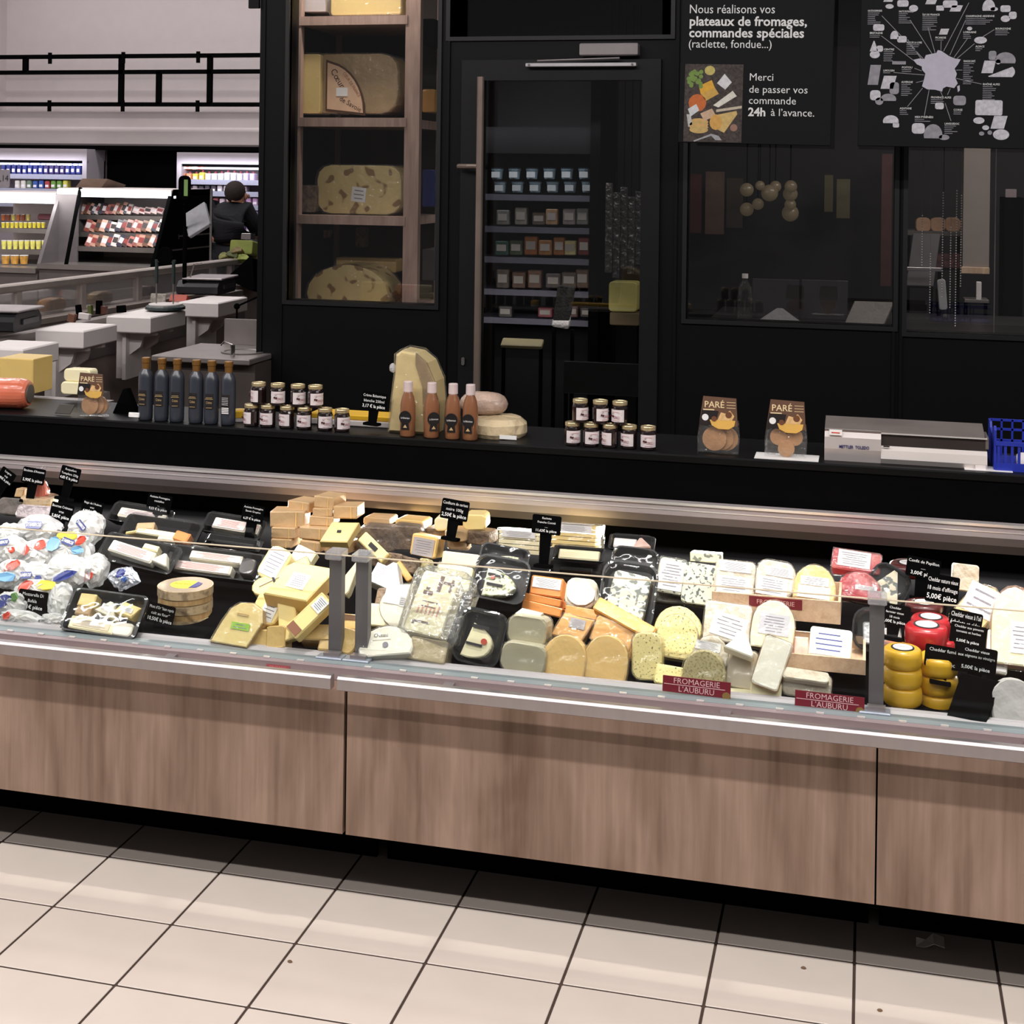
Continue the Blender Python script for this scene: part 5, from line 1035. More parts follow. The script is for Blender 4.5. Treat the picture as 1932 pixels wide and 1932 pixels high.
wh(1703, 1222, 72, H1, 'yellowwax', 3.25, 'yellow waxed cheese with an oval label topping the stack by the glass post')
wh(1770, 1306, 74, H1, 'yellowwax', 3.29, 'yellow waxed cheese at the bottom of the stack under the price tags', False)
wh(1770, 1271, 74, H1, 'yellowwax', 3.29, 'yellow waxed cheese second from bottom under the price tags', False)
wh(1770, 1236, 74, H1, 'yellowwax', 3.29, 'yellow waxed cheese topping the stack under the price tags', False)
wh(1690, 1216, 58, .03, 'orangewax', 3.42, 'orange waxed cheese behind the yellow stack', False)
wh(1748, 1179, 80, .047, 'redwax', 3.40, 'bright red waxed cheese in front, oval white label')
wh(1756, 1164, 74, .05, 'redwax', 3.47, 'bright red waxed cheese just behind the front one, oval white label')
wh(1784, 1208, 34, .03, 'redwax', 3.40, 'small red waxed edge under the red cheeses', False)
wh(1750, 1218, 80, .045, 'redwax', 3.40, 'bright red waxed cheese hidden under the front red one', False)
wh(1744, 1136, 70, .022, 'darkwax', 3.56, 'dark red waxed cheese behind the bright red pair', True)
wh(1716, 1062, 74, .03, 'darkwax', 3.74, 'dark red waxed cheese with a white oval label at the back', True)
S('beige_block', 'beige striped cheese block at the back near the picture edge', 1822, 1090, 48, 52, 76, 'brie', 'rect', .06, -3, lift=.085)
S('labelled_round', 'big round cheese glaring white under a receipt label', 1846, 1140, 76, 84, 58, 'gold', 'comte', .05, -24, lift=.04, st=[(.05, .1, .8, .7, dict(n=3))], film=1)
S('orange_arch', 'orange-topped arch cheese at the picture edge', 1915, 1180, 84, 148, 64, 'pale', 'arch', .06, -2, lift=.03, st=[(.15, -.15, .5, .4)], rindm='orange', film=1)
S('orange_cheese', 'glossy orange cheese end above the arch at the picture edge', 1916, 1140, 60, 50, 60, 'orange', 'dome', .04, -4, lift=.09, film=1)
S('receipt_pack', 'tall narrow pack with a white receipt label near the picture edge', 1882, 1230, 40, 80, 66, 'white', 'sharp', .03, -6, lift=.02, st=[(0, 0, .9, .9, dict(n=7))])
S('white_bag', 'grey-white paper bag of cheese at the front, picture edge', 1914, 1322, 84, 84, 74, mat('grey_paper_bag', (190, 186, 184), .6, bump=.6, bs=20, var=.08), 'arch', .06, 3)
S('black_wedge_box', 'empty black wedge-shaped tray in front of the receipt pack', 1838, 1318, 90, 90, 62, MATT, 'para', .03, -8, cat='tray')

# --- price tags
price(858, 962, 54, 38, ['Confiture de cerises', 'noire 100g', '2,50€ la pièce'], 'black price tag reading Confiture de cerises noire', roll=-6, Y=3.66)
price(1031, 990, 56, 36, ['Raclette', 'Franche Comté', '.....', '11,62€ la pièce'], 'black price tag reading Raclette Franche Comté', roll=-2, Y=3.6, stem=.08)
price(300, 950, 50, 34, ['Assiette Fromagère', 'médaillon', '....', '9,53 € la pièce'], 'black price tag at 9,53 over the first platter trays', roll=-6, Y=3.66)
price(477, 969, 44, 32, ['Assiette Fromagère', 'Savoie Gruyère', '....', '6,37 € la pièce'], 'black price tag at 6,37 before the tan block pyramid', roll=-6, Y=3.62, stem=.06)
price(12, 899, 34, 26, ['Langres', 'aop', '7,90€ la pièce'], 'tilted black price tag at the far picture edge', roll=-28, Y=3.74)
price(63, 898, 48, 30, ['Boulette d’Avesnes', '', '5,90€ la pièce'], 'black price tag reading Boulette d’Avesnes', roll=-5, Y=3.7)
price(132, 895, 42, 28, ['Roquefort', 'Templiers 220g', '4,85 € la pièce'], 'black price tag reading Roquefort', roll=-10, Y=3.7)
price(116, 966, 48, 32, ['Bournes Crémeux', 'vrac', '5,85€ pièce'], 'black price tag leaning behind the second mozzarella bag', roll=-8, Y=3.58)
price(174, 958, 44, 26, ['Régis de l’Aubrac', 'vrac', '4,00€ la pièce'], 'thin black price tag behind the upright mozzarella bag', roll=-8, Y=3.66)
price(61, 1134, 62, 40, ['Mozzarella Di', 'Bufala', '4,61€ pièce'], 'black price tag reading Mozzarella Di Bufala at the front', roll=-3, Y=3.25, stem=.03)
price(303, 1159, 56, 38, ['Mont d’Or “bien repris', 'cuit au four”', '10,50€ la pièce'], 'black price tag at 10,50 before the stacked round boxes', roll=-8, Y=3.27, stem=.03)
price(1742, 1072, 62, 38, ['Confit de Papillon', '.....', '3,00€ pièce'], 'black price tag reading Confit de Papillon', roll=-7, Y=3.62)
price(1778, 1112, 60, 54, ['Cheddar nature vieux', '18 mois d’affinage', '5,00€ pièce'], 'black price tag reading Cheddar nature vieux', roll=-6, Y=3.56)
price(1688, 1160, 56, 40, ['Cheddar', 'fermier vieux', '18 mois', '5,00€ la pièce'], 'black price tag half hidden by the glass post', roll=-6, Y=3.42, stem=.03)
price(1822, 1170, 60, 34, ['Cheddar vieux à l’ail', 'échalote et cidre'], 'black price tag reading Cheddar vieux à l’ail', roll=-8, Y=3.46)
price(1827, 1198, 66, 40, ['Cheddar aux piments', 'tomates et herbes', '', '5,00€ la pièce'], 'black price tag reading Cheddar aux piments', roll=-7, Y=3.40)
price(1778, 1240, 64, 42, ['Cheddar fumé', '', '5,00€ la pièce'], 'black price tag reading Cheddar fumé before the yellow stack', roll=-5, Y=3.26, stem=.03)
price(1842, 1245, 74, 50, ['Cheddar vieux', 'aux oignons au vinaigre', '', '5,00€ la pièce'], 'black price tag with rounded top reading Cheddar vieux aux oignons', roll=-6, Y=3.25, stem=.03)

# --- platter trays at left
lb = (.9, .8)
Lx = mat('pinkish_label', (240, 222, 218), .5, coat=.3)
tray('shallow clear-lidded tray of white cheese at the back behind the first platter', 265, 972, 130, 34, 42, [(-.05, 0, .6, .5, 'white', 'rect', .03, 0, (.9, .7, Lx)), (.35, 0, .14, .4, 'white', 'rect', .03, 0)], -5, Y=3.66, depth=.03, rim=.15)
tray('clear-lidded tray with mixed cheese pieces and an orange slice, first platter row', 303, 1001, 164, 46, 42, [(-.22, .1, .22, .3, 'tan', 'rect', .03, 10), (-.05, -.1, .5, .25, 'pale', 'rect', .03, 0), (.1, -.2, .2, .3, 'brie', 'rect', .03, 5), (.28, -.1, .2, .4, 'orange', 'rect', .03, -8), (-.3, -.15, .25, .12, 'comte', 'sharp', .03, 20)], -4, Y=3.56, depth=.035, rim=.15)
tray('clear-lidded platter of white cheese with pink dotted label and orange rosettes', 262, 1043, 166, 52, 45, [(-.1, .0, .6, .4, 'white', 'rect', .03, -4, (.95, .8, Lx, REDP)), (.1, .28, .2, .2, 'pale', 'rect', .03, 0), (.3, .0, .22, .4, 'white', 'tri', .03, -10)], -8, depth=.035, lift=.05, rim=.15)
tray('long clear-lidded tray with two white-labelled packs in the middle row', 405, 1062, 196, 52, 50, [(-.02, .24, .55, .3, 'white', 'rect', .03, 0, (.95, .8, Lx, REDP)), (-.12, -.2, .62, .32, 'white', 'rect', .035, 0, (.95, .85, Lx, REDP)), (.33, .05, .16, .6, mat('dark_smoky', (60, 54, 54), .3, coat=.6), 'round', .03, 0)], -2, depth=.04, lift=.03, rim=.12)
tray('black tray with a pink-and-white labelled pack behind the 6,37 price tag', 440, 992, 124, 36, 45, [(-.05, 0, .56, .55, 'white', 'rect', .03, 0, (.95, .8, Lx, REDP)), (.36, 0, .16, .5, 'white', 'rect', .03, 0, (.9, .7, Lx, REDP))], -5, Y=3.64, depth=.03, rim=.12)
tray('empty dark tray edge below the 6,37 price tag', 440, 1024, 120, 20, 40, [(0, 0, .7, .5, TRAY, 'rect', .01, 0)], -4, Y=3.58, depth=.02, rim=.12)
tray('square clear-lidded platter of yellow and white wedges at the front rail', 196, 1156, 160, 82, 52, [(-.28, .24, .22, .3, 'comte', 'rect', .035, 0), (-.28, -.02, .2, .18, 'tan', 'rect', .035, 0), (.02, .12, .3, .32, 'white', 'tri', .035, -14, (.5, .4)), (.28, .14, .32, .28, 'comte', 'para', .035, -12, (.5, .4)), (-.1, -.3, .6, .28, 'pale', 'rect', .035, -2, (.8, .6, mat('clear_label', (226, 214, 180), .4))), (.3, -.3, .26, .3, 'white', 'round', .035, 0)], -2, depth=.04, rim=.12)
# silver blue twist bag
def mbag(label, px, py, w, h, tilt=50, roll=0, lift=.02, badge=None, prints=(), rz=.028, name='mozzarella_bag', film=None, e=.95, inner=True, seed=0):
    M, ww, hh = frame(px, py, w, h, tilt, roll, 0, .03, lift); r = thing(name, label, 'bag', group=None, M=M); rnd = random.Random(seed + int(px * 7 + py))
    if inner: B().blob(ww * .38, hh * .36, rz * .8, (0, 0, -rz), 14, 8, .8, .05, rnd).build('cheese_ball', CH['white'], r, smooth=True)
    B().blob(ww * .5, hh * .5, rz * 1.15, (0, 0, -rz), 24, 14, e, .24, rnd).build('plastic_film', film or BAG, r)
    z = rz * .22
    if badge:
        bu, bv, bw, rot = badge; o = B().prism([(-.5 * bw, 0), (-.38 * bw, .2 * bw), (.38 * bw, .2 * bw), (.5 * bw, 0), (.38 * bw, -.2 * bw), (-.38 * bw, -.2 * bw)][::-1], 0, .0015).build('badge', BLUEP, r, Matrix.Translation((bu * ww, bv * hh, z)) @ Matrix.Rotation(math.radians(rot), 4, 'Z'))
        text('D’AMBROSI', bw * .27, CHALK, o, 0, 0, .0022, bw * .8, bold=.02)
    for i, (u, v, pw, ph, m) in enumerate(prints): rough_up(B().prism(ell(0, 0, pw * ww / 2, ph * hh / 2, 9, rnd.random()), 0, .001), .003).build('printed_patch', m, r, Matrix.Translation((u * ww, v * hh, z * .45 + .0004 * i)))
    return r
mbag('silver and blue twisted foil pack alone between platters and mozzarella bags', 231, 1088, 66, 46, 55, -6, .02, None, [(-.1, .1, .3, .3, BLUEP), (.1, -.1, .2, .2, mat('foil_blue', (60, 90, 150), .3, .5))], film=mat('bright_foil', (200, 204, 214), .22, .7, bump=1, bs=45), e=1.4, inner=False, name='foil_pack', rz=.012)
BG = [
 ('mozzarella bag with a blue badge facing forward, back row', 66, 992, 84, 46, 55, 0, .07, (.0, .0, .055, 2), ()),
 ('upright mozzarella bag with a slanted blue badge near the platters', 155, 992, 64, 62, 62, 0, .07, (.0, .0, .04, -38), ((.1, -.34, .3, .16, BLUEP),)),
 ('plain milky mozzarella bag at the far picture edge', 8, 1004, 50, 40, 55, 0, .07, None, ()),
 ('mozzarella bag with a dark badge at the picture edge', 12, 1032, 60, 50, 55, 0, .06, (-.15, .1, .045, 12), ((.2, -.1, .2, .2, REDP),)),
 ('large printed mozzarella bag with yellow, red and sky blue pattern', 126, 1034, 76, 60, 58, -6, .05, (.0, .16, .045, -8), ((-.1, .32, .5, .26, YEL), (.28, .26, .26, .22, REDP), (-.34, .02, .3, .4, SKY), (.3, .0, .3, .2, SKY))),
 ('milky bag with red tomato print in the middle of the bag heap', 66, 1040, 70, 52, 58, 0, .045, None, ((.1, .2, .3, .36, REDP), (-.25, .0, .24, .3, REDP), (.0, -.1, .2, .2, WHITE))),
 ('shiny crumpled clear bag under the large printed one', 118, 1074, 84, 56, 58, 0, .04, None, ((.1, -.2, .5, .24, BLUEP),)),
 ('small round bag with an orange spot beside the crumpled clear bag', 170, 1070, 46, 56, 58, 0, .03, None, ((.0, -.3, .5, .24, REDP),)),
 ('mozzarella bag with red and blue print at the picture edge, middle row', 14, 1078, 60, 50, 58, 0, .035, None, ((.1, .2, .5, .3, REDP), (.0, -.2, .7, .3, SKY))),
 ('mozzarella bag with a blue badge in the lower heap', 54, 1082, 72, 46, 58, 0, .03, (-.05, -.1, .045, 6), ((.3, -.2, .2, .3, BLUEP),)),
 ('bag with yellow-green and orange print behind the Mozzarella tag', 66, 1112, 92, 40, 58, 0, .015, None, ((-.2, .1, .3, .4, REDP), (.2, .2, .4, .4, YEL))),
 ('blue printed bag low at the picture edge', 12, 1136, 60, 44, 58, 0, .005, None, ((-.1, .0, .5, .5, BLUEP), (.2, .2, .3, .3, mat('leaf_green', (90, 130, 70), .5)))),
 ('milky bag under the Mozzarella tag with a faint red figure', 30, 1164, 80, 30, 60, 0, 0, None, ((-.2, .0, .16, .4, REDP),)),
 ('crinkled transparent bag neck beside the Mozzarella tag', 106, 1132, 40, 66, 62, 10, 0, None, ()),
 ('clear pouch at the rail between Mozzarella tag and square platter', 94, 1168, 48, 28, 60, 0, 0, None, ()),
]
for i, (lab, x, y, w_, h_, t_, rl, lf, bd, pr_) in enumerate(BG): mbag(lab, x, y, w_ * 1.12, h_ * 1.12, t_, rl, lf, bd, pr_, seed=i)
# round boxes
def rbox(label, px, py, w, hm, Y, top=False):
    P = onY(px, py, Y); R_ = w / 2 * dist(P) / F; P.z -= hm; r = thing('round_cheese_box', label, 'box', P, None)
    B().lathe([(R_ * .97, 0), (R_ * .97, hm * .55)], 30).build('box_base', PLY, r); B().lathe([(R_, hm * .42), (R_, hm), (R_ * .96, hm), (R_ * .95, hm * .985)], 30).build('box_lid', mat('printed_bark', (200, 176, 140), .5, coat=.5, c2=(150, 128, 100), vs=50, edge=(.36, .5)), r)
    if top:
        B().lathe([(R_ * .96, hm * .99), (R_ * .96, hm * 1.01)], 30).build('clear_top', mat('smoky_top', (176, 158, 138), .2, coat=.8), r)
        B().prism(ell(0, 0, R_ * .55, R_ * .5, 20), hm * 1.01, hm * 1.03).build('label', YEL, r); B().prism([(R_ * .3, -R_ * .4), (R_ * .55, -R_ * .25), (R_ * .58, 0), (R_ * .55, R_ * .25), (R_ * .3, R_ * .4)], hm * 1.03, hm * 1.05).build('blue_print', BLUEP, r)
        text('Mont d’Or', R_ * .25, INKB, r, -R_ * .1, 0, hm * 1.05, R_ * .7)
    return r
rbox('round wooden cheese box at the bottom of the stack of three', 352, 1158, 100, .036, 3.36)
rbox('round wooden cheese box in the middle of the stack of three', 350, 1131, 102, .036, 3.36)
rbox('round wooden cheese box with a yellow and blue label topping the stack', 350, 1103, 104, .036, 3.36, True)
# back left: bark basket with red cone, ash cheese
rbox('open round bark box holding the red cone cheese at the back', 75, 937, 68, .022, 3.72)
q = thing('red_cone_cheese', 'red pointed cone cheese in a clear twisted wrap behind its price tag', 'cheese', onY(78, 936, 3.74)); B().lathe([(.022, 0), (.018, .02), (.008, .05), (.004, .075)], 14).build('cheese_body', mat('paprika', (190, 84, 56), .6, bump=.3), q); B().lathe([(.026, 0), (.024, .02), (.008, .05), (.006, .06), (.016, .085)], 12).build('wrap', FILM, q)
S('ash_round', 'round ash-grey cheese at the back picture edge', 18, 955, 52, 32, 70, 'ash', 'round', .04, Y=3.68)
S('cheese_cup', 'small pale cup-shaped cheese under the Boulette tag', 36, 930, 22, 16, 85, 'tan', 'para', .03, Y=3.72)
S('cheese_cup', 'large grey-violet film bag behind the badge mozzarella bag', 70, 966, 90, 26, 60, mat('violet_bag', (150, 138, 140), .35, coat=.6, bump=.8, bs=24), 'round', .04, Y=3.6)
# ================================================================== far department on the left
YW = 13.6
def wx(px, py, Y=YW): return onY(px, py, Y)
zc1 = wx(240, 276).z; zc2 = wx(240, 250).z; zc3 = wx(240, 208).z
struct(B().box(-9, 0, YW, YW + .2, zc1, 4.6).build('wall_rear', mat('mauve_white_wall', (206, 196, 196), .7, var=.02)), 'pale bulkhead wall above the far fridges')
b = B()
b.prism([(YW - .02, zc1), (YW - .28, zc1), (YW - .30, zc1 + .02), (YW - .30, zc2), (YW - .24, zc2 + .05), (YW - .24, zc3 - .03), (YW - .02, zc3)], -9, -.5)
o = b.build('trim_3', mat('mauve_white_wall', (206, 196, 196), .7, var=.02), None, Matrix(((0, 0, 1, 0), (1, 0, 0, 0), (0, 1, 0, 0), (0, 0, 0, 1)))); struct(o, 'stepped pale cornice above the far fridges')
struct(B().box(-9, -.5, YW - .34, YW - .2, zc1 - .045, zc1).build('trim_4', MATT), 'thin black line under the cornice')
# black railing in front of the bulkhead
YG = YW - .42
def gp(px, py): return onY(px, py, YG)
rg = thing('decor_railing', 'black square-tube railing running in front of the pale bulkhead', 'railing', gp(240, 150)); Tg = Matrix.Translation(Vector(rg.location) * -1)
gx0, gx1 = gp(-40, 150).x, gp(560, 150).x; zt, zm, zl = gp(244, 106).z, gp(244, 136).z, gp(244, 197).z; tt = .021
for z in (zt, zm, zl): B().box(gx0, gx1, YG - tt, YG + tt, z - tt, z + tt).build('rail', MATT, rg, Tg)
for x, a, c in ((48, zm, zt), (229, zl, zt), (300, zl, zm), (396, zl, zt)): X = gp(x, 150).x; B().box(X - tt * 1.2, X + tt * 1.2, YG - tt, YG + tt, a, c).build('upright', MATT, rg, Tg)
for x in (97, 235, 376):
    X = gp(x, 150).x
    for z in (zt, zl): B().box(X - .018, X + .018, YG - .04, YG - .022, z - .075, z + .04).build('wall_bracket', MATT, rg, Tg)
struct(B().box(-9, XL + 3, YW + .15, YW + .2, 0, zc1 + .1).build('wall_far', mat('far_dark', (24, 22, 24), .8)), 'dark wall behind the far fridges')
x0, x1 = wx(204, 300, YW - .1).x, wx(334, 300, YW - .1).x
struct(B().box(x0, x1, YW - .12, YW, 0, zc1 - .04).build('wall_pier', MATT), 'black pier between the two far fridges')
x0a = wx(162, 300, YW - .1).x
struct(B().box(x0a, x0, YW - .1, YW, 0, zc1 - .04).build('wall_pier_grey', mat('grey_pier', (112, 100, 104), .7)), 'grey pier beside the far fridge')
# --- wall fridges
LED = mat('led_tube', (240, 244, 255), .5, emit=2, var=.01); FW_ = mat('fridge_white', (190, 182, 190), .5, var=.02)
EDG = mat('price_edge', (170, 172, 192), .4, var=.05, vs=60)
def fridge(label, px0, px1, ytop, shelves, led=True):
    r = thing('wall_fridge', label, 'fridge', wx((px0 + px1) / 2, 420, YW - .2)); T = Matrix.Translation(Vector(r.location) * -1); Y1 = YW - .14
    a, c = wx(px0, 350, YW - .5).x, wx(px1, 350, YW - .5).x; zt_ = wx((px0 + px1) / 2, ytop, YW - .5).z; zh = wx((px0 + px1) / 2, ytop + 22, YW - .5).z
    B().box(a, c, YW - .5, Y1, zh, zt_).build('header', FW_, r, T); B().box(a, c, YW - .48, YW - .47, zh - .025, zh).build('dark_strip', MATT, r, T)
    B().box(a, a + .05, YW - .5, Y1, 0, zh).build('side_panel', FW_, r, T); B().box(c - .05, c, YW - .5, Y1, 0, zh).build('side_panel', FW_, r, T)
    B().box(a, c, Y1 - .02, Y1, 0, zh).build('back_panel', FW_, r, T); B().box(a + .05, c - .05, YW - .44, YW - .42, zh - .05, zh - .03).build('light_tube', LED, r, T)
    for y in shelves:
        z = wx((px0 + px1) / 2, y, YW - .46).z; B().box(a + .05, c - .05, YW - .44, Y1 - .02, z - .01, z).build('shelf', FW_, r, T); B().box(a + .05, c - .05, YW - .455, YW - .44, z - .035, z + .015).build('price_strip', EDG, r, T)
    area('fridge_lamp', ((a + c) / 2, YW - .62, zh + .0), (abs(c - a), .1), 2.6, (.90, .90, 1), (math.radians(35), 0, 0)); return r
fridge('white wall fridge of milk and cream jugs behind the man in black', 333, 505, 288, (342, 364, 389, 415, 441, 466))
fridge('white wall fridge of blue-labelled packs at the far picture edge', -60, 163, 280, (331, 358, 384))
def packs(kind, where, y, x0, x1, n, h, cols, cat='packet', Y=YW - .4, capc=None, grp=None, roll=0, nm=None):
    for i in range(n):
        x = x0 + (x1 - x0) * (i + .5) / n; P = onY(x, y, Y); k = dist(P) / F; ww = (x1 - x0) / n * k * .86; hh = h * k * random.uniform(.82, 1.05); c = cols[int(i * len(cols) / n)] if len(cols) < n else cols[i % len(cols)]
        r = thing(kind, f'{nm or kind.replace("_", " ")}, {ORD[i]} in the row {where}', cat, P, grp or f'{kind.replace("_", " ")}s {where}')
        m = mat('pk_%d_%d_%d' % c, c, .45, var=.15, vs=30); q = B().prism(o_rect(ww, .08, .012, 2), 0, hh * (.8 if capc else 1), .006)
        q.build('pack_body', m, r, Matrix.Rotation(math.radians(roll), 4, 'Y'))
        if capc: B().lathe([(ww * .2, hh * .8), (ww * .2, hh)], 8).build('cap', mat('cap_%d_%d_%d' % capc, capc, .4), r)
        B().box(-ww * .33, ww * .33, -.0425, -.04, hh * .2, hh * .5).build('label', mat('pl_%d' % (i % 3), [(240, 238, 244), (224, 90, 80), (60, 70, 130)][i % 3] if not capc else (238, 232, 236), .5), r, Matrix.Rotation(math.radians(roll), 4, 'Y'))
packs('cream_jug', 'on the top shelf behind the man', 341, 341, 484, 12, 19, [(236, 160, 120), (240, 214, 90), (236, 232, 240), (240, 238, 244), (236, 232, 244), (220, 200, 236)], 'jug', capc=(150, 60, 70))
packs('carton_pack', 'stacked above the cream jugs', 320, 341, 385, 4, 9, [(226, 110, 60), (236, 226, 210), (230, 90, 60)])
packs('glass_yogurt', 'on the second shelf behind the man', 363, 341, 470, 11, 14, [(150, 140, 146), (70, 66, 76), (186, 176, 186), (120, 106, 116)], 'jar')
packs('dark_pot', 'on the third shelf behind the man', 388, 341, 490, 12, 15, [(90, 70, 76), (160, 90, 96), (200, 180, 190), (190, 150, 190)], 'pot')
packs('dessert_pot', 'on the fourth shelf behind the man', 414, 341, 490, 12, 15, [(70, 60, 66), (150, 140, 150), (190, 170, 220), (200, 180, 230)], 'pot')
packs('dessert_cup', 'on the fifth shelf behind the man', 440, 341, 490, 12, 14, [(60, 56, 60), (120, 112, 124), (180, 160, 210)], 'pot')
packs('small_pot', 'on the bottom shelf behind the man', 465, 341, 395, 5, 14, [(90, 80, 84), (150, 140, 150)], 'pot')
packs('blue_carton', 'on the upper shelf of the far edge fridge', 329, 4, 156, 15, 22, [(40, 50, 120), (52, 62, 140), (70, 60, 120), (60, 70, 150)])
packs('colour_pouch', 'on the lower shelf of the far edge fridge', 356, 30, 132, 9, 16, [(214, 210, 200), (110, 130, 110), (60, 90, 160), (170, 70, 70), (110, 150, 70), (210, 200, 90)])
# --- price board at far left edge
M, w_, h_ = frame(8, 337, 22, 34, 88, 0, Y=12.6); o = thing('price_board', 'grey price board reading ,14 at the far picture edge', 'sign', M=M); B().prism(o_rect(w_, h_, .01), -.01, 0).build('board', mat('price_grey', (170, 164, 170), .5), o); text(',14', h_ * .5, INKB, o, 0, 0, .001, w_ * .8)
# --- chilled open cases in the mid distance (fruit and sliced meat)
YM = 10.2
def mx(px, py, Y=YM): return onY(px, py, Y)
WB = mat('case_white', (214, 206, 204), .5, var=.03)
def opencase(label, px0, px1, ytop, ybot, shelves, hood):
    r = thing('open_display_case', label, 'display case', mx((px0 + px1) / 2, ybot)); T = Matrix.Translation(Vector(r.location) * -1); a, c = mx(px0, 430).x, mx(px1, 430).x; pm = (px0 + px1) / 2
    zt_, zb2 = mx(pm, ytop).z, mx(pm, ybot).z
    PXq = Matrix(((0, 0, 1, 0), (1, 0, 0, 0), (0, 1, 0, 0), (0, 0, 0, 1)))
    B().prism([(YM + .02, zt_ - hood), (YM + .02, zt_ - .01), (YM + .05, zt_), (YM + .75, zt_), (YM + .75, zt_ - hood)][::-1], a, c).build('hood', WB, r, T @ PXq)
    B().box(a, c, YM + .7, YM + .74, 0, zt_).build('back_panel', WB, r, T); B().box(a, c, YM + .06, YM + .10, zt_ - hood - .02, zt_ - hood).build('light_tube', LED, r, T)
    B().box(a, c, YM - .25, YM + .7, zb2 - .04, zb2).build('base_shelf', STEEL, r, T); B().box(a, c, YM - .22, YM + .7, 0, zb2 - .04).build('base', mat('case_base', (120, 112, 110), .6), r, T)
    for k_, y in enumerate(shelves):
        Y = YM + .30 - .14 * k_; z = onY(pm, y, Y).z; B().box(a, c, Y, YM + .7, z - .012, z).build('shelf', STEEL, r, T); B().box(a, c, Y - .01, Y, z - .03, z + .008).build('shelf_edge', STEELD, r, T)
    area('case_strip', ((a + c) / 2, YM - .12, zt_ - .02), (abs(c - a), .06), 3.5, (1, .97, .95), (math.radians(38), 0, 0))
    return r, a, c, zt_, zb2
opencase('white open case of fruit pots at the far picture edge', -70, 101, 362, 500, (432, 472), .07)
r_, a_, c_, zt_, zb2 = opencase('open case of sliced meat packs with slanted glass side, middle distance', 104, 320, 356, 497, (408, 441, 468), .05)
PXq = Matrix(((0, 0, 1, 0), (1, 0, 0, 0), (0, 1, 0, 0), (0, 0, 0, 1))); T = Matrix.Translation(Vector(r_.location) * -1)
B().prism([(YM + .05, zt_), (YM + .75, zt_), (YM + .75, zb2), (YM - .25, zb2)][::-1], a_, a_ + .03).build('side_panel', mat('grey_side', (110, 104, 106), .5), r_, T @ PXq)
B().prism([(YM + .05, zt_), (YM + .75, zt_), (YM + .75, zb2), (YM - .25, zb2)][::-1], c_ - .03, c_).build('side_panel', MATT, r_, T @ PXq)
xq = mx(146, 430).x; B().tube([(xq, YM + .04, zt_), (xq + .05, YM - .24, zb2)], .016, 6).build('front_stay', MATT, r_, T)
B().box(a_, xq, YM + .0, YM + .02, zb2, zt_ - .05).build('grey_end_panel', mat('grey_side', (110, 104, 106), .5), r_, T)
def fan(kind, where, y, x0, x1, n, h, cols, Y, cat):
    for i in range(n):
        x = x0 + (x1 - x0) * (i + .5) / n; P = onY(x, y, Y); k = dist(P) / F; hh = h * k * random.uniform(.85, 1.1); c = cols[(i * 7 + n) % len(cols)]
        M = Matrix.Translation(P) @ Matrix.Rotation(math.radians(random.uniform(8, 22)), 4, 'Y') @ Matrix.Rotation(math.radians(-18), 4, 'X')
        r = thing(kind, f'{kind.replace("_", " ")} {where}, {ORD[i]} from the grey panel', cat, group=f'{kind.replace("_", " ")}s {where}', M=M); ww = (x1 - x0) / n * k * 1.25
        B().box(-ww / 2, ww / 2, -.008, .008, 0, hh, bev=.003).build('pack_body', mat('fan_%d_%d_%d' % c, c, .35, coat=.5, var=.2, vs=30), r); B().box(-ww * .4, ww * .4, -.0095, -.008, hh * .3, hh * .75).build('label', mat('fan_l%d' % (i % 3), [(236, 226, 226), (150, 60, 60), (60, 50, 50)][i % 3], .5), r)
MEATC = [(190, 120, 110), (226, 180, 160), (70, 40, 36), (120, 80, 60), (40, 36, 60), (200, 150, 130), (236, 220, 214), (160, 90, 80), (60, 60, 74)]
fan('meat_packet', 'on the upper shelf of the meat case', 404, 150, 246, 14, 22, MEATC, YM + .34, 'packet')
fan('meat_packet', 'on the middle shelf of the meat case', 437, 158, 314, 16, 22, MEATC, YM + .20, 'packet')
fan('meat_packet', 'on the lower shelf of the meat case', 465, 160, 318, 16, 22, MEATC, YM + .06, 'packet')
fan('ham_tray', 'at the end of the upper meat shelf', 403, 250, 306, 5, 12, [(236, 210, 206), (220, 190, 190)], YM + .34, 'packet')
def cups(where, y, x0, x1, n, h, cols, Y):
    for i in range(n):
        x = x0 + (x1 - x0) * (i + .5) / n; P = onY(x, y, Y); k = dist(P) / F; R_ = (x1 - x0) / n * k * .45; hh = h * k; c = cols[(i * 5 + n) % len(cols)]
        r = thing('fruit_cup', f'cup of cut fruit {where}, {ORD[i]} from the edge', 'cup', P, f'fruit cups {where}')
        B().lathe([(R_ * .8, 0), (R_, hh * .9)], 10).build('fruit', mat('fruit_%d_%d_%d' % c, c, .35, coat=.6, var=.25, vs=40), r); B().lathe([(R_ * 1.05, hh * .9), (R_ * 1.02, hh)], 10).build('cup_lid', mat('cup_lid', (230, 226, 220), .2, coat=.5), r)
YF_ = [(226, 210, 70), (206, 190, 60), (150, 160, 60), (214, 160, 70), (236, 226, 120)]
cups('on the upper shelf of the fruit case', 430, 2, 86, 10, 11, YF_, YM + .34); cups('stacked behind on the upper fruit shelf', 416, 2, 58, 6, 12, [(200, 110, 60), (226, 210, 110), (150, 80, 50)], YM + .45)
cups('on the middle shelf of the fruit case', 470, 2, 100, 9, 17, YF_, YM + .20); cups('on the base of the fruit case', 498, 2, 54, 3, 17, YF_, YM + .02)
S('fruit_tray', 'dark purple fruit tray at the end of the upper fruit shelf', 84, 408, 30, 10, 60, mat('dark_fruit', (110, 60, 70), .4, coat=.5), 'round', .02, Y=YM + .4, cat='tray')
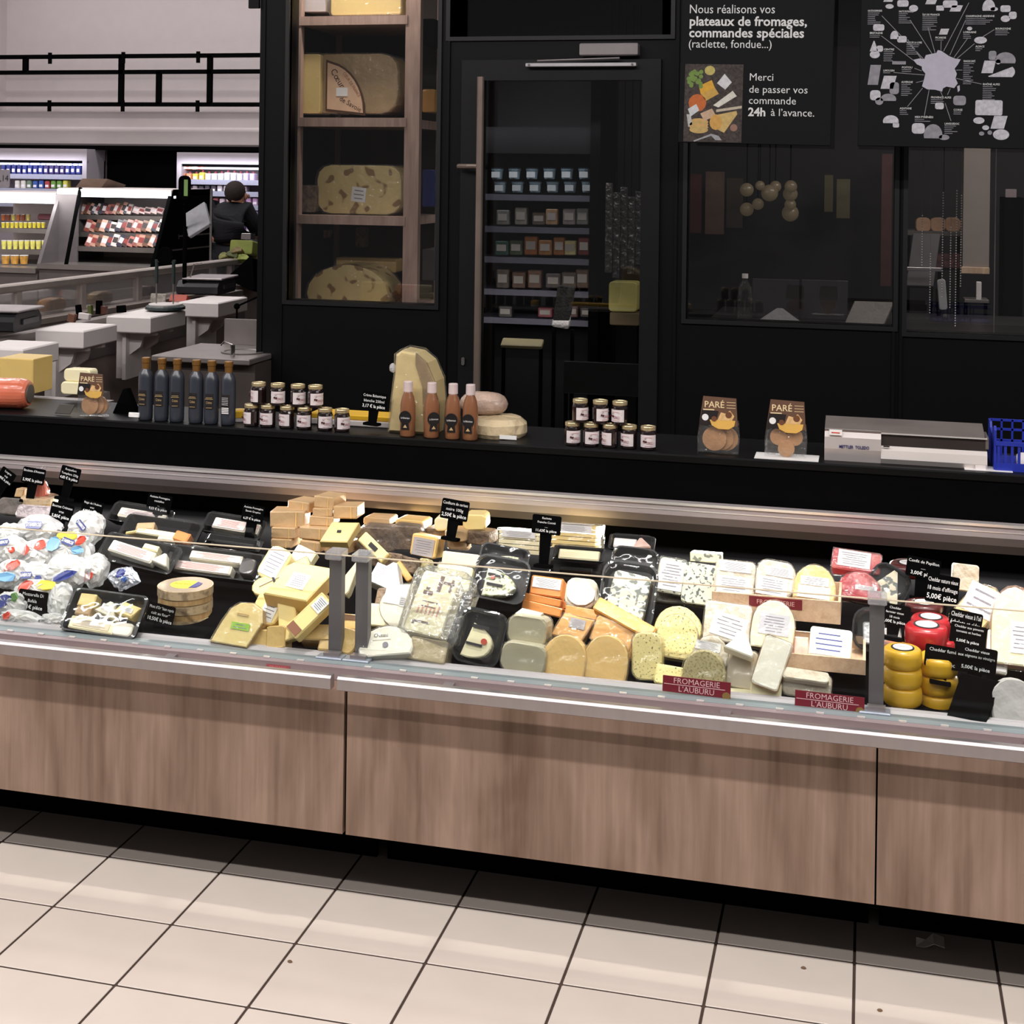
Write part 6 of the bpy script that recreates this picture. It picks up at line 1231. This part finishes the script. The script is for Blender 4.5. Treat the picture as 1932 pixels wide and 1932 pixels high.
# ham crate on top of the meat case
S('open_carton', 'brown open cardboard box on top of the meat case', 172, 347, 68, 20, 80, mat('brown_carton', (96, 74, 62), .7, var=.2), 'para', .3, Y=YM + .4, cat='box')
# --- curved glass service counter: rail and posts between two measured points
def rot_along(P, Q): d = Q - P; return math.atan2(d.y, d.x)
P1 = onZ(-40, 545, 1.06); P2 = onZ(392, 495, 1.06); P3 = onZ(520, 482, 1.06)
an = rot_along(P1, P2); L_ = (P3 - P1).length; Mr = Matrix.Translation((P1.x, P1.y, 0)) @ Matrix.Rotation(an, 4, 'Z')
sc = thing('glass_service_counter', 'long glass-fronted service counter with a steel top rail receding past the meat case', 'counter', M=Mr)
B().box(0, L_, -.03, .05, 1.02, 1.065, bev=.008).build('top_rail', mat('rail_grey', (176, 166, 160), .4, .5), sc)
B().box(0, L_, -.008, -.002, .87, 1.02).build('front_glass', clear('counter_glass2', (.93, .93, .93), .05, .12), sc)
B().box(0, L_, -.12, .12, .84, .87).build('deck', mat('deck_grey', (136, 124, 118), .6), sc)
for i in range(6): B().box(.3 + i * .62, .345 + i * .62, -.02, .02, .87, 1.03).build('glass_post', mat('post_grey', (190, 180, 176), .4, .4), sc)
B().box(0, L_, -.10, .10, 0, .84).build('counter_body', mat('body_grey', (130, 120, 116), .6), sc)
for i, (x, w_, c, nm) in enumerate([(.75, .22, (190, 130, 60), 'orange spread tray'), (1.25, .2, (170, 140, 100), 'pale ham block'), (1.75, .2, (90, 60, 50), 'dark sausage block'), (2.35, .25, (60, 50, 48), 'dark tray')]):
    r = thing('deli_item', f'{nm} inside the glass service counter', 'food', M=Mr @ Matrix.Translation((x, .066, .87))); B().blob(w_ / 2, .045, .04, (0, 0, .04), 12, 8, .6, .1).build('food_body', mat('deli%d' % i, c, .5, coat=.4, var=.3, vs=40), r)
# --- work counter with scales and white blocks
Q1 = onZ(60, 640, .93); Q2 = onZ(430, 562, .93); an2 = rot_along(Q1, Q2); Lq = (Q2 - Q1).length
Mc = Matrix.Translation((Q1.x, Q1.y, 0)) @ Matrix.Rotation(an2, 4, 'Z')
wc = thing('steel_work_counter', 'grey steel work counter carrying white cutting blocks and scales', 'counter', M=Mc)
B().box(-.8, Lq + .9, .252, .34, .82, .86).build('worktop', STEELD, wc); B().box(-.8, Lq + .9, .27, .34, .0, .82).build('cupboard_front', mat('putty_panel', (122, 110, 104), .6, var=.04), wc)
B().box(-.8, Lq + .9, .255, .27, .70, .80).build('drawer_band', mat('band_grey', (96, 90, 88), .5, .3), wc); B().box(-.8, Lq + .9, .27, .34, .86, .90).build('rear_upstand', STEEL, wc)
PE = mat('white_cutting_plastic', (236, 228, 226), .5, var=.03)
def block(px, py, w_, label, d=.25, th=.085, z=.93):
    P = onZ(px, py, z); M = Matrix.Translation((P.x, P.y, z)) @ Matrix.Rotation(an2, 4, 'Z'); k = dist(P) / F; ww = w_ * k
    r = thing('cutting_block', label, 'cutting block', M=M)
    B().box(-ww / 2, ww / 2, -.0, d, -th, 0, bev=.006).build('block', PE, r)
    for s_ in (-.22, .22):
        B().prism([(.02, -th), (.245, -th), (.245, -.34), (.20, -.34), (.18, -.22), (.11, -.17), (.09, -th - .03), (.02, -th - .02)][::-1], s_ * ww - .012, s_ * ww + .012).build('bracket', mat('bracket_white', (206, 198, 196), .5), r, PXq)
    B().box(-ww * .35, ww * .35, .17, .19, -.34, -th).build('bracket_plate', mat('bracket_white', (206, 198, 196), .5), r)
    return r, M
b1, M1 = block(78, 652, 128, 'thick white cutting block under the near scale'); b2, M2 = block(190, 618, 130, 'thick white cutting block between the near scale and the cheese wire')
b3, M3 = block(318, 592, 150, 'thick white cutting block under the round cheese wire stand'); b4, M4 = block(440, 566, 140, 'white block under the far scale beside the cabin')
def scale_(px, py, w_, label, z=.93, mast=False):
    P = onZ(px, py, z); k = dist(P) / F; ww = w_ * k; M = Matrix.Translation((P.x, P.y, z)) @ Matrix.Rotation(an2 + .1, 4, 'Z'); r = thing('counter_scale', label, 'scale', M=M)
    B().prism([(-ww * .5, .01), (-ww * .42, .0), (ww * .44, .0), (ww * .5, .02), (ww * .5, .05), (ww * .40, .085), (-ww * .40, .085), (-ww * .5, .05)], -.26, .0).build('scale_body', mat('scale_black', (26, 26, 30), .4), r, Matrix.Rotation(math.pi / 2, 4, 'X') @ Matrix.Translation((0, 0, 0)))
    B().box(-ww * .46, ww * .46, -.02, .23, .092, .104, bev=.004).build('weighing_plate', mat('plate_grey', (176, 168, 170), .35, .5), r); B().box(-ww * .2, ww * .35, -.008, .0, .03, .055).build('display_strip', mat('scale_grey', (60, 60, 66), .3), r)
    B().tube([(-ww * .3, .2, .1), (-ww * .42, .16, .19), (-ww * .2, .14, .19)], .004).build('printer_flap', STEEL, r)
    if mast:
        B().tube([(-ww * .42, .22, 0), (-ww * .42, .22, .42)], .014).build('mast', MATT, r)
        B().prism(o_rect(.16, .2, .01), -.012, .012, .003).build('display_panel', mat('scale_grey_panel', (150, 150, 156), .4, var=.1, vs=40), r, Matrix.Translation((-ww * .36, .15, .46)) @ Matrix.Rotation(-an2, 4, 'Z') @ Matrix.Rotation(math.radians(-32), 4, 'Y') @ Matrix.Rotation(math.radians(52), 4, 'X'))
        B().prism(o_rect(.075, .15, .03, 3), -.01, .01, .003).build('raised_screen', MATT, r, Matrix.Translation((-ww * .62, .2, .66)) @ Matrix.Rotation(-an2, 4, 'Z') @ Matrix.Rotation(math.radians(90), 4, 'X')); B().box(-.0, .024, -.012, -.010, -.05, .05).build('lit_strip', mat('lit_green', (110, 140, 80), .5, emit=.3), r, Matrix.Translation((-ww * .62, .2, .66)) @ Matrix.Rotation(-an2, 4, 'Z'))
        B().tube([(-ww * .42, .22, .42), (-ww * .55, .21, .56)], .008).build('screen_arm', MATT, r)
    return r
scale_(52, 622, 122, 'black counter scale with a grey plate on the nearest white block'); scale_(428, 553, 116, 'black counter scale with raised display beside the cabin', mast=True)
# cheese wire stand
P = onZ(312, 583, .94); r = thing('cheese_wire_stand', 'round cheese cutting stand with two posts and a black disc head', 'cutter', P); k = dist(P) / F
B().lathe([(37 * k, 0), (37 * k, 5 * k), (33 * k, 8 * k)], 26).build('round_base', mat('dark_green_base', (46, 58, 58), .4), r); B().lathe([(31 * k, 8 * k), (31 * k, 10 * k)], 26).build('marble_plate', WHITE, r)
for s_ in (-19, 16): B().tube([(s_ * k, 0, 8 * k), (s_ * k, 0, 52 * k)], 1.4 * k).build('post', STEEL, r); B().tube([(s_ * k, 0, 48 * k), (s_ * k, 0, 92 * k)], 3.4 * k).build('upper_post', mat('dark_green_base', (46, 58, 58), .4), r)
B().prism(ell(0, 0, 17 * k, 17 * k, 22), -4 * k, 4 * k, 1.5 * k).build('disc_head', MATT, r, Matrix.Translation((-1 * k, 0, 100 * k)) @ Matrix.Rotation(math.pi / 2, 4, 'X')); B().box(-22 * k, 20 * k, -2 * k, 2 * k, 88 * k, 93 * k).build('crossbar', mat('dark_green_base', (46, 58, 58), .4), r)
# small items on the blocks
S('price_stand', 'tiny black price stand beside the bottles on the counter', 228, 583, 20, 14, 88, MATT, 'rect', .01, 6, Y=onZ(228, 592, .93).y, cat='stand')
S('cheese_papers', 'pile of cream wrapping papers on the third white block', 262, 592, 74, 14, 20, mat('cream_paper', (232, 222, 200), .6, var=.05), 'para', .02, 8, Y=7.5, cat='paper')
S('red_cheese_box', 'salmon-coloured box on the far side of the wire stand', 336, 562, 36, 13, 60, mat('salmon_box', (190, 90, 74), .5), 'rect', .05, 0, Y=8.0, cat='box')
S('product_card', 'pale picture card leaning behind the wire stand', 298, 563, 32, 18, 80, mat('picture_card', (196, 188, 180), .5, c2=(130, 120, 110), vs=40), 'rect', .01, Y=7.9, cat='card')
S('paper_pile', 'curled white papers near the far end of the third block', 362, 577, 36, 9, 30, PAPER, 'para', .02, 10, Y=7.7, cat='paper')
for i, (x, y, w_, h_, m, nm) in enumerate([(146, 588, 8, 26, MATT, 'slim black knife handle'), (168, 585, 7, 18, mat('oil', (90, 100, 50), .3), 'small oil bottle'), (184, 580, 9, 26, MATT, 'slanted black spatula'), (192, 585, 14, 16, mat('spice', (90, 50, 40), .4), 'brown spice jar'), (157, 597, 22, 12, WHITE, 'white paper box'), (133, 600, 14, 16, mat('crate_brown', (110, 70, 54), .5), 'brown carton edge')]):
    S('counter_item', f'{nm} among the small things on the second white block', x, y, w_, h_, 86, m, 'rect', .03, 10 - 4 * i, Y=onZ(x, y + h_ / 2, .93).y, cat='utensil')
# --- steel sink
P = onZ(400, 672, .88); r = thing('steel_sink', 'stainless sink with a round basin in front of the cabin corner', 'sink', P); k = dist(P) / F
PU = mat('sink_steel', (150, 142, 140), .35, .55, var=.1)
B().box(-112 * k, 88 * k, -.06, .42, -.025, 0, bev=.004).build('drainboard', PU, r); B().box(-100 * k, 88 * k, .0, .42, -.88, -.03).build('cupboard', mat('sink_cupboard', (70, 62, 58), .6), r)
B().lathe([(42 * k, .001), (42 * k, .006), (36 * k, .006), (34 * k, .002), (10 * k, .0015)], 30).build('basin', STEELD, r, Matrix.Translation((30 * k, .17, 0)))
B().box(-60 * k, 88 * k, .42, .44, 0, .12).build('backsplash', PU, r)
B().tube([(38 * k, .02, 0), (38 * k, .02, 22 * k)], 4.5 * k, 10).build('tap_body', mat('chrome', (190, 186, 186), .12, .95), r); B().tube([(38 * k, .02, 22 * k), (20 * k, .02, 27 * k), (14 * k, .02, 20 * k)], 1.6 * k, 6).build('tap_lever', mat('chrome', (190, 186, 186), .12, .95), r)
struct(B().box(onY(466, 640, 6.6).x, onY(492, 640, 6.6).x, 6.45, 6.6, 0, onY(478, 632, 6.6).z).build('wall_low', mat('low_wall', (112, 98, 90), .7)), 'low grey-brown wall beside the sink')
bb0 = onY(445, 712, 5.2)
struct(B().box(onY(445, 712, 5.9).x, XL, 5.85, 5.95, 0, onY(460, 706, 5.9).z).build('wall_low_front', mat('low_wall', (112, 98, 90), .7)), 'low grey wall below the sink')
P = onY(457, 640, 6.4); r = thing('chrome_dispenser', 'shiny chrome cylinder tilted at the cabin corner', 'dispenser', P); B().lathe([(.03, -.07), (.035, -.06), (.035, .05), (.028, .07)], 16).build('cylinder', mat('chrome', (190, 186, 186), .12, .95), r, Matrix.Rotation(math.radians(-48), 4, 'Y'), )
B().lathe([(.036, -.02), (.036, .0)], 16).build('band', MATT, r, Matrix.Rotation(math.radians(-48), 4, 'Y'))
P = onY(447, 578, 7.0); r = thing('black_lever', 'black lever with a round knob by the far scale', 'lever', P); B().tube([(0, 0, 0), (.13, 0, .06)], .005).build('rod', MATT, r); stand(r, P.x - .004, P.x + .004, P.y - .004, P.y + .004, 0, P.z, MATT, 'stem'); B().blob(.017, .017, .017, nu=10, nv=6).build('knob', MATT, r)
# green produce display behind the far scale
S('green_crate', 'lime green produce display between the man and the far scale', 455, 466, 46, 26, 80, mat('lime_green', (130, 140, 60), .6, var=.15), 'rect', .2, Y=9.6, cat='crate')
for i, (x, y, w_) in enumerate([(438, 478, 26), (456, 484, 30), (446, 470, 22), (420, 481, 18)]): S('leafy_produce', f'{["dark green leafy bunch nearest the man", "pale green leafy bunch lowest in the lime display", "olive green bunch on top of the lime display", "dry green tips at the side of the lime display"][i]}', x, y, w_, 11, 60, mat('leaf%d' % i, [(76, 84, 40), (140, 150, 70), (110, 96, 50), (120, 120, 60)][i], .6, bump=.8, var=.3, vs=40), 'dome', .06, 12 * i - 12, Y=9.5, cat='vegetable')
S('black_cloth', 'black sloping stand covering the foot of the produce display', 462, 512, 64, 56, 80, MATT, 'tri', .3, -20, Y=9.3, cat='stand')
# --- man in dark jacket, seen from behind
Y0 = 12.3; P = onY(437, 400, Y0); k = dist(P) / F
man = thing('person', 'man in a dark jacket seen from behind choosing from the milk fridge', 'person', (P.x, P.y, 0))
def pz(px, py, d=0): Q = onY(px, py, Y0); return (Q.x - P.x, d, Q.z)
SKN = mat('skin', (170, 120, 96), .6, var=.04); JK = mat('dark_jacket', (20, 21, 28), .85, bump=.3, bs=14, var=.1); HR = mat('dark_hair', (40, 28, 24), .8, bump=.6, bs=80)
bm = bmesh.new(); vs = {}
J = {'pel': (pz(440, 462), .16), 'waist': (pz(438, 440), .175), 'chest': (pz(438, 412), .185), 'neckb': (pz(444, 391), .12), 'neck': (pz(447, 382, -.02), .062), 'jaw': (pz(450, 377, -.03), .07), 'head': (pz(450, 367, -.03), .098), 'crown': (pz(450, 361, -.02), .085),
     'ls': (pz(417, 397), .088), 'le': (pz(402, 415, -.05), .068), 'lh': (pz(412, 436, -.22), .045), 'rs': (pz(462, 397), .085), 're': (pz(471, 420, .08), .066), 'rw': (pz(468, 444, .20), .045),
     'hl': (pz(431, 470), .12), 'kl': ((pz(431, 470)[0], -.02, .50), .075), 'al': ((pz(431, 470)[0], .02, .09), .05), 'hr': (pz(449, 470), .12), 'kr': ((pz(449, 470)[0], -.02, .50), .075), 'ar': ((pz(449, 470)[0], .04, .09), .05)}
E_ = [('pel', 'waist'), ('waist', 'chest'), ('chest', 'neckb'), ('neckb', 'neck'), ('neck', 'jaw'), ('jaw', 'head'), ('head', 'crown'), ('neckb', 'ls'), ('ls', 'le'), ('le', 'lh'), ('neckb', 'rs'), ('rs', 're'), ('re', 'rw'), ('pel', 'hl'), ('hl', 'kl'), ('kl', 'al'), ('pel', 'hr'), ('hr', 'kr'), ('kr', 'ar')]
def skin(name, keys, m, scale=1.0, root=None):
    ks = [q for q in J if q in keys]; me = bpy.data.meshes.new(name); me.from_pydata([J[q][0] for q in ks], [(ks.index(a), ks.index(b_)) for a, b_ in E_ if a in ks and b_ in ks], [])
    o = bpy.data.objects.new(name, me); COL.objects.link(o); md = o.modifiers.new('skin', 'SKIN'); sv = me.skin_vertices[0].data
    for i, q in enumerate(ks): sv[i].radius = (J[q][1] * scale,) * 2
    if root: sv[ks.index(root)].use_root = True
    sd = o.modifiers.new('sub', 'SUBSURF'); sd.levels = sd.render_levels = 2; me.materials.append(m); o.parent = man; return o
for _k in J:
    if _k not in ('neck', 'jaw', 'head', 'crown'): J[_k] = (J[_k][0], J[_k][1] * .6)
skin('body', set(J), SKN, 1.0, 'pel')
skin('jacket', {'pel', 'waist', 'chest', 'neckb', 'ls', 'le', 'lh', 'rs', 're', 'rw'}, JK, 2.05, 'pel')
skin('trousers', {'pel', 'hl', 'kl', 'al', 'hr', 'kr', 'ar'}, mat('dark_trousers', (26, 26, 32), .85), 1.85, 'pel')
hx_ = Vector(pz(450, 366, -.03))
B().blob(.098, .105, .105, hx_ + Vector((-.012, -.02, .02)), 18, 12).build('hair', HR, man, smooth=True); B().blob(.014, .02, .03, hx_ + Vector((.09, -.0, -.02)), 8, 6).build('ear', SKN, man)
B().blob(.012, .014, .02, hx_ + Vector((.07, .10, -.02)), 8, 6).build('nose', SKN, man)
for key, s_ in (('lh', -1), ('rw', 1)):
    c = Vector(J[key][0]); d = Vector((0, -.0, -1)) if s_ < 0 else Vector((.1, .6, -.3)).normalized(); sd = Vector((1, 0, 0)); hd = B()
    hd.blob(.038, .028, .045, c + d * .05, 10, 7)
    for f_ in range(4): a0 = c + d * .07 + sd * (-.027 + .018 * f_); hd.tube([a0, a0 + d * .04, a0 + d * .065 + Vector((0, .018, 0))], [.0095, .009, .007], 6)
    a0 = c + d * .035 - sd * s_ * .033; hd.tube([a0, a0 - sd * s_ * .02 + d * .03, a0 - sd * s_ * .02 + d * .055], [.010, .010, .007], 6); hd.build('hand', SKN, man)
for x in (J['al'][0], J['ar'][0]): B().blob(.055, .13, .045, (x[0], .06, .045), 12, 8, .8).build('shoe', MATT, man)
# trolley edge glimpsed beside the man
S('shopping_trolley', 'bit of a chrome shopping trolley in front of the man', 464, 446, 20, 12, 85, mat('chrome', (190, 186, 186), .12, .95), 'rect', .1, Y=12.0, cat='trolley')
struct(B().box(-9.05, -9, -1, 15.2, 0, 4.6).build('wall_side', mat('mauve_white_wall', (206, 196, 196), .7, var=.02)))
